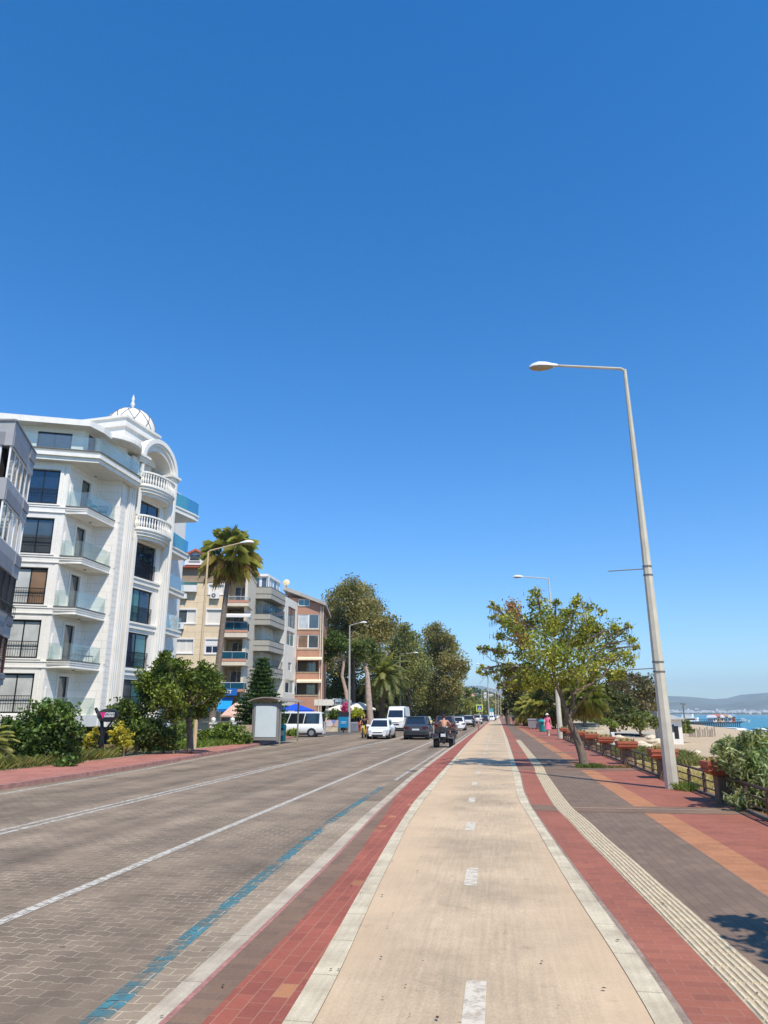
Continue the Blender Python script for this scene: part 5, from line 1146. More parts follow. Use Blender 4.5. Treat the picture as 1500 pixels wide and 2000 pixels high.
for i in range(60):
    a = rng.random() * 6.28; r = .4 + rng.random() * .8; b = Vector((5.0 + math.cos(a) * r * .6, 15.0 + math.sin(a) * r * .7, .45 + .2 * rng.random())); e = b + Vector((math.cos(a) * .15, math.sin(a) * .15, .25 + .35 * rng.random())); q.tube([b, e], [.008, .003], 4, False)
    for k in range(16): sp_.append(tuple(b.lerp(e, .2 + .8 * k / 15) + Vector(rng.normal(size=3)) * .04))
wb(q, 'stems', M_bark, ole); sp_ = np.array(sp_); leaf_mesh('shoots', sp_, np.full(len(sp_), .035), colset(len(sp_), (.10, .17, .05), (.3, .36, .18)), ole, 0, 4.5)
# a tree standing just outside the right edge of the photograph: its branch tips shade the paving
make_tree('broadleaf_tree', 'small tree whose leaf shadows fall on the paving at the lower right edge', (5.0, 3.4, 0), [(5.0, 3.4, 0), (4.7, 3.6, 1.2), (4.3, 3.9, 2.2)], [(3.35, 4.75, 3.0, .38), (3.7, 4.5, 3.2, .45), (4.1, 3.6, 3.5, .6), (4.6, 3.0, 3.4, .6), (5.2, 3.4, 3.8, .7), (3.15, 5.3, 3.1, .22)], .09, .5, tr=.08, spread=.4)
# ------------------------------------------------------------------ vegetation on the building side
GR = ((.035, .06, .012), (.11, .16, .03))
sh = make_tree('shrub', 'big rounded dark green shrub at the far left in front of the white building', (-15.9, 23.5, 0), [(-15.9, 23.5, 0), (-15.9, 23.5, .5)], pxb([(60, 1440, 34), (95, 1425, 36), (125, 1440, 32), (75, 1405, 30), (110, 1400, 30), (50, 1470, 26), (100, 1470, 34), (135, 1470, 24), (40, 1425, 22), (85, 1385, 16), (115, 1382, 14), (150, 1425, 16), (70, 1485, 20), (125, 1488, 18), (20, 1420, 20), (92, 1374, 8)], 24.0, depth=.9), .085, .85, ((.03, .055, .012), (.12, .18, .04)), .1, cat='shrub', v=.35)
make_tree('shrub', 'dark leafy shrub behind the black sign', (-15.2, 30, 0), [(-15.2, 30, 0), (-15.2, 30, .5)], pxb([(240, 1390, 22), (262, 1405, 26), (245, 1420, 22), (275, 1430, 26), (300, 1420, 26), (255, 1445, 20), (285, 1450, 22), (320, 1440, 24), (225, 1385, 12), (248, 1372, 8), (330, 1455, 16)], 30.5, depth=.9), .09, .8, ((.022, .042, .010), (.10, .135, .028)), .1, cat='shrub', v=.35)
make_tree('shrub', 'yellow flowering shrub left of the black sign', (-16.0, 27.8, 0), [(-16.0, 27.8, 0), (-16, 27.8, .4)], pxb([(180, 1438, 10), (186, 1428, 8), (174, 1452, 11), (168, 1466, 12), (158, 1474, 10), (182, 1460, 7)], 28.4, depth=.4), .06, .7, ((.14, .13, .03), (.42, .34, .04)), .04, cat='shrub', aspect=2.6)
make_tree('shrub', 'yellow flowering shrub right of the black sign', (-14.9, 28.4, 0), [(-14.9, 28.4, 0), (-14.9, 28.4, .4)], pxb([(228, 1430, 11), (240, 1436, 11), (226, 1448, 10), (243, 1456, 12), (232, 1418, 8), (250, 1442, 9)], 28.9, depth=.4), .06, .7, ((.13, .14, .03), (.40, .34, .04)), .04, cat='shrub', aspect=2.6)
blades('grass', (-16.1, 29.2, 0), .7, 1.0, 1600, .38, ((.35, .26, .12), (.5, .4, .2)), label='dry straw-coloured weeds around the foot of the black sign', cat='grass', w_=.012)
blades('grass', (-15.3, 24, 0), .5, 5, 3000, .35, ((.08, .12, .02), (.3, .27, .08)), label='weeds along the back of the left pavement', cat='grass', w_=.01)
blades('grass', (-16.0, 42, 0), 1.2, 9, 7000, .3, ((.09, .15, .02), (.24, .30, .05)), label='tall bright weeds along the pavement before the bus shelter', cat='grass', w_=.02)
make_tree('citrus_tree', 'round dense dark green tree standing at the pavement edge before the cream building', (gp(372, 1472)[0], gp(372, 1472)[1], 0), [gp(372, 1472), at(371, 1440, 31.5), at(368, 1400, 31.5), at(362, 1385, 31.5)],
          pxb([(322, 1283, 15), (330, 1298, 20), (312, 1305, 18), (295, 1328, 24), (285, 1350, 22), (330, 1325, 30), (365, 1325, 28), (390, 1310, 20), (400, 1300, 12), (405, 1330, 24), (422, 1325, 14), (428, 1350, 14), (370, 1355, 32), (330, 1360, 32), (300, 1372, 24), (405, 1360, 26), (345, 1385, 24), (385, 1382, 22), (275, 1335, 12), (352, 1300, 16)], 31.5, depth=1.5), .085, .8, ((.025, .045, .009), (.15, .185, .027)), .16, M_bark, sub=11, spread=.32, v=.35)
q_ = [(400, 1440, 16), (425, 1435, 18), (450, 1440, 16), (470, 1438, 16), (385, 1445, 14), (440, 1425, 14), (415, 1455, 14), (465, 1450, 12), (350, 1450, 14), (345, 1430, 14), (365, 1415, 14), (480, 1445, 10)]
make_tree('hedge', 'loose green hedge between the round tree and the bus shelter', (-16.0, 41, 0), None, pxb(q_, 42.0, depth=1.4), .12, .8, ((.045, .08, .015), (.17, .21, .04)), cat='hedge')
make_tree('shrub', 'small green bush beside the parked white minibus', (gp(572, 1441)[0], 57.5, -.1), None, pxb([(566, 1431, 8), (576, 1432, 9), (570, 1438, 7)], 57.0, depth=.4), .12, .8, ((.05, .1, .015), (.2, .24, .04)), cat='shrub')

# ---- palms
def fan_palm(loc, top, R, label, group=None, live=34, dead=26, tr=.22, seed=1, name='palm_tree', skirt=1.0):
    rr = random.Random(seed); t = empty(name, loc, 0, label, 'palm tree', group); O = Vector(loc); T = Vector(top) - O
    q = MB(); n = 14; q.tube([Vector((0, 0, 0)).lerp(T, i / n) + Vector((math.sin(i * .5) * .02, 0, 0)) for i in range(n + 1)], [tr * (1.25 - .45 * i / n) * (1 + .04 * (i % 2)) for i in range(n + 1)], 10); q.build('trunk', paint('palm_trunk', (.22, .17, .13), rough=.95, var=.3, scale=5, bump=.8), t, True)
    def fronds(count, el0, el1, Rf, droop, nm, cols, rseg=28):
        V = []; F = []; CC = []
        for i in range(count):
            az = 2 * math.pi * (i * .618 + rr.random() * .1); el = el0 + (el1 - el0) * (i + rr.random()) / count
            el += rr.uniform(-.18, .18); d = Vector((math.cos(az) * math.cos(el), math.sin(az) * math.cos(el), math.sin(el))); s = Vector((-math.sin(az), math.cos(az), 0)); u = s.cross(d) * -1
            if u.z < 0: u = -u
            if cols[0][0] > .4 and Rf < R: pass
            pl = Rf * (.50 + .12 * rr.random()); c = T + Vector((0, 0, .1 * rr.random())) + d * pl; k = len(V)
            b0_ = T + Vector((0, 0, 0)); V += [b0_ - s * .03, b0_ + s * .03, c + s * .02, c - s * .02]; F.append((k, k + 1, k + 2, k + 3)); mt_ = rr.random(); sc_ = .75 + .4 * rr.random(); cc = [(x_ * (1 - mt_) + y_ * mt_) * sc_ for x_, y_ in zip(*cols)]; CC += [cc] * 4
            for j in range(rseg):
                a = math.radians(-105 + 210 * (j + .5) / rseg); L = Rf * (.48 + .18 * rr.random()) * (1 - .25 * abs(a) / 1.83); dd = d * math.cos(a) + s * math.sin(a)
                mid = c + dd * L * .6 + u * .06 * Rf; tip = c + dd * L + Vector((0, 0, -1)) * L * droop * (.6 + .8 * rr.random()); w_ = (s * math.cos(a) - d * math.sin(a)) * .013 * Rf / 1.6
                k = len(V); V += [c, mid - w_, mid + w_, tip]; F += [(k, k + 1, k + 3), (k, k + 3, k + 2)]; CC += [cc] * 4
        me = bpy.data.meshes.new(nm); me.from_pydata([tuple(v) for v in V], [], F); ca = me.color_attributes.new('Col', 'FLOAT_COLOR', 'POINT')
        ca.data.foreach_set('color', np.concatenate([np.array(CC), np.ones((len(CC), 1))], 1).astype(np.float32).ravel()); me.materials.append(M_leaf)
        o = bpy.data.objects.new(nm, me); COL.objects.link(o); o.parent = t; KIDS.setdefault(t.name, []).append(o)
    fronds(live, 1.5, -.5, R, .3, 'fronds', ((.22, .26, .05), (.52, .50, .13)))
    fronds(int(live * .5), -.1, -1.0, R, .5, 'yellowing_fronds', ((.28, .27, .06), (.46, .38, .12)))
    if dead: fronds(dead, -.75, -1.5, R * 1.0, .05, 'dead_fronds', ((.46, .32, .17), (.30, .19, .10)), 12)
    return t
PYY = 50.0; fan_palm((ratio(415, 1400) * PYY - .1, PYY, 0), at(451, 1082, PYY), 2.15, 'tall fan palm with a shaggy skirt of dead fronds in front of the cream building', live=26, dead=34, tr=.2, seed=4)
def feather_palm(loc, top, R, label, n=46, tr=.35, seed=2, cols=((.13, .16, .045), (.28, .28, .09)), el0=1.4, el1=-.5):
    rr = random.Random(seed); t = empty('palm_tree', loc, 0, label, 'palm tree'); O = Vector(loc); T = Vector(top) - O
    q = MB(); m = 12; q.tube([Vector((0, 0, -.2)).lerp(T, i / m) for i in range(m + 1)], [tr * (1.0 + .12 * (i % 2) - .1 * i / m) for i in range(m + 1)], 9); q.build('trunk', paint('date_palm_trunk', (.17, .11, .075), rough=1, var=.4, scale=4, bump=1), t)
    V = []; F = []; CC = []
    for i in range(n):
        az = 2 * math.pi * i * .618; el = el0 + (el1 - el0) * (i + rr.random()) / n; L = R * (.8 + .3 * rr.random()); h = Vector((math.cos(az), math.sin(az), 0)); s = Vector((-math.sin(az), math.cos(az), 0)); mt_ = rr.random(); sc_ = .7 + .5 * rr.random(); cc = [(x_ * (1 - mt_) + y_ * mt_) * sc_ for x_, y_ in zip(*cols)]
        pts = []
        for k in range(9):
            u = k / 8; e = el - u * u * 1.15; pts.append((T if not pts else pts[-1]) + (h * math.cos(e) + Vector((0, 0, math.sin(e)))) * (L / 8 if k else 0))
        for k in range(8):
            a, b = pts[k], pts[k + 1]; j = len(V); V += [a - s * .02, a + s * .02, b + s * .015, b - s * .015]; F.append((j, j + 1, j + 2, j + 3)); CC += [cc] * 4
            if k < 1: continue
            for w_ in range(8):
                c = a.lerp(b, w_ / 8); D = (b - a).normalized(); ll = R * .15 * math.sin(math.pi * (k + w_ / 8) / 9.4) + .05
                for sg in (-1, 1):
                    tip = c + (s * sg * .8 + D * .55 + Vector((0, 0, -.35))) * ll; j = len(V); V += [c - D * .013 * R, c + D * .013 * R, tip]; F.append((j, j + 1, j + 2)); CC += [cc] * 3
    me = bpy.data.meshes.new('fronds'); me.from_pydata([tuple(v) for v in V], [], F); ca = me.color_attributes.new('Col', 'FLOAT_COLOR', 'POINT')
    ca.data.foreach_set('color', np.concatenate([np.array(CC), np.ones((len(CC), 1))], 1).astype(np.float32).ravel()); me.materials.append(M_leaf); o = bpy.data.objects.new('fronds', me); COL.objects.link(o); o.parent = t
    return t
DYp = 88.0; feather_palm((ratio(745, 1395) * DYp, DYp, -.1), at(747, 1322, DYp), 3.9, 'date palm with arching fronds in front of the tall dark trees', n=60)
# spiky yellow-green plant at the left edge
feather_palm((-16.6, 21.6, 0), (-16.6, 21.6, .35), 1.5, 'yellow-green spiky plant cut by the left edge beside the big shrub', n=70, tr=.12, seed=5, cols=((.16, .20, .03), (.55, .5, .14)), el0=1.5, el1=.2)

# ---- tiered conifer behind the bus shelter
NY = 53.0; nb = (ratio(508, 1400) * NY, NY, 0)
np_ = empty('conifer', nb, 0, 'dark tiered conifer behind the bus shelter', 'conifer')
topz = at(505, 1286, NY)[2]; q = MB(); q.cyl((0, 0, 0), (0, 0, topz), .12, .03, 8); q.build('trunk', M_bark, np_)
q = MB(); P = []; Cc = []
nt_ = 17
for k in range(nt_):
    u = k / (nt_ - 1); z = 1.0 + (topz - 1.1) * u; Rk = (2.1 if u < .35 else 2.1 * (1 - (u - .35) / .65)) * 1.0 * (.68 if .35 < u < .8 else 1) + .2; Rk = np.interp(u, [0, .25, .42, .5, .8, 1], [1.75, 1.75, 1.25, .9, .65, .22])
    for j in range(10):
        a = 2 * math.pi * (j + .3 * (k % 3)) / 10 + rng.normal() * .08; e = Vector((math.cos(a) * Rk, math.sin(a) * Rk, z + .05)); m = Vector((math.cos(a) * Rk * .5, math.sin(a) * Rk * .5, z - .06)); q.tube([(0, 0, z), m, e], [.02, .016, .008], 4, False)
        nn = int(120 * Rk / .8); s = rng.random(nn) ** .7; x = math.cos(a) * Rk * s; y = math.sin(a) * Rk * s; w_ = .10 * (1 + .8 * s); P.append(np.stack([x + rng.normal(size=nn) * w_, y + rng.normal(size=nn) * w_, z - .06 + .12 * s * s + rng.normal(size=nn) * .05], 1))
q.build('branches', M_bark, np_); P = np.concatenate(P); leaf_mesh('needles', P, np.full(len(P), .09), colset(len(P), (.018, .04, .012), (.05, .09, .02)), np_, .6, 2.5, world=False)

# ---- big trees beyond the buildings
EUC = ((.095, .098, .032), (.25, .205, .08)); EUC2 = ((.085, .10, .03), (.21, .20, .065)); DK = ((.035, .042, .014), (.10, .11, .03))
def big(label, Y, base, L, trunkpx, leaf=.21, dens=.58, cols=EUC, depth=4.5, tr=.4, bark=None, nm='eucalyptus_tree', v=.16, group='tall trees beyond the buildings', sub=9, spread=.36, seed=1, **k):
    b = (ratio(base, 1395) * Y, Y, -.1)
    return make_tree(nm, label, b, [b] + [at(x, y, Y) for x, y in trunkpx] if trunkpx else [b, (b[0], Y, 2.5)], pxb(L, Y, depth=depth, seed=seed), leaf, dens, cols, tr, bark or M_bark, group=group, sub=sub, spread=spread, limb_r=.3, up=.15, v=v, **k)
big('tallest broad eucalyptus crown beside the red brick block', 105, 690, [(680, 1152, 24), (705, 1160, 24), (655, 1180, 26), (690, 1185, 34), (725, 1185, 26), (640, 1200, 20), (660, 1220, 36), (700, 1225, 38), (735, 1215, 30), (755, 1215, 18), (762, 1235, 12), (640, 1250, 28), (680, 1260, 34), (720, 1258, 32), (745, 1240, 18), (668, 1150, 12), (650, 1290, 26), (690, 1295, 30), (735, 1285, 24)], [(690, 1350), (690, 1270)])
big('mid-height eucalyptus between the two tallest crowns', 118, 800, [(790, 1232, 14), (785, 1250, 22), (805, 1250, 18), (770, 1265, 18), (795, 1280, 28), (770, 1300, 26), (815, 1285, 22), (790, 1320, 30), (820, 1320, 24), (765, 1335, 24), (800, 1355, 28), (775, 1372, 20)], [(798, 1360), (795, 1300)], cols=EUC2)
big('right-hand eucalyptus crown leaning over the road', 130, 862, [(850, 1225, 10), (838, 1236, 14), (855, 1245, 20), (870, 1245, 14), (840, 1262, 20), (868, 1270, 24), (885, 1262, 10), (850, 1290, 26), (885, 1290, 22), (903, 1300, 12), (895, 1320, 16), (860, 1320, 26), (835, 1330, 24), (880, 1340, 20), (855, 1355, 26), (830, 1370, 24), (875, 1368, 18), (845, 1385, 16), (905, 1310, 8)], [(862, 1360), (860, 1310)])
big('rust-tinged low crown filling the gap by the road', 160, 890, [(895, 1350, 12), (905, 1362, 12), (890, 1372, 16), (910, 1380, 12), (880, 1385, 12), (900, 1390, 10), (918, 1370, 8), (915, 1352, 7)], None, leaf=.4, cols=EUC2)
big('dark undergrowth tree behind the café', 112, 640, [(650, 1330, 26), (640, 1360, 22), (665, 1355, 24), (690, 1340, 24), (680, 1372, 20), (710, 1360, 22), (645, 1385, 16), (700, 1388, 14), (725, 1375, 18), (670, 1392, 12)], None, cols=DK, nm='broadleaf_tree')
big('dark undergrowth tree behind the date palm', 115, 735, [(745, 1340, 22), (735, 1370, 20), (755, 1365, 20), (760, 1390, 16), (735, 1392, 14), (780, 1395, 12), (720, 1395, 10)], None, cols=DK, nm='broadleaf_tree')
big('dark undergrowth tree low behind the traffic', 135, 830, [(810, 1390, 14), (830, 1390, 14), (850, 1395, 12), (795, 1385, 12), (870, 1393, 12)], None, cols=((.05, .06, .02), (.13, .13, .04)), nm='broadleaf_tree')
big('bright green pine crown by the red brick block', 92, 668, [(648, 1248, 14), (662, 1250, 14), (640, 1262, 12), (672, 1262, 14), (655, 1268, 14), (640, 1285, 10)], [(684, 1400), (676, 1350), (668, 1320), (672, 1290), (660, 1265)], leaf=.2, cols=((.03, .05, .01), (.08, .12, .022)), depth=1.5, tr=.28, bark=M_barkp, nm='pine_tree')
big('green pine with a thick pinkish trunk next to the date palm', 84, 725, [(700, 1265, 16), (715, 1258, 14), (725, 1270, 14), (705, 1280, 14), (690, 1275, 10), (735, 1285, 10)], [(722, 1390), (719, 1350), (717, 1315), (708, 1285)], leaf=.2, cols=((.035, .05, .01), (.10, .125, .025)), depth=1.5, tr=.42, bark=M_barkp, nm='pine_tree')
big('small yellow-green bush behind the blue bin', 84, 696, [(697, 1390, 9), (705, 1393, 8), (690, 1396, 7)], None, leaf=.18, cols=((.15, .18, .02), (.42, .42, .04)), depth=.6, tr=.05, nm='shrub', group=None)
big('magenta flowering climber beside the café canopy', 80, 676, [(672, 1384, 5), (677, 1378, 6), (674, 1392, 5), (680, 1388, 5)], None, leaf=.15, cols=((.25, .02, .08), (.5, .05, .2)), depth=.4, tr=.04, nm='flowering_climber', group=None)
big('planting behind the painted low wall', 79, 640, [(620, 1398, 7), (632, 1400, 7), (645, 1398, 8), (655, 1396, 8), (612, 1402, 5), (650, 1390, 6)], None, leaf=.18, cols=((.05, .09, .015), (.15, .19, .03)), depth=.6, tr=.05, nm='shrub', group=None)
# further down the road
for i, (px_, py_, r_p, Y, c) in enumerate([(930, 1372, 12, 330, EUC2), (945, 1378, 11, 350, EUC2), (955, 1372, 10, 420, EUC), (965, 1372, 9, 430, EUC), (922, 1385, 11, 260, ((.07, .09, .02), (.18, .2, .04))), (938, 1390, 8, 300, ((.07, .09, .02), (.18, .2, .04))), (978, 1374, 9, 450, EUC2), (958, 1388, 8, 380, DK), (972, 1388, 8, 400, EUC2)]):
    big('distant roadside tree number %s along the left of the traffic' % 'one two three four five six seven eight nine'.split()[i] if False else ['pale green tree above the crossing sign', 'olive tree right of the crossing sign', 'brownish tree straight above the far traffic', 'brown tree at the vanishing point', 'bright green tree left of the crossing sign', 'low bright tree below the crossing sign', 'olive tree touching the promenade side trees', 'darkest low tree right behind the crossing sign', 'small olive tree at the end of the road'][i],
        Y, px_, [(px_, py_, r_p), (px_ - r_p * .6, py_ + 5, r_p * .7), (px_ + r_p * .6, py_ + 4, r_p * .7), (px_, py_ + 10, r_p * .7)], None, leaf=Y / 600, dens=.6, cols=c, depth=3, tr=.3, nm='roadside_tree', group='distant roadside trees', seed=i)
# ---- promenade side, beyond the leaning tree
big('dark spreading tree on the promenade beyond the leaning tree', 120, 1010, [(1000, 1340, 16), (1020, 1330, 20), (1045, 1335, 18), (1005, 1360, 16), (1025, 1358, 20), (1010, 1380, 14), (992, 1352, 9), (1030, 1378, 14), (1060, 1345, 14), (1012, 1395, 10), (1000, 1312, 14), (1030, 1310, 14)], [(1012, 1395), (1015, 1370)], leaf=.32, cols=((.03, .038, .012), (.12, .11, .03)), nm='promenade_tree', group='trees on the sea side')
big('thin dark conifer among the promenade walkers', 130, 992, [(990, 1372, 6), (992, 1382, 6), (988, 1390, 6), (985, 1378, 5)], None, leaf=.3, cols=DK, nm='promenade_tree', depth=1, group='trees on the sea side')
fan_palm((ratio(1065, 1395) * 95, 95, -.3), at(1065, 1375, 95), 2.6, 'low bushy fan palm behind the teal bin', live=44, dead=10, tr=.3, seed=9)
fan_palm((ratio(1040, 1395) * 110, 110, -.3), at(1040, 1388, 110), 2.6, 'low yellowing fan palm behind the wheelie bins', live=40, dead=10, tr=.3, seed=10)
fan_palm((ratio(1140, 1395) * 62, 62, -1.0), at(1140, 1362, 62), 1.8, 'slim fan palm just right of the leaning trunk', live=36, dead=16, tr=.14, seed=11)
big('dark trees behind the second lamp', 90, 1100, [(1085, 1350, 18), (1105, 1345, 18), (1090, 1375, 16), (1120, 1365, 16), (1075, 1395, 10), (1100, 1392, 14), (1120, 1388, 14), (1070, 1330, 14), (1110, 1320, 16)], [(1100, 1390), (1100, 1370)], leaf=.28, cols=((.035, .045, .014), (.14, .13, .04)), nm='promenade_tree', group='trees on the sea side')
big('dense dark rounded tree above the stone steps', 78, 1195, [(1165, 1375, 20), (1190, 1368, 22), (1215, 1375, 20), (1180, 1395, 20), (1205, 1398, 20), (1228, 1392, 14), (1155, 1360, 16), (1180, 1350, 16), (1160, 1398, 14), (1222, 1408, 10)], [(1195, 1420), (1195, 1400)], leaf=.2, cols=((.026, .034, .010), (.095, .10, .024)), nm='promenade_tree', group='trees on the sea side')
big('brownish eucalyptus behind the tall leaning lamp', 100, 1255, [(1215, 1335, 16), (1240, 1332, 16), (1262, 1335, 15), (1278, 1350, 12), (1230, 1355, 18), (1255, 1355, 20), (1275, 1372, 12), (1240, 1378, 16), (1262, 1385, 14), (1200, 1330, 14), (1190, 1345, 14), (1212, 1318, 9), (1285, 1382, 6)], [(1257, 1410), (1254, 1385)], leaf=.26, cols=((.05, .05, .022), (.16, .125, .06)), tr=.25, group='trees on the sea side')
big('small forked olive-coloured tree by the white beach hut', 64, 1252, [(1240, 1402, 12), (1255, 1398, 12), (1268, 1405, 12), (1250, 1410, 12), (1280, 1410, 10), (1238, 1412, 8), (1292, 1412, 9)], [(1250, 1432), (1252, 1420)], leaf=.14, cols=((.06, .08, .025), (.17, .18, .05)), depth=1.2, tr=.14, nm='beach_tree', group=None)
big('round green bush right of the leaning lamp by the beach hut', 78, 1336, [(1330, 1420, 8), (1340, 1416, 9), (1345, 1424, 8), (1334, 1430, 8), (1345, 1433, 7)], None, leaf=.16, cols=((.06, .08, .02), (.17, .18, .05)), depth=.8, tr=.08, nm='beach_bush', group=None)
big('low hedge along the top of the stone steps', 70, 1170, [(1140, 1402, 7), (1152, 1403, 7), (1165, 1405, 7), (1178, 1407, 7), (1190, 1411, 7), (1200, 1415, 6)], None, leaf=.14, cols=((.07, .11, .02), (.2, .24, .05)), depth=.5, tr=.04, nm='hedge', group=None)
# ------------------------------------------------------------------ vehicles
M_tyre = paint('tyre', (.018, .018, .018), rough=.85); M_rim = paint('rim', (.45, .45, .46), rough=.35, metal=.7); M_blackp = paint('black_plastic', (.02, .02, .022), rough=.6)
M_carglass = paint('car_glass', (.015, .02, .025), rough=.04, var=.1, spec=.9, coat=.5); M_head_l = paint('headlight', (.55, .57, .58), rough=.1, spec=.9); M_tail = paint('tail_light', (.14, .008, .008), rough=.2, spec=.8)
M_plate = paint('number_plate', (.62, .62, .62), rough=.5)
def cpaint(n, c): return paint('car_' + n, c, rough=.3, var=.02, coat=.8, spec=.5)
def car(label, loc, rz, mat, L=4.2, W=1.75, H=1.48, kind='hatch', facing='', name='car', cat='car', group=None, roof=None, detail=True):
    """front looks along local +Y"""
    t = empty(name, loc, rz, label, cat, group); h = L / 2; w = W / 2
    belt = {'hatch': .60, 'suv': .60, 'van': .50, 'minivan': .48, 'sedan': .60}[kind] * H if kind != 'van' else 1.42
    if kind == 'minivan': belt = 1.0
    hood = {'hatch': .56, 'suv': .58, 'van': 0, 'minivan': 0, 'sedan': .56}[kind] * H
    st = {'hatch': [(-h, .42, belt - .12, .84), (-h + .12, .28, belt, .95), (-h * .55, .22, belt + .02, 1), (0, .20, belt, 1), (h * .45, .22, belt - .02, .99), (h * .72, .22, hood - .02, .97), (h * .9, .25, hood - .12, .90), (h, .34, hood - .28, .74)],
          'suv': [(-h, .48, belt - .05, .86), (-h + .12, .32, belt + .02, .96), (-h * .5, .27, belt + .02, 1), (0, .26, belt, 1), (h * .42, .27, belt, .99), (h * .7, .27, hood, .97), (h * .9, .3, hood - .08, .92), (h, .4, hood - .25, .8)],
          'van': [(-h, .45, belt + .1, .95), (-h + .1, .32, belt + .1, .99), (0, .3, belt + .1, 1), (h * .6, .3, belt + .05, 1), (h * .8, .3, belt - .05, .97), (h * .93, .3, belt - .25, .92), (h, .38, belt - .45, .82)],
          'minivan': [(-h, .42, belt, .93), (-h + .1, .3, belt, .99), (0, .26, belt, 1), (h * .7, .26, belt, 1), (h * .9, .28, belt - .1, .95), (h, .36, belt - .35, .85)]}
    st['sedan'] = [(-h, .42, belt - .10, .82), (-h + .15, .28, belt - .03, .94)] + st['hatch'][2:]
    rings = []
    for y, zb_, zt, k in st[kind]:
        a = w * k; rings.append([(-a * .9, y, zb_), (a * .9, y, zb_), (a, y, zb_ + .12), (a * 1.0, y, (zb_ + zt) / 2 + .05), (a * .97, y, zt - .07), (a * .90, y, zt), (-a * .90, y, zt), (-a * .97, y, zt - .07), (-a, y, (zb_ + zt) / 2 + .05), (-a, y, zb_ + .12)])
    q = MB(); q.loft(rings); body = q.build('body', mat, t, True)
    # cabin
    cb = {'hatch': [(-h + .10, belt - .03, .88), (-h + .42, H - .07, .74), (-h + .9, H, .76), (.15, H, .76), (h * .40, H - .10 - .0, .74), (h * .62, belt - .04, .86)],
          'suv': [(-h + .08, belt, .90), (-h + .32, H - .08, .78), (-h + .7, H, .80), (.2, H, .80), (h * .34, H - .1, .78), (h * .58, belt - .02, .88)],
          'sedan': [(-h + .75, belt - .02, .86), (-h + 1.35, H - .05, .72), (-.2, H, .74), (.15, H, .74), (h * .36, H - .10, .72), (h * .62, belt - .04, .85)],
          'van': [(-h + .02, belt, .97), (-h + .04, H - .10, .90), (-h + .3, H, .88), (h * .38, H, .86), (h * .57, H - .38, .84), (h * .80, belt - .04, .92)],
          'minivan': [(-h + .03, belt - .02, .95), (-h + .16, H - .08, .84), (-h + .4, H, .84), (h * .5, H, .84), (h * .62, H - .1, .82), (h * .86, belt - .05, .92)]}[kind]
    n = len(cb); q = MB()
    top = [(w * k - .03 if 0 < i < n - 1 else w * k, y, z) for i, (y, z, k) in enumerate(cb)]
    rg = []
    for i, (y, z, k) in enumerate(cb):
        kb = .93; zb2 = belt - .06
        rg.append([(-w * kb, y, zb2), (w * kb, y, zb2), (w * k, y, z - .04 if 0 < i < n - 1 else z), (w * k - .08, y, z), (-w * k + .08, y, z), (-w * k, y, z - .04 if 0 < i < n - 1 else z)])
    q.loft(rg); q.build('cabin', roof or mat, t, True)
    def side_pt(y, z):           # half width of the cabin flank at (y, z)
        ys_ = [c[0] for c in cb]; zz = np.interp(y, ys_, [c[1] for c in cb]); kk = np.interp(y, ys_, [c[2] for c in cb]); u = (z - (belt - .06)) / max(zz - .04 - belt + .06, .05)
        return w * (.93 + (kk - .93) * min(max(u, 0), 1)) + .008
    zt_ = H - .13; zb_ = belt + .02
    yF, yR = cb[-1][0], cb[0][0]; yF2, yR2 = cb[-2][0], cb[1][0]
    spans = {'hatch': 2, 'suv': 3, 'sedan': 2, 'van': 1, 'minivan': 3}[kind]
    ya = yR + (.28 if kind != 'van' else L * .62); yb = yF - .30; yta = yR2 + .12 if kind != 'van' else ya; ytb = yF2 - .12
    for sg in (-1, 1):
        for k in range(spans):
            f0, f1 = k / spans, (k + 1) / spans
            y0b, y1b = ya + (yb - ya) * f0 + .03, ya + (yb - ya) * f1 - .03; y0t, y1t = yta + (ytb - yta) * f0 + .03, yta + (ytb - yta) * f1 - .03
            q = MB(); P = [(sg * side_pt(y0b, zb_), y0b, zb_), (sg * side_pt(y1b, zb_), y1b, zb_), (sg * side_pt(y1t, zt_), y1t, zt_), (sg * side_pt(y0t, zt_), y0t, zt_)]
            I = [(p[0] - sg * .02, p[1], p[2]) for p in P]; q.hexa(I + P if sg > 0 else P + I); q.build('side_window', M_carglass, t)
    def endglass(i0, i1, nm, ins, up_=.10, lo=.08):
        a, b = cb[i0], cb[i1]; d = 1 if i0 > 0 else -1
        A0 = Vector((0, a[0], a[1])); B0 = Vector((0, b[0], b[1])); nv = Vector((0, (B0 - A0).z, -(B0 - A0).y)).normalized(); nv = nv if nv.y * d > 0 else -nv
        l = A0.lerp(B0, lo) + nv * .012; u = A0.lerp(B0, 1 - up_) + nv * .012; wl, wu = w * a[2] - ins, w * b[2] - ins
        q = MB(); P = [(-wl, l.y, l.z), (wl, l.y, l.z), (wu, u.y, u.z), (-wu, u.y, u.z)]; I = [tuple(Vector(p) - nv * .03) for p in P]; q.hexa(I + P); q.build(nm, M_carglass, t)
    endglass(n - 1, n - 2, 'windscreen', .09, .05, .06)
    if kind not in ('van',): endglass(0, 1, 'rear_window', .12, .08, .22)
    # wheels
    r = {'hatch': .31, 'suv': .36, 'sedan': .31, 'van': .35, 'minivan': .32}[kind]; wy = (h * .64, -h * .62)
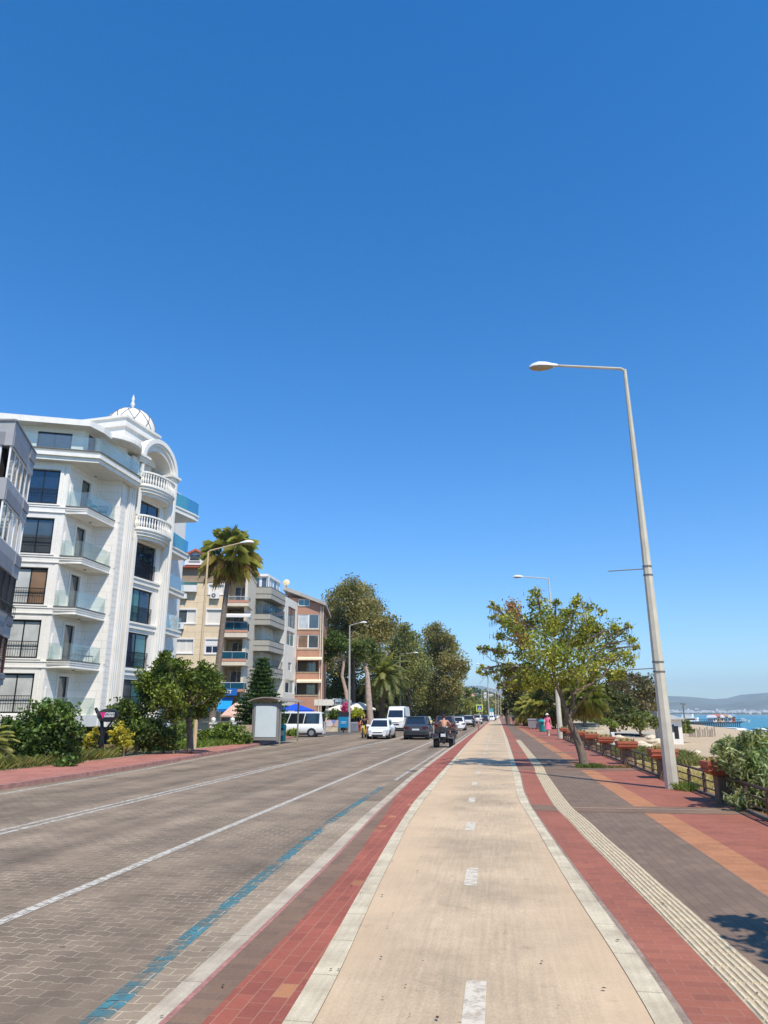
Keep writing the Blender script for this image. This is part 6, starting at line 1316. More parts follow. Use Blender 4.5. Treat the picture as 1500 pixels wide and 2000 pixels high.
    for y in wy:
        for sg in (-1, 1):
            q = MB(); q.cyl((sg * (w + .004), y, r), (sg * (w - .28), y, r), r + .055, n=20); q.build('wheel_arch', M_blackp, t)
            q = MB(); x0, x1 = sg * (w - .2), sg * (w + .02); q.tube([(x0, y, r), (x0 + (x1 - x0) * .1, y, r), (x0 + (x1 - x0) * .9, y, r), (x1, y, r)], [r * .93, r, r, r * .93], 20); wl_ = q.build('wheel', M_tyre, t, True)
            q = MB(); q.cyl((x1, y, r), (x1 + sg * .012, y, r), r * .62, n=14)
            q.build('rim', M_rim, wl_)
    zf = st[kind][-1]; yf = zf[0]; hl_z = (zf[2]) - .02
    if detail:
        for sg in (-1, 1):
            q = MB(); yy = st[kind][-2][0]; k1 = st[kind][-2][3]; zc = hl_z + .06
            q.loft([[(sg * w * .50, yf + .015, zc - .09), (sg * w * .50, yf + .01, zc + .02), (sg * w * .50, yf - .06, zc + .05)], [(sg * w * .80, yf - .02, zc - .08), (sg * w * .80, yf - .03, zc + .07), (sg * w * .8, yf - .12, zc + .09)], [(sg * (w * k1 + .012), yy + .02, zc - .02), (sg * (w * k1 + .012), yy - .02, zc + .10), (sg * (w * k1 - .05), yy - .05, zc + .12)]][::1]); q.build('headlight', M_head_l, t)
            k0 = st[kind][1][3]; yr = st[kind][0][0]; zc = belt - .16 if kind not in ('van', 'minivan') else belt - .1; q = MB(); hh = .1 if kind in ('hatch', 'suv', 'sedan') else .22
            q.loft([[(sg * w * .52, yr - .012, zc - hh * .6), (sg * w * .52, yr - .012, zc + hh * .6)], [(sg * w * .84, yr - .01, zc - hh), (sg * w * .84, yr - .01, zc + hh)], [(sg * (w * k0 + .01), yr + .13, zc - hh * .8), (sg * (w * k0 + .01), yr + .13, zc + hh)], [(sg * (w * k0 - .06), yr + .15, zc - hh * .8), (sg * (w * k0 - .06), yr + .15, zc + hh)]], closed=True) if kind in ('hatch', 'suv', 'sedan') else q.box(min(sg * w * .82, sg * w * .95), max(sg * w * .82, sg * w * .95), yr - .015, yr + .05, zc - hh, zc + hh)
            q.build('tail_light', M_tail, t)
            q = MB(); my = yF - .42; q.loft([[(sg * (w * .93), my, belt + .02), (sg * (w * .93), my - .05, belt + .1)], [(sg * (w + .06), my - .02, belt + .0), (sg * (w + .06), my - .05, belt + .16)], [(sg * (w + .2), my - .04, belt + .02), (sg * (w + .2), my - .06, belt + .15)], [(sg * (w + .18), my - .1, belt + .03), (sg * (w + .18), my - .1, belt + .14)]]); q.build('wing_mirror', mat if kind != 'van' else M_blackp, t)
        q = MB(); q.box(-w * .48, w * .48, yf - .05, yf + .018, hl_z - .32, hl_z - .18); q.box(-w * .4, w * .4, yf - .05, yf + .014, hl_z - .06, hl_z - .01); q.build('grille', M_blackp, t)
        q = MB(); q.box(-.26, .26, yf + .019, yf + .032, hl_z - .19, hl_z - .08); q.build('number_plate', M_plate, t)
        q = MB(); yr = st[kind][0][0]; q.box(-.26, .26, yr - .03, yr - .014, belt - .33, belt - .21); q.build('number_plate', M_plate, t)
        q = MB(); q.box(-w * .8, w * .8, yr - .02, yr + .08, st[kind][0][1] - .16, st[kind][0][1] + .05); q.box(-w * .7, w * .7, yf - .1, yf + .012, st[kind][-1][1] - .12, st[kind][-1][1] - .01); q.build('bumper', M_blackp if kind in ('suv', 'van') else mat, t)
        if kind in ('suv', 'hatch'): q = MB(); q.box(-w * .66, w * .66, -h + .25, -h + .45, H - .07, H - .015); q.build('spoiler', mat, t)
        q = MB(); q.box(-w * .96, w * .96, -h * .9, h * .88, .16, .26); q.build('underbody', M_blackp, t)
    return t
White = cpaint('white', (.80, .80, .78)); DBlue = cpaint('dark_blue', (.045, .055, .075)); Maroon = cpaint('maroon_grey', (.10, .05, .045)); Teal = cpaint('dark_teal', (.02, .06, .07)); Grey = cpaint('grey', (.25, .25, .26)); Blk = cpaint('black', (.02, .02, .022)); Yel = cpaint('taxi_yellow', (.85, .60, .06)); Silver = cpaint('silver', (.5, .5, .5))
GC = 'cars in the traffic'
def rd_at(px, Y): return (ratio(px, 1395) * Y, Y, ROAD_Z)
def face(px, Y, L, **k): p = rd_at(px, Y); return (p[0], p[1] + L / 2, ROAD_Z)
c = gp(737, 1444, ROAD_Z); car('white sedan driving towards the camera in the near oncoming lane', (c[0], c[1] + 2.1, ROAD_Z), math.pi, White, 4.3, 1.72, 1.46, 'sedan', group=GC)
c = gp(812, 1445, ROAD_Z); car('dark blue-grey SUV seen from behind, next to the white oncoming sedan', (c[0], c[1] + 2.15, ROAD_Z), 0, DBlue, 4.3, 1.84, 1.63, 'suv', group=GC)
car('white tall cargo van driving towards the camera', (ratio(770, 1395) * 80, 83.2, ROAD_Z), math.pi, White, 5.9, 2.02, 2.62, 'van', name='van', cat='van')
car('yellow taxi half hidden behind the dark SUV', (ratio(824, 1395) * 84, 86, ROAD_Z), math.pi, Yel, 4.3, 1.75, 1.55, 'hatch', group=GC)
car('dark maroon-grey car just ahead of the quad bike', (ratio(868, 1395) * 66, 68, ROAD_Z), 0, Maroon, 4.3, 1.85, 1.62, 'suv', group=GC)
car('white hatchback seen from behind to the right of the maroon-grey car', (ratio(893, 1395) * 84, 86, ROAD_Z), 0, White, 4.0, 1.72, 1.5, 'hatch', group=GC)
car('white SUV with a black roof driving away, beside a motorbike', (ratio(914, 1395) * 112, 114, ROAD_Z), 0, White, 4.4, 1.85, 1.62, 'suv', roof=Blk, group=GC)
car('dark teal car left of the black-roofed white SUV', (ratio(896, 1395) * 122, 124, ROAD_Z), 0, Teal, 4.3, 1.8, 1.6, 'suv', group=GC)
car('white SUV with a pale roof following right behind the black-roofed one', (ratio(931, 1395) * 138, 140, ROAD_Z), 0, White, 4.4, 1.85, 1.7, 'suv', group=GC)
for (px_, Y, m, k, d, l) in ((946, 180, Blk, 'suv', 0, 'small dark distant car left of the far lamp post'), (952, 205, Silver, 'hatch', 0, 'small silver distant car behind the dark one'), (959, 190, White, 'hatch', 0, 'small white distant car right of the far lamp post'), (963, 215, Blk, 'hatch', 0, 'tiny dark distant car right of the small white one'),
                          (960, 260, White, 'van', 0, 'tiny white distant van above the small white car'), (968, 300, Silver, 'hatch', 0, 'tiny silver car near the vanishing point'), (972, 360, White, 'hatch', 0, 'farthest white car at the vanishing point'), (905, 150, Silver, 'hatch', math.pi, 'distant silver car on the oncoming side')):
    car(l, (ratio(px_, 1395) * Y, Y, ROAD_Z), d, m, 4.2 if k != 'van' else 5.5, 1.75, 1.5 if k != 'van' else 2.5, k, group=GC, name='van' if k == 'van' else 'car', cat='van' if k == 'van' else 'car', detail=False)
c = gp(583, 1440, ROAD_Z); car('white minibus with dark side windows parked in the side street', (c[0] - .6, c[1] + .9, ROAD_Z + .02), math.radians(96), White, 4.9, 1.8, 1.95, 'minivan', name='minibus', cat='minibus')

# ------------------------------------------------------------------ people
M_skin = paint('tanned_skin', (.52, .25, .14), rough=.55, var=.06); M_skin2 = paint('light_skin', (.62, .38, .27), rough=.55, var=.05)
M_hair = paint('dark_hair', (.02, .015, .012), rough=.7); M_straw = paint('straw_hat', (.62, .5, .32), rough=.9)
def skin_obj(name, chains, mat, parent, levels=1):
    """connected edges with a radius per vertex, grown with a Skin modifier"""
    V = []; E = []; R = []; idx = {}
    def vid(p, r):
        k = tuple(round(c, 3) for c in p)
        if k not in idx: idx[k] = len(V); V.append(k); R.append(r)
        return idx[k]
    for ch in chains:
        ids = [vid(p, r) for p, r in ch]
        for a, b in zip(ids[:-1], ids[1:]):
            if a != b: E.append((a, b))
    me = bpy.data.meshes.new(name); me.from_pydata(V, E, []); me.materials.append(mat); o = bpy.data.objects.new(name, me); COL.objects.link(o)
    o.parent = parent; KIDS.setdefault(parent.name, []).append(o)
    o.modifiers.new('skin', 'SKIN').use_smooth_shade = True
    if not me.skin_vertices: 
        pass
    for i, sv in enumerate(me.skin_vertices[0].data): sv.radius = (R[i], R[i]); sv.use_root = (i == 0)
    m = o.modifiers.new('sub', 'SUBSURF'); m.levels = levels; m.render_levels = levels
    return o
def hand(wr, d, side, s=1.0):
    """palm, four unequal curled fingers and a thumb"""
    wr = Vector(wr); d = Vector(d).normalized(); s_ = Vector(side).normalized(); dn = d.cross(s_).normalized(); out = []
    palm = wr + d * .055 * s
    base = [(tuple(wr), .024 * s), (tuple(palm), .027 * s)]
    for k, (off, L) in enumerate(((-.028, .065), (-.010, .075), (.010, .070), (.027, .055))):
        r = palm + s_ * off * s + d * .025 * s; a = r + d * L * .5 * s + dn * .012 * s; b = a + d * L * .38 * s + dn * .03 * s
        out.append([(tuple(palm), .027 * s), (tuple(r), .010 * s), (tuple(a), .009 * s), (tuple(b), .007 * s)])
    th = wr + d * .02 * s - s_ * .03 * s; out.append([(tuple(wr), .024 * s), (tuple(th), .011 * s), (tuple(th + d * .035 * s - s_ * .015 * s + dn * .015 * s), .009 * s)])
    return [base] + out
def person(label, loc, rz, J, skin, top=None, bottom=None, hair=M_hair, hat=None, group=None, shoes=M_blackp, dress=None):
    """J: joints (metres, local, facing +Y): hip, waist, chest, neck, head, and L/R shoulder elbow wrist, hip knee ankle toe"""
    t = empty('person', loc, rz, label, 'person', group); ch = []
    V3 = lambda k: tuple(J[k])
    neck0 = Vector(J['neck']); ch.append([(V3('hip'), .135), (V3('waist'), .12), (V3('chest'), .15), (tuple(neck0 - Vector((0, 0, .04))), .07), (V3('neck'), .052), (tuple(Vector(J['head']) - Vector((0, 0, .08))), .06)])
    hv = []
    for s, sg in (('l', -1), ('r', 1)):
        ch.append([(V3('chest'), .15), (V3('sh' + s), .06), (V3('el' + s), .04), (V3('wr' + s), .027)])
        d = Vector(J['wr' + s]) - Vector(J['el' + s]); ch += hand(J['wr' + s], d, Vector((sg, 0, 0)) if abs(d.normalized().x) < .8 else (0, 1, 0))
        hx = Vector(J['hip']) + Vector((sg * .09, 0, -.04)); ch.append([(V3('hip'), .135), (tuple(hx), .09), (V3('kn' + s), .058), (V3('an' + s), .038), (V3('to' + s), .03)])
    skin_obj('body', ch, skin, t)
    H_ = Vector(J['head']); q = MB()
    prof = [(.001, -.115), (.035, -.11), (.055, -.085), (.068, -.04), (.076, .01), (.078, .05), (.066, .09), (.04, .112), (.001, .12)]
    rg = []
    for r, z in prof: rg.append([(H_.x + r * math.cos(2 * math.pi * k / 16), H_.y + r * 1.18 * math.sin(2 * math.pi * k / 16) + (.012 if math.sin(2 * math.pi * k / 16) > .5 and z < 0 else 0), H_.z + z) for k in range(16)])
    q.loft(rg); q.add([H_ + Vector((-.012, .088, -.025)), H_ + Vector((.012, .088, -.025)), H_ + Vector((0, .115, -.03)), H_ + Vector((0, .09, .02))], [(0, 1, 2), (0, 2, 3), (2, 1, 3)])
    for sg in (-1, 1): q.sphere(tuple(H_ + Vector((sg * .078, -.005, -.01))), .022, 6, 5)
    hd = q.build('head', skin, t, True)
    q = MB()
    for sg in (-1, 1): q.sphere(tuple(H_ + Vector((sg * .03, .084, .005))), .009, 6, 5)
    q.box(H_.x - .025, H_.x + .025, H_.y + .083, H_.y + .09, H_.z - .062, H_.z - .055); q.build('face_features', M_hair, hd)
    q = MB(); q.lathe(tuple(H_ + Vector((0, -.014, .012))), [(.082, -.05), (.088, 0), (.088, .045), (.074, .09), (.045, .118), (.001, .126)], 14); q.build('hair', hair, hd, True)
    if hat: q = MB(); q.lathe(tuple(H_ + Vector((0, 0, .05))), [(.19, -.01), (.1, .02), (.095, .09), (.06, .11), (.001, .115)], 16); q.build('hat', hat, t, True)
    if top:
        c2 = [[(V3('hip'), .145), (V3('waist'), .135), (V3('chest'), .165), (tuple(neck0 - Vector((0, 0, .05))), .08)]]
        for s in 'lr': sh = Vector(J['sh' + s]); c2.append([(V3('chest'), .165), (tuple(sh), .072), (tuple(sh.lerp(Vector(J['el' + s]), .6)), .062)])
        skin_obj('shirt', c2, top, t)
    if bottom:
        c2 = []
        for s, sg in (('l', -1), ('r', 1)):
            hx = Vector(J['hip']) + Vector((sg * .09, 0, -.04)); kn = Vector(J['kn' + s]); c2.append([(V3('hip'), .145), (tuple(hx), .105), (tuple(hx.lerp(kn, .9)), .088)])
        skin_obj('shorts', c2, bottom, t)
    if dress:
        hp = Vector(J['hip']); q = MB(); q.lathe(tuple(hp), [(.29, -.42), (.24, -.25), (.19, -.05), (.15, .12)], 18); q.build('skirt', dress, t, True)
    for s in 'lr':
        a, b = Vector(J['an' + s]), Vector(J['to' + s]); q = MB(); q.tube([a + Vector((0, 0, -.02)) - (b - a) * .25, a.lerp(b, .4) + Vector((0, 0, -.01)), b + (b - a) * .2], [.045, .048, .035], 8); q.build('shoe', shoes, t, True)
    return t
def standing(h=1.7, stride=.22, arm=.12, ph=1, lean=0):
    k = h / 1.75; g = lambda x, y, z: (x * k, y * k, z * k)
    return dict(hip=g(0, 0, .95), waist=g(0, 0, 1.10), chest=g(0, .01, 1.30), neck=g(0, .01, 1.50), head=g(0, .03, 1.64), shl=g(-.19, 0, 1.42), shr=g(.19, 0, 1.42), ell=g(-.24, -arm * ph, 1.14), elr=g(.24, arm * ph, 1.14), wrl=g(-.25, .02 - arm * ph, .88), wrr=g(.25, .1 + arm * ph, .90),
                knl=g(-.1, stride * .6 * ph + .03, .50), knr=g(.1, -stride * .5 * ph + .04, .50), anl=g(-.1, stride * ph, .09), anr=g(.1, -stride * ph, .10), tol=g(-.11, stride * ph + .15, .03), tor=g(.11, -stride * ph + .14, .035))
pinkm = paint('pink_cloth', (.75, .16, .26), rough=.8); whm = paint('white_cloth', (.75, .74, .72), rough=.8); drk = paint('dark_cloth', (.03, .03, .04), rough=.85); bluem = paint('blue_cloth', (.04, .08, .2), rough=.85)
p = gp(1071, 1437); person('person in a pink top and skirt with a pale hat walking by the teal bin', (p[0], p[1], 0), 2.9, standing(1.68), M_skin2, pinkm, None, hat=paint('pale_hat', (.75, .66, .6), rough=.9), dress=pinkm, shoes=whm)
p = gp(1003, 1415); person('person in a white shirt and white cap walking at the far end of the promenade', (p[0], p[1], 0), math.pi, standing(1.75, ph=-1), M_skin2, whm, drk, hat=whm)
p = gp(1009, 1414); person('person in a pink top walking beside the one in white', (p[0], p[1], 0), math.pi, standing(1.65), M_skin, paint('rose_cloth', (.6, .3, .3)), bluem)
p = gp(989, 1411); person('person in dark clothes far off on the bike lane', (p[0], p[1], 0), math.pi, standing(1.75), M_skin, drk, bluem)

# ------------------------------------------------------------------ quad bike and rider
a = gp(867, 1460, ROAD_Z); qb = empty('quad_bike', (a[0] - .0, a[1] + .6, ROAD_Z), 0, 'black quad bike seen from behind in the right lane', 'quad bike')
for y, r, w_ in ((-.62, .29, .27), (.62, .28, .22)):
    for sg in (-1, 1):
        x1 = sg * .56; q = MB(); q.tube([(x1 - sg * w_, y, r), (x1 - sg * w_ * .88, y, r), (x1 - sg * w_ * .1, y, r), (x1, y, r)], [r * .8, r, r, r * .8], 18); wl_ = q.build('wheel', M_tyre, qb, True)
        q = MB()
        for k in range(18): an = 2 * math.pi * k / 18; q.box(min(x1 - sg * w_, x1 - sg * .02) + .02, max(x1 - sg * w_, x1 - sg * .02), y + r * math.cos(an) - .02, y + r * math.cos(an) + .02, r + r * math.sin(an) - .016, r + r * math.sin(an) + .016)
        q.build('tread', M_tyre, wl_); q = MB(); q.cyl((x1, y, r), (x1 + sg * .01, y, r), r * .5, n=12); q.build('rim', M_rim, wl_)
for y in (-.62, .66):
    for sg in (-1, 1):
        q = MB(); R_ = .42; pf = [(math.pi * (.12 + .76 * k / 8)) for k in range(9)]
        q.loft([[(sg * .24, y + R_ * math.cos(t_), .33 + R_ * math.sin(t_) * .95), (sg * .62, y + R_ * math.cos(t_), .31 + R_ * math.sin(t_) * .95), (sg * .62, y + (R_ + .03) * math.cos(t_), .31 + (R_ + .03) * math.sin(t_) * .95), (sg * .24, y + (R_ + .03) * math.cos(t_), .35 + (R_ + .03) * math.sin(t_) * .95)] for t_ in pf]); q.build('fender', M_blackp, qb, True)
q = MB(); q.bbox(-.2, .2, -.75, .75, .3, .62, .06); q.tube([(-.5, -.62, .29), (.5, -.62, .29)], .04, 8); q.tube([(0, -.62, .28), (0, -.3, .32)], [.09, .06], 10); q.build('chassis', M_blackp, qb, True)
q = MB(); q.bbox(-.19, .19, -.65, .25, .66, .80, .05); q.build('seat', paint('seat_vinyl', (.025, .025, .025), rough=.5), qb, True)
q = MB()
for y0_, y1_ in ((-1.0, -.55), (.55, .95)):
    for x in (-.42, -.2, 0, .2, .42): q.cyl((x, y0_, .86), (x, y1_, .86), .013, n=5)
    q.tube([(-.45, y0_, .86), (.45, y0_, .86)], .015, 6); q.tube([(-.45, y1_, .86), (.45, y1_, .86)], .015, 6)
q.build('luggage_rack', M_blackp, qb)
q = MB(); q.bbox(-.17, .17, -1.0, -.72, .88, 1.12, .05); q.build('backrest', _MC['seat_vinyl'], qb, True)
q = MB(); q.tube([(-.38, .32, 1.05), (-.15, .42, 1.0), (.15, .42, 1.0), (.38, .32, 1.05)], .018, 7); q.cyl((0, .42, .6), (0, .42, 1.02), .035, n=8); q.build('handlebar', M_blackp, qb)
q = MB(); q.box(-.13, .13, -1.03, -1.01, .58, .74); q.build('number_plate', M_plate, qb)
for sg in (-1, 1): q = MB(); q.box(sg * .45 - .06, sg * .45 + .06, -1.02, -.98, .66, .72); q.build('tail_light', M_tail, qb)
J = dict(hip=(0, -.32, .92), waist=(0, -.28, 1.08), chest=(0, -.16, 1.30), neck=(0, -.08, 1.50), head=(0, -.03, 1.64), shl=(-.20, -.13, 1.42), shr=(.20, -.13, 1.42), ell=(-.36, .02, 1.18), elr=(.36, .02, 1.18), wrl=(-.34, .27, 1.10), wrr=(.34, .27, 1.10),
         knl=(-.30, .12, .88), knr=(.30, .12, .88), anl=(-.32, .1, .46), anr=(.32, .1, .46), tol=(-.33, .27, .40), tor=(.33, .27, .40))
person('shirtless person with short dark hair riding the quad bike, seen from behind', tuple(qb.location), 0, J, M_skin, None, drk)

# ------------------------------------------------------------------ motorbikes
def motorbike(label, loc, rz, body, rider=None):
    t = empty('motor_scooter', loc, rz, label, 'motorbike', 'two-wheelers in the traffic')
    for y in (-.6, .62):
        q = MB(); q.tube([(-.05, y, .27), (-.04, y, .27), (.04, y, .27), (.05, y, .27)], [.22, .27, .27, .22], 16); wl_ = q.build('wheel', M_tyre, t, True); q = MB(); q.cyl((-.055, y, .27), (.055, y, .27), .15, n=10); q.build('rim', M_rim, wl_)
    q = MB(); q.loft([[(-.1, -.85, .55), (.1, -.85, .55), (.08, -.85, .72), (-.08, -.85, .72)], [(-.17, -.4, .32), (.17, -.4, .32), (.15, -.4, .75), (-.15, -.4, .75)], [(-.15, -.05, .24), (.15, -.05, .24), (.15, -.05, .62), (-.15, -.05, .62)], [(-.17, .1, .24), (.17, .1, .24), (.17, .1, .32), (-.17, .1, .32)], [(-.18, .38, .26), (.18, .38, .26), (.18, .40, .5), (-.18, .40, .5)], [(-.17, .5, .45), (.17, .5, .45), (.12, .46, .95), (-.12, .46, .95)]]); q.build('bodywork', body, t, True)
    q = MB(); q.bbox(-.13, .13, -.8, -.02, .74, .82, .03); q.build('seat', M_blackp, t); q = MB(); q.tube([(-.33, .3, 1.02), (-.1, .42, 1.0), (.1, .42, 1.0), (.33, .3, 1.02)], .016, 6); q.cyl((0, .62, .27), (0, .42, 1.0), .03, n=8); q.build('handlebar', M_blackp, t)
    q = MB(); q.sphere((0, .56, .78), .08, 10, 6); q.build('headlight', M_head_l, t)
    return t
Js = dict(J); Js.update(hip=(0, -.35, .90), anl=(-.17, .18, .34), anr=(.17, .18, .34), tol=(-.18, .33, .30), tor=(.18, .33, .30), knl=(-.2, .12, .78), knr=(.2, .12, .78), ell=(-.3, .02, 1.18), elr=(.3, .02, 1.18), wrl=(-.29, .24, 1.08), wrr=(.29, .24, 1.08))
c = gp(708, 1442, ROAD_Z); l0 = (c[0], c[1] + .7, ROAD_Z); motorbike('yellow scooter partly hidden at the left flank of the white sedan', l0, math.pi, Yel)
person('person in dark clothes and helmet riding the yellow scooter', l0, math.pi, Js, M_skin, drk, drk, hair=Blk)
c = (ratio(925, 1395) * 108, 108, ROAD_Z); motorbike('dark motorbike riding behind the black-roofed white SUV', c, 0, Blk); person('person on the dark motorbike beside the white SUV', c, 0, Js, M_skin, drk, bluem, hair=Blk)

# ------------------------------------------------------------------ black oval sign on its curved stand
sgY = 27.9; g0 = gp(195, 1480); sgn = empty('oval_sign', (g0[0], g0[1], 0), 0, 'black oval sign with a pink mark on curved black legs by the left pavement', 'sign'); sY = g0[1]
S = lambda x, y: Vector(at(x, y, sY))
q = MB(); q.tube([S(187, 1479), S(192, 1468), S(198, 1450), S(200, 1430), S(199, 1412), S(195, 1400), S(190, 1390), S(187, 1383)], [.07, .075, .08, .075, .07, .07, .07, .06], 8); wb(q, 'curved_leg', M_iron, sgn, True)
q = MB(); q.tube([S(206, 1479), S(202, 1462), S(201, 1440), S(206, 1426), S(215, 1414), S(223, 1404)], [.03, .032, .035, .04, .04, .03], 7); wb(q, 'curved_leg', M_iron, sgn, True)
q = MB(); pc = S(214, 1397); q.box(g0[0] - .3, g0[0] + .25, sY - .15, sY + .15, -.0, .02); wb(q, 'foot_plate', M_iron, sgn)
rx, rz_ = .44, .26; fa = math.radians(8)
def ov(k, r, d): a = 2 * math.pi * k / 28; x = rx * r * math.cos(a); return (pc.x + x * math.cos(fa) + d * math.sin(fa), pc.y - .1 - d * math.cos(fa) + x * math.sin(fa), pc.z + rz_ * r * math.sin(a))
q = MB(); q.loft([[ov(k, .9, -.12) for k in range(28)], [ov(k, 1, -.06) for k in range(28)], [ov(k, 1, .05) for k in range(28)], [ov(k, .93, .09) for k in range(28)]]); wb(q, 'oval_panel', Blk, sgn, True)
M_pink = paint('sign_pink', (.75, .03, .22), rough=.4)
def sg_pt(x, z, d=.105): return (pc.x + x * math.cos(fa) + d * math.sin(fa), pc.y - .1 - d * math.cos(fa) + x * math.sin(fa), pc.z + z)
q = MB(); 
for tri in (((-.30, .11), (-.235, .11), (-.15, -.10), (-.165, -.135)), ((-.215, .11), (-.06, .11), (-.13, -.05), (-.145, -.085))): q.add([sg_pt(*p) for p in tri] + [sg_pt(p[0], p[1], .085) for p in tri], [(0, 1, 2, 3), (0, 4, 5, 1), (1, 5, 6, 2), (2, 6, 7, 3), (3, 7, 4, 0)])
wb(q, 'pink_mark', M_pink, sgn)
for body_, zz, xx in (('STUDIO', .035, -.09), ('LEGEND', -.065, -.115)):
    lettering(body_, .105, M_wframe, sgn, sg_pt(xx, zz, .10), fa, .004, .003)

# ------------------------------------------------------------------ bus shelter, bins, small street things
g1 = gp(492, 1452); g2_ = gp(541, 1453); bs = empty('bus_shelter', ((g1[0] + g2_[0]) / 2, g1[1], 0), 0, 'grey metal bus shelter with a blank pale poster panel at its end', 'bus shelter'); o_ = Vector(bs.location)
hw = (g2_[0] - g1[0]) / 2; M_steel = paint('shelter_steel', (.24, .23, .21), rough=.5, var=.08); M_plex = paint('blank_poster', (.62, .68, .66), rough=.3, var=.04, scale=1.5)
LY = 3.9
q = MB(); q.box(-hw + .06, hw - .06, -.1, .1, .18, 2.28); q.build('poster_case', M_steel, bs)
q = MB(); q.box(-hw + .19, hw - .22, -.12, -.1, .36, 2.12); q.build('poster', M_plex, bs)
for x in (-hw, hw):
    for y in (0, LY): q = MB(); q.box(x - .04, x + .04, y - .04, y + .04, 0, 2.45); q.build('post', M_steel, bs)
q = MB(); rg = []
for y in (-.35, LY + .35): rg.append([(x, y, 2.42 + .22 * (1 - (x / (hw + .25)) ** 2)) for x in np.linspace(-hw - .25, hw + .25, 9)] + [(x, y, 2.36 + .22 * (1 - (x / (hw + .25)) ** 2)) for x in np.linspace(hw + .25, -hw - .25, 9)])
q.loft(rg); q.build('roof', paint('shelter_roof', (.30, .25, .21), rough=.6, var=.15), bs, True)
q = MB(); q.box(-hw - .01, -hw + .01, .2, LY - .1, .35, 2.2); q.build('glass_back', G_clear, bs)
q = MB(); q.box(-hw + .15, -hw + .5, .5, LY - .5, .43, .47); q.box(-hw + .2, -hw + .25, .8, .85, 0, .43); q.box(-hw + .2, -hw + .25, LY - .85, LY - .8, 0, .43); q.build('bench', M_steel, bs)
def bin_(label, loc, mat, r=.27, h=1.0, panel=False):
    t = empty('litter_bin', loc, 0, label, 'litter bin'); q = MB(); q.lathe((0, 0, 0), [(r * .8, 0), (r * .92, .04), (r, h * .75), (r * 1.04, h * .8)], 18); q.build('body', mat, t, True)
    q = MB(); q.lathe((0, 0, 0), [(r * 1.07, h * .8), (r * 1.08, h * .86), (r * .85, h * .97), (.02, h)], 18); q.build('lid', mat, t, True); q = MB(); q.box(-r * .5, r * .5, -r * 1.06, -r * .8, h * .68, h * .76); q.build('slot', M_blackp, t)
    if panel: q = MB(); q.box(-.09, .13, -r - .03, -r - .01, h * .35, h * .62); q.build('notice', M_plate, t)
    return t
M_tealb = paint('teal_plastic', (.01, .34, .33), rough=.45, var=.08); M_dkg = paint('dark_green_plastic', (.01, .17, .14), rough=.5)
p = gp(552, 1448); bin_('teal litter bin with a white notice beside the bus shelter', (p[0], p[1], 0), M_tealb, .2, 1.05, True)
p = gp(546, 1447); bin_('dark green litter bin between the teal bin and the bus shelter', (p[0] + .03, p[1] + .35, 0), M_dkg, .24, 1.0)
p = gp(1063, 1429); bin_('turquoise litter bin beside the person in pink', (p[0], p[1], 0), M_tealb, .5, 1.15)
def wheelie(label, loc, m, lid):
    t = empty('wheelie_bin', loc, 0, label, 'wheelie bin', 'wheelie bins under the tan lamp'); q = MB(); q.loft([[(-.42, -.3, .12), (.42, -.3, .12), (.42, .3, .12), (-.42, .3, .12)], [(-.52, -.36, 1.0), (.52, -.36, 1.0), (.52, .36, 1.0), (-.52, .36, 1.0)]]); q.build('body', m, t)
    q = MB(); q.bbox(-.56, .56, -.4, .4, 1.0, 1.16, .07); q.build('lid', lid, t)
    for x in (-.38, .38):
        for y in (-.25, .25): q = MB(); q.cyl((x - .03, y, .09), (x + .03, y, .09), .09, n=10); q.build('wheel', M_tyre, t)
for x_, m, l, lab in ((1040, Grey, 'g', 'grey wheelie bin farthest left under the tan lamp'), (1047, M_steel, 'd', 'dark steel wheelie bin in the middle under the tan lamp'), (1054, paint('pale_green_plastic', (.35, .5, .42)), 'p', 'pale green wheelie bin next to the turquoise bin')):
    p = gp(x_, 1424); wheelie(lab, (p[0], p[1], 0), m, m)
p = gp(935, 1426); t = empty('bollard', (p[0], p[1], 0), 0, 'thin reddish-brown bollard on the red strip by the road', 'bollard'); q = MB(); q.lathe((0, 0, 0), [(.07, 0), (.07, .9), (.05, .95), (.001, .97)], 10); q.build('post', paint('bollard_brown', (.30, .13, .09), rough=.6), t, True); q = MB(); q.lathe((0, 0, .7), [(.075, 0), (.075, .1)], 10); q.build('reflective_band', M_head_l, t)
# crossing sign
Yc = 96; xc = ratio(937, 1395) * Yc; a = at(937, 1382.5, Yc); t = empty('crossing_sign', (xc, Yc, 0), 0, 'yellow square pedestrian crossing sign with a blue panel', 'road sign'); q = MB(); q.cyl((0, .03, 0), (0, .03, a[2] + .3), .04, n=8); q.build('post', M_pole, t)
q = MB(); q.box(-.42, .42, -.03, 0, a[2] - .45, a[2] + .4); q.build('backing_board', paint('sign_yellow_green', (.62, .72, .12), rough=.4), t); q = MB(); q.box(-.3, .3, -.045, -.032, a[2] - .32, a[2] + .28); bo3 = q.build('blue_panel', paint('sign_blue2', (.01, .05, .28), rough=.4), t)
q = MB(); q.add([(-.22, -.05, a[2] - .25), (.22, -.05, a[2] - .25), (0, -.05, a[2] + .2)], [(0, 1, 2)]); q.build('white_triangle', M_plate, bo3)
q = MB(); q.box(-.03, .03, -.056, -.051, a[2] - .1, a[2] + .02); q.sphere((0, -.056, a[2] + .06), .035, 8, 5); q.tube([(0, -.056, a[2] - .1), (-.06, -.056, a[2] - .22)], .018, 4); q.tube([(0, -.056, a[2] - .1), (.07, -.056, a[2] - .22)], .018, 4); q.build('walking_figure', M_blackp, bo3)
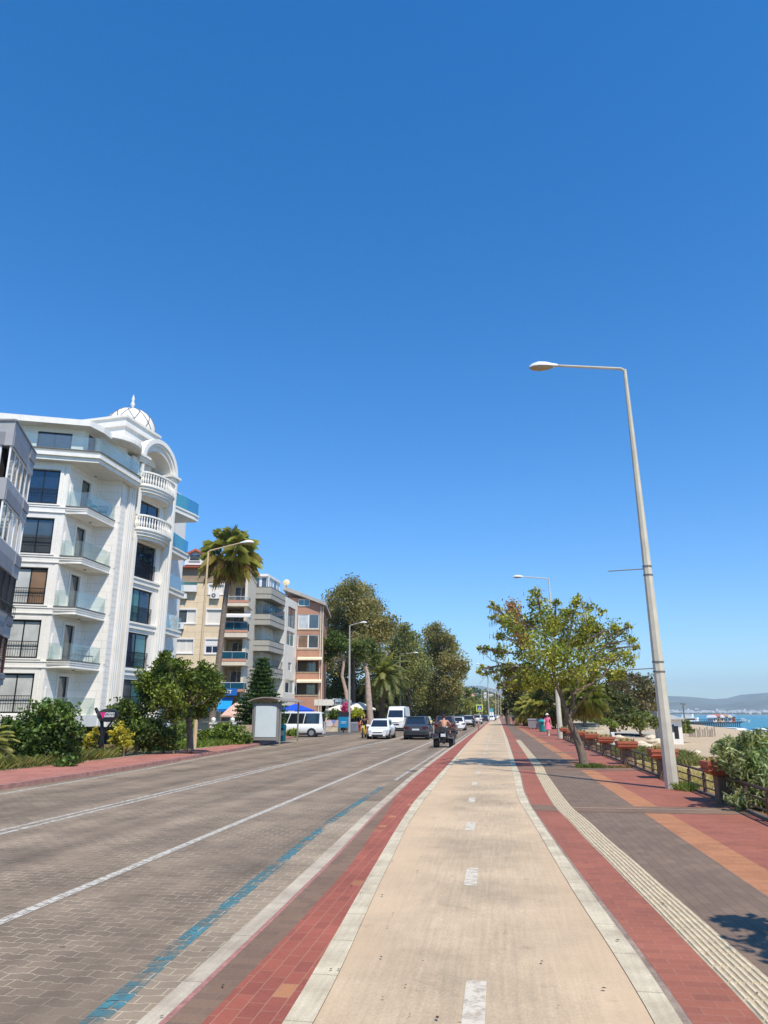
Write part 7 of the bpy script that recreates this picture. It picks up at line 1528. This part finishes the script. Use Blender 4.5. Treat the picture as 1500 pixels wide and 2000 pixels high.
Yc = 170; a = at(960, 1387, Yc); t = empty('road_sign', (a[0], Yc, 0), 0, 'small pale blue round sign far down the road beside the lamp', 'road sign'); q = MB(); q.cyl((0, 0, 0), (0, 0, a[2]), .05, n=6); q.build('post', M_pole, t); q = MB(); q.cyl((0, -.04, a[2]), (0, -.07, a[2]), .45, n=16); q.build('disc', paint('sign_cyan', (.1, .35, .45)), t)
Yc = 170; a = at(910, 1390, Yc); t = empty('bus_stop', (a[0], Yc, 0), 0, 'distant pale framed bus stop above the traffic', 'bus stop'); q = MB(); q.box(-1.1, -1.0, 0, .1, 0, 3); q.box(1.0, 1.1, 0, .1, 0, 3); q.build('post', M_tan_pole, t); q = MB(); q.box(-1.3, 1.3, -.6, .8, 2.9, 3.05); q.build('roof', M_tan_pole, t); q = MB(); q.box(-.95, .95, .05, .08, 1.2, 2.6); q.build('panel', paint('sign_green', (.03, .16, .13)), t)
# blue information board
Yb = 73; xb = ratio(671, 1400) * Yb; z0, z1, z2 = at(671, 1421, Yb)[2], at(671, 1400, Yb)[2], at(671, 1391, Yb)[2]
t = empty('information_board', (xb, Yb, -.1), 0, 'blue board under a black panel standing before the painted wall', 'information board'); q = MB(); q.box(-.5, .5, -.05, .05, z0 + .1, z1 + .1); bb = q.build('blue_panel', paint('board_blue', (.01, .22, .42), rough=.5), t); q = MB(); q.box(-.55, .55, -.06, .06, z1 + .12, z2 + .1); q.build('black_panel', M_blackp, t); q = MB(); q.box(-.05, .05, -.04, .04, 0, z0 + .1); q.build('post', M_iron, t)
q = MB(); q.box(-.25, .3, -.06, -.051, (z0 + z1) / 2 + .1, (z0 + z1) / 2 + .16); q.box(-.2, .25, -.06, -.051, (z0 + z1) / 2 - .02, (z0 + z1) / 2 + .03); q.build('white_lines', M_plate, bb)
# painted low wall
Yw = 77; xa, xb_ = ratio(608, 1400) * Yw, ratio(664, 1400) * Yw; t = empty('low_wall', ((xa + xb_) / 2, Yw, -.1), 0, 'low cream wall with a colourful painted band behind the minibus', 'low wall')
wz1, wz0, wz2 = at(635, 1406, Yw)[2], at(635, 1419, Yw)[2], -.12
q = MB(); q.box(xa, xb_, Yw, Yw + .3, -.12, wz0); wb(q, 'wall', paint('stone_cream', (.62, .52, .36), rough=.9, var=.25, scale=2), t)
def mural():
    m, tt, b = _nt('mural_paint'); tc = N(tt, 'ShaderNodeTexCoord'); v = N(tt, 'ShaderNodeTexVoronoi', Scale=1.6); tt.links.new(tc.outputs['Object'], v.inputs['Vector']); cr = N(tt, 'ShaderNodeValToRGB'); e = cr.color_ramp.elements
    e[0].color = (.65, .25, .04, 1); e[1].color = (.15, .25, .5, 1); e[1].position = .85
    for p_, c_ in ((.25, (.7, .6, .55, 1)), (.45, (.55, .1, .08, 1)), (.6, (.7, .68, .66, 1)), (.72, (.35, .3, .55, 1))): x = cr.color_ramp.elements.new(p_); x.color = c_
    sp = N(tt, 'ShaderNodeSeparateColor'); tt.links.new(v.outputs['Color'], sp.inputs[0]); tt.links.new(sp.outputs[0], cr.inputs['Fac']); tt.links.new(cr.outputs['Color'], b.inputs['Base Color']); b.inputs['Roughness'].default_value = .7; return m
q = MB(); q.box(xa + .2, xb_ - .1, Yw - .03, Yw + .25, wz0, wz1); wb(q, 'painted_band', mural(), t)
# café canopy and umbrellas, blue gazebo, pink parasol
Yf = 86; cz1, cz0 = at(630, 1366, Yf)[2], at(630, 1378, Yf)[2]; x0, x1 = ratio(588, 1378) * Yf, ratio(667, 1378) * Yf; t = empty('cafe_canopy', ((x0 + x1) / 2, Yf, -.1), 0, 'flat white café canopy with a small sign, below the red brick block', 'canopy')
q = MB(); q.box(x0, x1, Yf, Yf + 6, cz0, cz1); wb(q, 'roof', M_cream2, t)
for x in (ratio(637, 1390) * Yf, x0 + .5):
    q = MB(); q.box(x - .18, x + .18, Yf + .5, Yf + .85, -.1, cz0); wb(q, 'column', M_cream2, t)
q = MB(); xs_ = ratio(650, 1372) * Yf; q.box(xs_, x1 - .03, Yf - .05, Yf - .005, cz0 + .1, cz1 + .1); so_ = wb(q, 'sign_panel', paint('cafe_sign', (.72, .76, .74)), t)
q = MB(); q.box(xs_ + .15, xs_ + .3, Yf - .07, Yf - .052, cz0 + .2, cz1 - .05); q.box(xs_ + .4, xs_ + .9, Yf - .07, Yf - .052, cz0 + .2, cz0 + .38); q.box(xs_ + 1.0, xs_ + 1.3, Yf - .07, Yf - .052, cz0 + .2, cz0 + .36); wb(q, 'grey_marks', M_cap, so_)
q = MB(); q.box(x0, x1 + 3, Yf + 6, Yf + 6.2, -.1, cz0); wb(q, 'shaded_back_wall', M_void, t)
def umbrella(label, px_, py_, Y, w_, h_, mat, drop=.12, group=None):
    a = at(px_, py_, Y); t = empty('parasol', (a[0], Y, -.1), 0, label, 'parasol', group); q = MB(); z = a[2] + .1; n = 8
    q.lathe((0, 0, z), [(w_, -h_), (w_ * .995, -h_ + .03), (w_ * .5, -h_ * .4), (.04, 0)], n); q.lathe((0, 0, z), [(w_, -h_ - drop), (w_, -h_)], n); q.build('canopy', mat, t); q = MB(); q.cyl((0, 0, 0), (0, 0, z + .05), .04, n=8); q.build('pole', M_pole, t); return t
M_cv = paint('cream_canvas', (.74, .70, .60), rough=.9)
umbrella('cream parasol left of the magenta climber', 663, 1377, 84, 1.7, .55, M_cv); umbrella('cream parasol right of the street lamp by the café', 703, 1371, 86, 1.9, .8, M_cv); umbrella('second cream parasol overlapping behind the one right of the café lamp', 692, 1372, 90, 1.7, .6, M_cv)
Yg = 64; a = at(578, 1375, Yg); t = empty('gazebo', (a[0], Yg, -.1), 0, 'bright blue folding gazebo behind the minibus', 'gazebo'); q = MB(); z = a[2] + .1; ze = at(578, 1387, Yg)[2] + .1; W2 = 1.35
q.loft([[(-W2, -W2, ze), (W2, -W2, ze), (W2, W2, ze), (-W2, W2, ze)], [(-.1, -.1, z), (.1, -.1, z), (.1, .1, z), (-.1, .1, z)]]); q.box(-W2, W2, -W2 - .01, -W2 + .01, ze - .18, ze); q.box(W2 - .01, W2 + .01, -W2 + .01, W2, ze - .18, ze); q.box(-W2 - .01, -W2 + .01, -W2 + .01, W2, ze - .18, ze); q.build('canopy', paint('gazebo_blue', (.01, .08, .55), rough=.6), t)
q = MB(); q.box(-.3, .3, -W2 - .03, -W2 - .012, ze - .13, ze - .06); q.build('white_print', M_plate, t)
for x in (-W2 + .05, W2 - .05):
    for y in (-W2 + .05, W2 - .05): q = MB(); q.cyl((x, y, 0), (x, y, ze), .03, n=6); q.build('leg', M_pole, t)
umbrella('pale pink parasol tilted by the shop, left of the conifer', 462, 1372, 56, 1.25, 1.0, paint('pink_canvas', (.72, .47, .38), rough=.9), .1)
# garden wall with globe lamps
Yl = 49; xa, xb_ = ratio(395, 1420) * Yl, ratio(492, 1420) * Yl; t = empty('garden_wall', (xa, Yl, 0), 0, 'low rough stone garden wall with a dark rail behind the hedge', 'wall'); zt_ = at(470, 1416, Yl)[2]; zr = at(470, 1411, Yl)[2]
q = MB(); q.box(ratio(466, 1420) * Yl, xb_, Yl, Yl + .4, 0, zt_); wb(q, 'wall', paint('rubble_stone', (.52, .36, .26), rough=.95, var=.5, scale=3, bump=1, bscale=6), t)
q = MB(); q.box(xa, ratio(474, 1420) * Yl, Yl - .05, Yl + .05, zr, zr + .08); q.box(xa, ratio(474, 1420) * Yl, Yl - .02, Yl + .02, zr - .4, zr - .37); wb(q, 'rail', M_cap, t)
for (x, l) in ((457, 'white globe lamp on a white pillar in front of the pink parasol'), (420, 'white globe lamp partly hidden by the palm trunk')):
    xx = ratio(x, 1410) * Yl; t = empty('globe_lamp', (xx, Yl - .3, 0), 0, l, 'globe lamp', 'globe lamps on the garden wall'); q = MB(); q.box(-.16, .16, -.16, .16, 0, zr - .1); q.box(-.22, .22, -.22, .22, zr - .1, zr); q.build('pillar', M_shut, t); q = MB(); q.sphere((0, 0, zr + .18), .16, 14, 10); q.build('globe', paint('opal_globe', (.8, .8, .78), rough=.3), t, True)
# metal hoop and barriers by the side street
p = gp(402, 1452); t = empty('hoop_barrier', (p[0] - .5, p[1], 0), 0, 'bent pale metal hoop in the weeds behind the round tree', 'hoop barrier'); q = MB(); q.tube([(-.3, 0, 0), (-.28, 0, .5), (-.1, 0, .75), (.2, 0, .78), (.3, 0, .6), (.3, 0, 0)], .025, 7); q.build('tube', M_pole, t)
Yk = 78; xk = ratio(692, 1410) * Yk; t = empty('grey_cabinet', (xk, Yk, -.1), 0, 'rounded grey cabinet right of the blue board', 'cabinet'); q = MB(); q.bbox(-.42, .42, -.2, .2, 0, .95, .1); q.build('housing', paint('cab_grey', (.20, .21, .24), rough=.5), t); q = MB(); q.box(-.46, .46, -.24, .24, 0, .05); q.build('plinth', M_cap, t)
xk = ratio(704, 1410) * Yk; t = empty('garden_fence', (xk, Yk, -.1), 0, 'short reddish fence between the grey cabinet and the scooter', 'fence'); q = MB(); M_rf = paint('red_fence', (.40, .12, .07), rough=.7)
for k in range(5): q.box(-.5 + k * .23, -.42 + k * .23, -.03, .03, 0, 1.0)
q.box(-.5, .52, -.045, -.03, .8, .88); q.box(-.5, .52, -.045, -.03, .25, .33); q.build('slats', M_rf, t)
# small dead leaves and grit blown along the paving
n_ = 420; X_ = rng.uniform(-2.0, 4.0, n_); Y_ = 4 + 40 * rng.random(n_) ** 1.6; pos_ = np.stack([X_, Y_, np.full(n_, .012)], 1)
o = leaf_mesh('fallen_leaves', pos_, rng.uniform(.006, .022, n_), colset(n_, (.05, .03, .015), (.16, .10, .05)), None, 6.0, 1.8); tag(o, 'tiny dead leaves and grit scattered over the bike lane and promenade', 'litter', kind='stuff')
# ------------------------------------------------------------------ beach side things
def gpt(px_, py_, z): return gp(px_, py_, z)
p = gpt(1199, 1466, -.95); t = empty('white_post', (p[0], p[1], -1.0), 0, 'square white post behind the planters', 'post'); q = MB(); q.bbox(-.13, .13, -.13, .13, 0, at(1199, 1430, p[1])[2] + 1.0, .02); q.build('shaft', M_shut, t); q = MB(); q.box(-.16, .16, -.16, .16, 0, .1); q.build('foot', M_shut, t)
Yh = 75; x0, x1 = ratio(1291, 1420) * Yh, ratio(1332, 1420) * Yh; t = empty('beach_hut', ((x0 + x1) / 2, Yh, -1.1), 0, 'small white beach hut half hidden behind the leaning lamp', 'hut')
q = MB(); q.box(x0, x1, Yh, Yh + 3, -1.2, at(1325, 1405, Yh)[2]); wb(q, 'wall', M_white, t); zt_ = at(1325, 1405, Yh)[2]
q = MB(); q.hexa([(x0 - .3, Yh - .4, zt_), (x1 + .25, Yh - .4, zt_), (x1 + .25, Yh + 3.3, zt_), (x0 - .3, Yh + 3.3, zt_), (x0 - .3, Yh - .4, zt_ + .75), (x1 + .25, Yh - .4, zt_ + .08), (x1 + .25, Yh + 3.3, zt_ + .08), (x0 - .3, Yh + 3.3, zt_ + .75)]); wb(q, 'roof', paint('hut_roof', (.5, .5, .5)), t)
q = MB(); q.box(x1 - .75, x1 - .35, Yh - .02, Yh + .02, -.6, .55); wb(q, 'door', M_void, t); q = MB(); q.box(x0 + .4, x0 + 1.2, Yh - .02, Yh + .02, 0, .7); wb(q, 'window', M_carglass, t)
p = gpt(1340, 1438, -1.15); t = empty('beach_floodlight', (p[0], p[1], -1.2), 0, 'thin floodlight mast on the beach by the round bush', 'floodlight'); zt_ = at(1338, 1376, p[1])[2] + 1.2; q = MB(); q.cyl((0, 0, 0), (0, 0, zt_), .05, .035, 8); q.build('mast', M_pole2, t); q = MB(); q.box(-.28, .28, -.12, .1, zt_, zt_ + .16); q.box(-.05, .3, -.2, -.1, zt_ - .1, zt_ + .05); q.build('lamp_head', M_cap, t)
# wooden beach fence
fa_, fb_ = gpt(1348, 1442, -1.25), gpt(1397, 1440, -1.35); t = empty('beach_fence', fa_, 0, 'row of wooden beach screens beyond the sand', 'fence'); D = Vector(fb_) - Vector(fa_); M_wd = paint('weathered_wood', (.30, .24, .18), rough=.9, var=.3, scale=3)
for k in range(11): q = MB(); c = D * (k / 10); q.box(c.x - .06, c.x + .06, c.y - .06, c.y + .06, -.1, 1.15 + .15 * math.sin(k * 2.1)); q.build('post', M_wd, t)
q = MB()
for a_, b_2 in ((.0, .16), (.3, .42), (.55, .62), (.75, .86)): q.hexa([tuple(D * a_ + Vector((0, -.03, .1))), tuple(D * b_2 + Vector((0, -.03, .1))), tuple(D * b_2 + Vector((0, .03, .1))), tuple(D * a_ + Vector((0, .03, .1))), tuple(D * a_ + Vector((0, -.03, .95))), tuple(D * b_2 + Vector((0, -.03, .95))), tuple(D * b_2 + Vector((0, .03, .95))), tuple(D * a_ + Vector((0, .03, .95)))])
q.hexa([tuple(Vector((0, -.02, .95))), tuple(D + Vector((0, -.02, .95))), tuple(D + Vector((0, .02, .95))), tuple(Vector((0, .02, .95))), tuple(Vector((0, -.02, 1.02))), tuple(D + Vector((0, -.02, 1.02))), tuple(D + Vector((0, .02, 1.02))), tuple(Vector((0, .02, 1.02)))]); q.build('boards', M_wd, t)
# stone steps
Ys_ = 61; t = empty('stone_steps', (ratio(1160, 1420) * Ys_, Ys_, -.9), 0, 'pale stone terrace steps below the dark rounded tree', 'steps'); M_st = paint('pale_stone', (.62, .52, .37), rough=.9, var=.2, scale=2)
for k in range(4):
    za, zb_ = at(1160, 1428 - k * 4, Ys_)[2], at(1160, 1424 - k * 4, Ys_)[2]; q = MB(); q.box(ratio(1128, 1420) * Ys_, ratio(1190 - k * 5, 1420) * Ys_, Ys_ + k * .6, Ys_ + 6, za - .5 if k == 0 else za, zb_ - .03); wb(q, 'step', M_st, t)
q = MB(); pa, pb_, pc_, pd = gpt(1180, 1432, -.9), gpt(1290, 1438, -.98), gpt(1290, 1430, -.98), gpt(1185, 1427, -.9); q.quad((pa[0], pa[1], -.86), (pb_[0], pb_[1], -.9), (pc_[0], pc_[1], -.9), (pd[0], pd[1], -.86)); tag(q.build('beach_path', M_kerb), kind='structure')
def rock(label, px_, py_, z, s, grp='pale rocks in the rough grass'):
    p = gpt(px_, py_, z); q = MB(); q.sphere((0, 0, 0), 1, 9, 7); R3 = random.Random(px_); q.v = [(v[0] * s * 1.5 * (1 + .25 * R3.uniform(-1, 1)), v[1] * s * (1 + .25 * R3.uniform(-1, 1)), v[2] * s * .6 * (1 + .25 * R3.uniform(-1, 1))) for v in q.v]; o = q.build('rock', M_st); o.location = (p[0], p[1], z + .1); tag(o, label, 'rock', grp)
for a_ in ((1262, 1462, -1.0, .5, 'pale rock just left of the leaning lamp, lowest of the row'), (1280, 1452, -1.0, .6, 'long pale rock beside the leaning lamp, middle of the row'), (1272, 1444, -1.0, .6, 'pale rock above the others beside the leaning lamp'), (1250, 1456, -1.0, .45, 'pale rock between the planter and the leaning lamp'), (1208, 1442, -.95, .4, 'pale rock right of the white post'), (1360, 1472, -1.1, .22, 'small dark stone out on the open sand')): rock(a_[4], *a_[:4])
# pier with its huts, boat
pA, pB = Vector(gpt(1345, 1420, SEA_Z)), Vector(gpt(1438, 1419, SEA_Z)); pr = empty('pier', tuple(pA), 0, 'long dark pier reaching into the sea', 'pier'); D = pB - pA; L_ = D.length; ux = D.normalized(); vx = Vector((-ux.y, ux.x, 0)); PF = lambda s, d, z: tuple(ux * s + vx * d + Vector((0, 0, z)))
q = MB(); q.hexa([PF(0, -2.5, 1.2), PF(L_, -2.5, 1.2), PF(L_, 2.5, 1.2), PF(0, 2.5, 1.2), PF(0, -2.5, 1.6), PF(L_, -2.5, 1.6), PF(L_, 2.5, 1.6), PF(0, 2.5, 1.6)]); q.build('deck', paint('pier_dark', (.05, .045, .05), rough=.8), pr)
q = MB(); k = 0.0
while k < L_: 
    for d in (-2.2, 2.2): q.cyl(PF(k, d, -1.5), PF(k, d, 1.2), .16, n=6)
    k += 1.1
q.build('piles', _MC['pier_dark'], pr)
q = MB()
for d in (-2.4,):
    q.hexa([PF(0, d, 2.4), PF(L_, d, 2.4), PF(L_, d + .06, 2.4), PF(0, d + .06, 2.4), PF(0, d, 2.5), PF(L_, d, 2.5), PF(L_, d + .06, 2.5), PF(0, d + .06, 2.5)])
    for k in range(24): q.cyl(PF(L_ * k / 23, d, 1.6), PF(L_ * k / 23, d, 2.5), .05, n=4)
q.build('railing', M_iron, pr)
R4 = random.Random(5); hc = [(.78, .76, .72), (.55, .33, .2), (.75, .6, .45), (.3, .4, .5), (.7, .7, .7), (.6, .2, .15)]
plabs = ['white gabled kiosk nearest the middle of the pier', 'brown kiosk second on the pier', 'tan kiosk third on the pier', 'blue-grey kiosk fourth on the pier', 'pale grey kiosk second from the end of the pier', 'red kiosk at the seaward end of the pier']
for i in range(6):
    s0 = L_ * (.50 + .082 * i); p = Vector(PF(s0, 0, 1.6)) + pA; t = empty('pier_kiosk', tuple(p), math.atan2(ux.y, ux.x), plabs[i], 'kiosk', 'kiosks on the pier'); w_ = L_ * .07; q = MB(); q.box(-w_ / 2, w_ / 2, -1.2, 1.2, 0, 1.5 + .3 * (i % 2)); q.build('wall', paint('kiosk_%d' % i, hc[i]), t)
    zz = 1.5 + .3 * (i % 2); q = MB(); q.loft([[(-w_ * .56, -1.6, zz), (w_ * .56, -1.6, zz), (0, -1.6, zz + .9)], [(-w_ * .56, 1.6, zz), (w_ * .56, 1.6, zz), (0, 1.6, zz + .9)]]); q.build('roof', paint('kiosk_roof_%d' % i, hc[(i + 4) % 6]), t)
    q = MB(); q.box(-w_ * .3, w_ * .1, -1.23, -1.2, .4, 1.1); q.build('window', M_void, t)
def boat(label, loc, rz, L, name='boat'):
    t = empty(name, loc, rz, label, 'boat'); w_ = L * .16; q = MB(); q.loft([[(-L / 2, 0 - w_ * .8, .9), (-L / 2, w_ * .8, .9), (-L / 2, w_ * .5, -.3), (-L / 2, -w_ * .5, -.3)], [(0, -w_, .9), (0, w_, .9), (0, w_ * .6, -.4), (0, -w_ * .6, -.4)], [(L * .35, -w_ * .7, 1.1), (L * .35, w_ * .7, 1.1), (L * .33, w_ * .3, -.4), (L * .33, -w_ * .3, -.4)], [(L / 2, -.05, 1.4), (L / 2, .05, 1.4), (L * .44, .04, -.2), (L * .44, -.04, -.2)]]); q.build('hull', M_shut, t)
    q = MB(); q.box(-L * .35, L * .15, -w_ * .6, w_ * .6, .9, .9 + L * .11); q.box(-L * .28, L * .02, -w_ * .5, w_ * .5, .9 + L * .11, .9 + L * .2); q.build('cabin', M_white, t); q = MB(); q.box(-L * .3, L * .1, -w_ * .61, w_ * .61, 1.0 + L * .03, 1.0 + L * .07); q.build('window_band', M_carglass, t)
    q = MB(); q.cyl((-L * .1, 0, .9), (-L * .1, 0, .9 + L * .32), .05, n=6); q.build('mast', M_pole, t); return t
p = gpt(1366, 1413, SEA_Z); boat('white excursion boat moored behind the pier', (p[0], p[1] + 12, SEA_Z), -.5, 17)
p = gpt(1454, 1411, SEA_Z); boat('small white speedboat out to the right of the pier', (p[0], p[1], SEA_Z), -.5, 6)
p = gpt(1411, 1400, SEA_Z); boat('tiny far white boat above the pier', (p[0], p[1], SEA_Z), -.3, 14)

# ------------------------------------------------------------------ hills, far town
def ridge(name, pts, Y, depth, mat, base=-3, rough=.05, seed=0, n=140, m=14):
    """a real hillside: outline surveyed as (pixel x, pixel y) at distance Y, rising through `depth` metres of ground"""
    xs_ = np.linspace(pts[0][0], pts[-1][0], n); ysky = np.interp(xs_, [p[0] for p in pts], [p[1] for p in pts]); R = np.random.default_rng(seed)
    V = []; ks = np.linspace(-1, 1, m)
    ph = R.random(12) * 6.28
    for k in ks:
        for x, y in zip(xs_, ysky):
            X, _, Z = at(x, y, Y); Xg = ratio(x, 1395) * Y; h = (Z - base); prof = max(0, 1 - abs(k)) ** .8
            nz = sum(math.sin(Xg * (.0011 * 2 ** j * 3000 / Y * 2.2) + k * 5 * (j + 1) + ph[j]) / 1.8 ** j for j in range(5)) * rough * h
            V.append((Xg, Y + k * depth, base + h * prof + nz * (1 - (1 - abs(k)) ** 4) * prof - (5 if abs(k) > .99 else 0)))
    F = [(i * n + j, i * n + j + 1, (i + 1) * n + j + 1, (i + 1) * n + j) for i in range(m - 1) for j in range(n - 1)]
    q = MB(); q.add(V, F); o = q.build(name, mat, None, True); o['kind'] = 'structure'; return o
M_hill = paint('scrubby_hill', (.10, .115, .065), rough=1, var=.5, scale=.004); M_hill2 = paint('near_green_hill', (.05, .07, .025), rough=1, var=.5, scale=.05)
ridge('far_hills', [(860, 1352), (890, 1342), (915, 1337), (940, 1336), (965, 1342), (990, 1349), (1020, 1352), (1060, 1345), (1100, 1352), (1180, 1356), (1240, 1352), (1300, 1357), (1345, 1359), (1390, 1364), (1430, 1361), (1460, 1353), (1500, 1350), (1560, 1345), (1620, 1350)], 9000, 2200, M_hill, seed=1)
ridge('coastal_hills', [(1180, 1385), (1260, 1376), (1330, 1368), (1370, 1372), (1410, 1377), (1450, 1368), (1480, 1361), (1500, 1358), (1560, 1352), (1620, 1356)], 6800, 900, M_hill, seed=2)
q = MB(); q.add([(-1500, 5200, SEA_Z - 1), (9000, 5200, SEA_Z - 1), (9000, 5260, SEA_Z + 3), (-1500, 5260, SEA_Z + 3), (9000, 12000, SEA_Z + 30), (-1500, 12000, SEA_Z + 30)], [(0, 1, 2, 3), (3, 2, 4, 5)]); tag(q.build('far_coast', paint('far_land', (.22, .20, .14), rough=1, var=.4, scale=.01)), kind='structure')
q = MB(); R5 = random.Random(11)
for k in range(1500):
    Y = 5300 + 2000 * R5.random() ** 1.6; px_ = R5.uniform(1280, 1580); x = ratio(px_, 1395) * Y; s_ = R5.uniform(8, 24) * (2 if R5.random() < .08 else 1); h = R5.uniform(6, 22) * (1.5 if R5.random() < .1 else 1); zb = SEA_Z + max(0, (Y - 5450)) * .03 - 3
    q.box(x, x + s_, Y, Y + s_, zb, zb + h)
o = q.build('distant_town', paint('town_white', (.70, .67, .62), rough=.9, var=.2, scale=.02)); tag(o, 'pale buildings of a town spread along the far shore of the bay', 'town', kind='stuff')
q = MB()
for k in range(500):
    Y = R5.uniform(5270, 5400); px_ = R5.uniform(1290, 1560); x = ratio(px_, 1395) * Y; q.sphere((x, Y, SEA_Z + 6), R5.uniform(6, 14), 6, 4, .8)
o = q.build('distant_coastal_wood', M_hill2); tag(o, 'dark line of trees along the far shore of the bay', 'wood', kind='stuff')
ridge('wooded_hill', [(868, 1380), (885, 1362), (900, 1352), (915, 1350), (935, 1352), (955, 1356), (975, 1366), (1000, 1378), (1020, 1390)], 800, 120, M_hill2, base=-.3, seed=4)
hillP = []
for k in range(900):
    px_ = R5.uniform(872, 1005); Y = R5.uniform(690, 800); zt = at(px_, float(np.interp(px_, [868, 885, 900, 915, 935, 955, 975, 1000, 1020], [1380, 1362, 1352, 1350, 1352, 1356, 1366, 1378, 1390])), 800)[2]; X = ratio(px_, 1395) * Y; z = -.3 + (zt + .3) * max(0, 1 - (800 - Y) / 120) ** .8; hillP.append((X, Y, z + 1.5, 3.2))
hp_, hc_ = crown_points(hillP[:260], 2.0, .25, 5, .4); o = leaf_mesh('hill_wood', hp_, np.full(len(hp_), 1.7), colset(len(hp_), (.03, .05, .018), (.09, .12, .03), hc_), None, .3); tag(o, 'dense green wood covering the low hill at the end of the road', 'wood', kind='stuff')
for i, (px_, py_, w_, l) in enumerate(((903, 1353, 9, 'pink-roofed white house highest on the hill at the end of the road'), (911, 1357, 11, 'long pink-roofed white house in the middle of the hill'), (921, 1360, 10, 'pink-roofed house lower on the hill, right of the long one'), (947, 1352, 5, 'small white block on the hill right of the dark trees'), (958, 1355, 9, 'pale apartment block at the right end of the hill'))):
    Y = 690; a = at(px_, py_, Y); t = empty('hillside_house', (a[0], Y, a[2] - 6), .15, l, 'house', 'houses on the hill'); q = MB(); ww_ = w_ * .48; q.box(-ww_ / 2, ww_ / 2, -3, 3, -3, 6); q.build('wall', M_white if i != 4 else M_beige, t)
    q = MB()
    if i < 3: q.loft([[(-ww_ * .56, -3.6, 6), (ww_ * .56, -3.6, 6), (ww_ * .56, 3.6, 6), (-ww_ * .56, 3.6, 6)], [(-ww_ * .3, -.3, 8.2), (ww_ * .3, -.3, 8.2), (ww_ * .3, .3, 8.2), (-ww_ * .3, .3, 8.2)]])
    else: q.box(-ww_ * .53, ww_ * .53, -3.2, 3.2, 6, 6.5)
    q.build('roof', paint('pink_roof', (.55, .24, .19), rough=.8) if i < 3 else M_cap, t); q = MB()
    for k in range(3): q.box(-ww_ * .38 + k * ww_ * .28, -ww_ * .38 + k * ww_ * .28 + ww_ * .15, -3.06, -3.0, 2.8, 4.6)
    q.build('windows', M_carglass, t)
# ------------------------------------------------------------------ the air over the bay
HAZE = True
if HAZE:
    q = MB(); q.box(-9000, 12500, -1500, 13000, -32, 520); hz = q.build('haze', bpy.data.materials.new('haze_air')); hz['kind'] = 'stuff'
    m = hz.data.materials[0]; m.use_nodes = True; t_ = m.node_tree; t_.nodes.remove(t_.nodes['Principled BSDF']); pv = t_.nodes.new('ShaderNodeVolumePrincipled')
    pv.inputs['Density'].default_value = .00011; pv.inputs['Color'].default_value = (.76, .90, 1.0, 1); pv.inputs['Anisotropy'].default_value = 0.0
    t_.links.new(pv.outputs[0], t_.nodes['Material Output'].inputs['Volume']); hz['label'] = 'pale blue air haze over the bay'; hz['category'] = 'haze'
SC.cycles.volume_bounces = 0
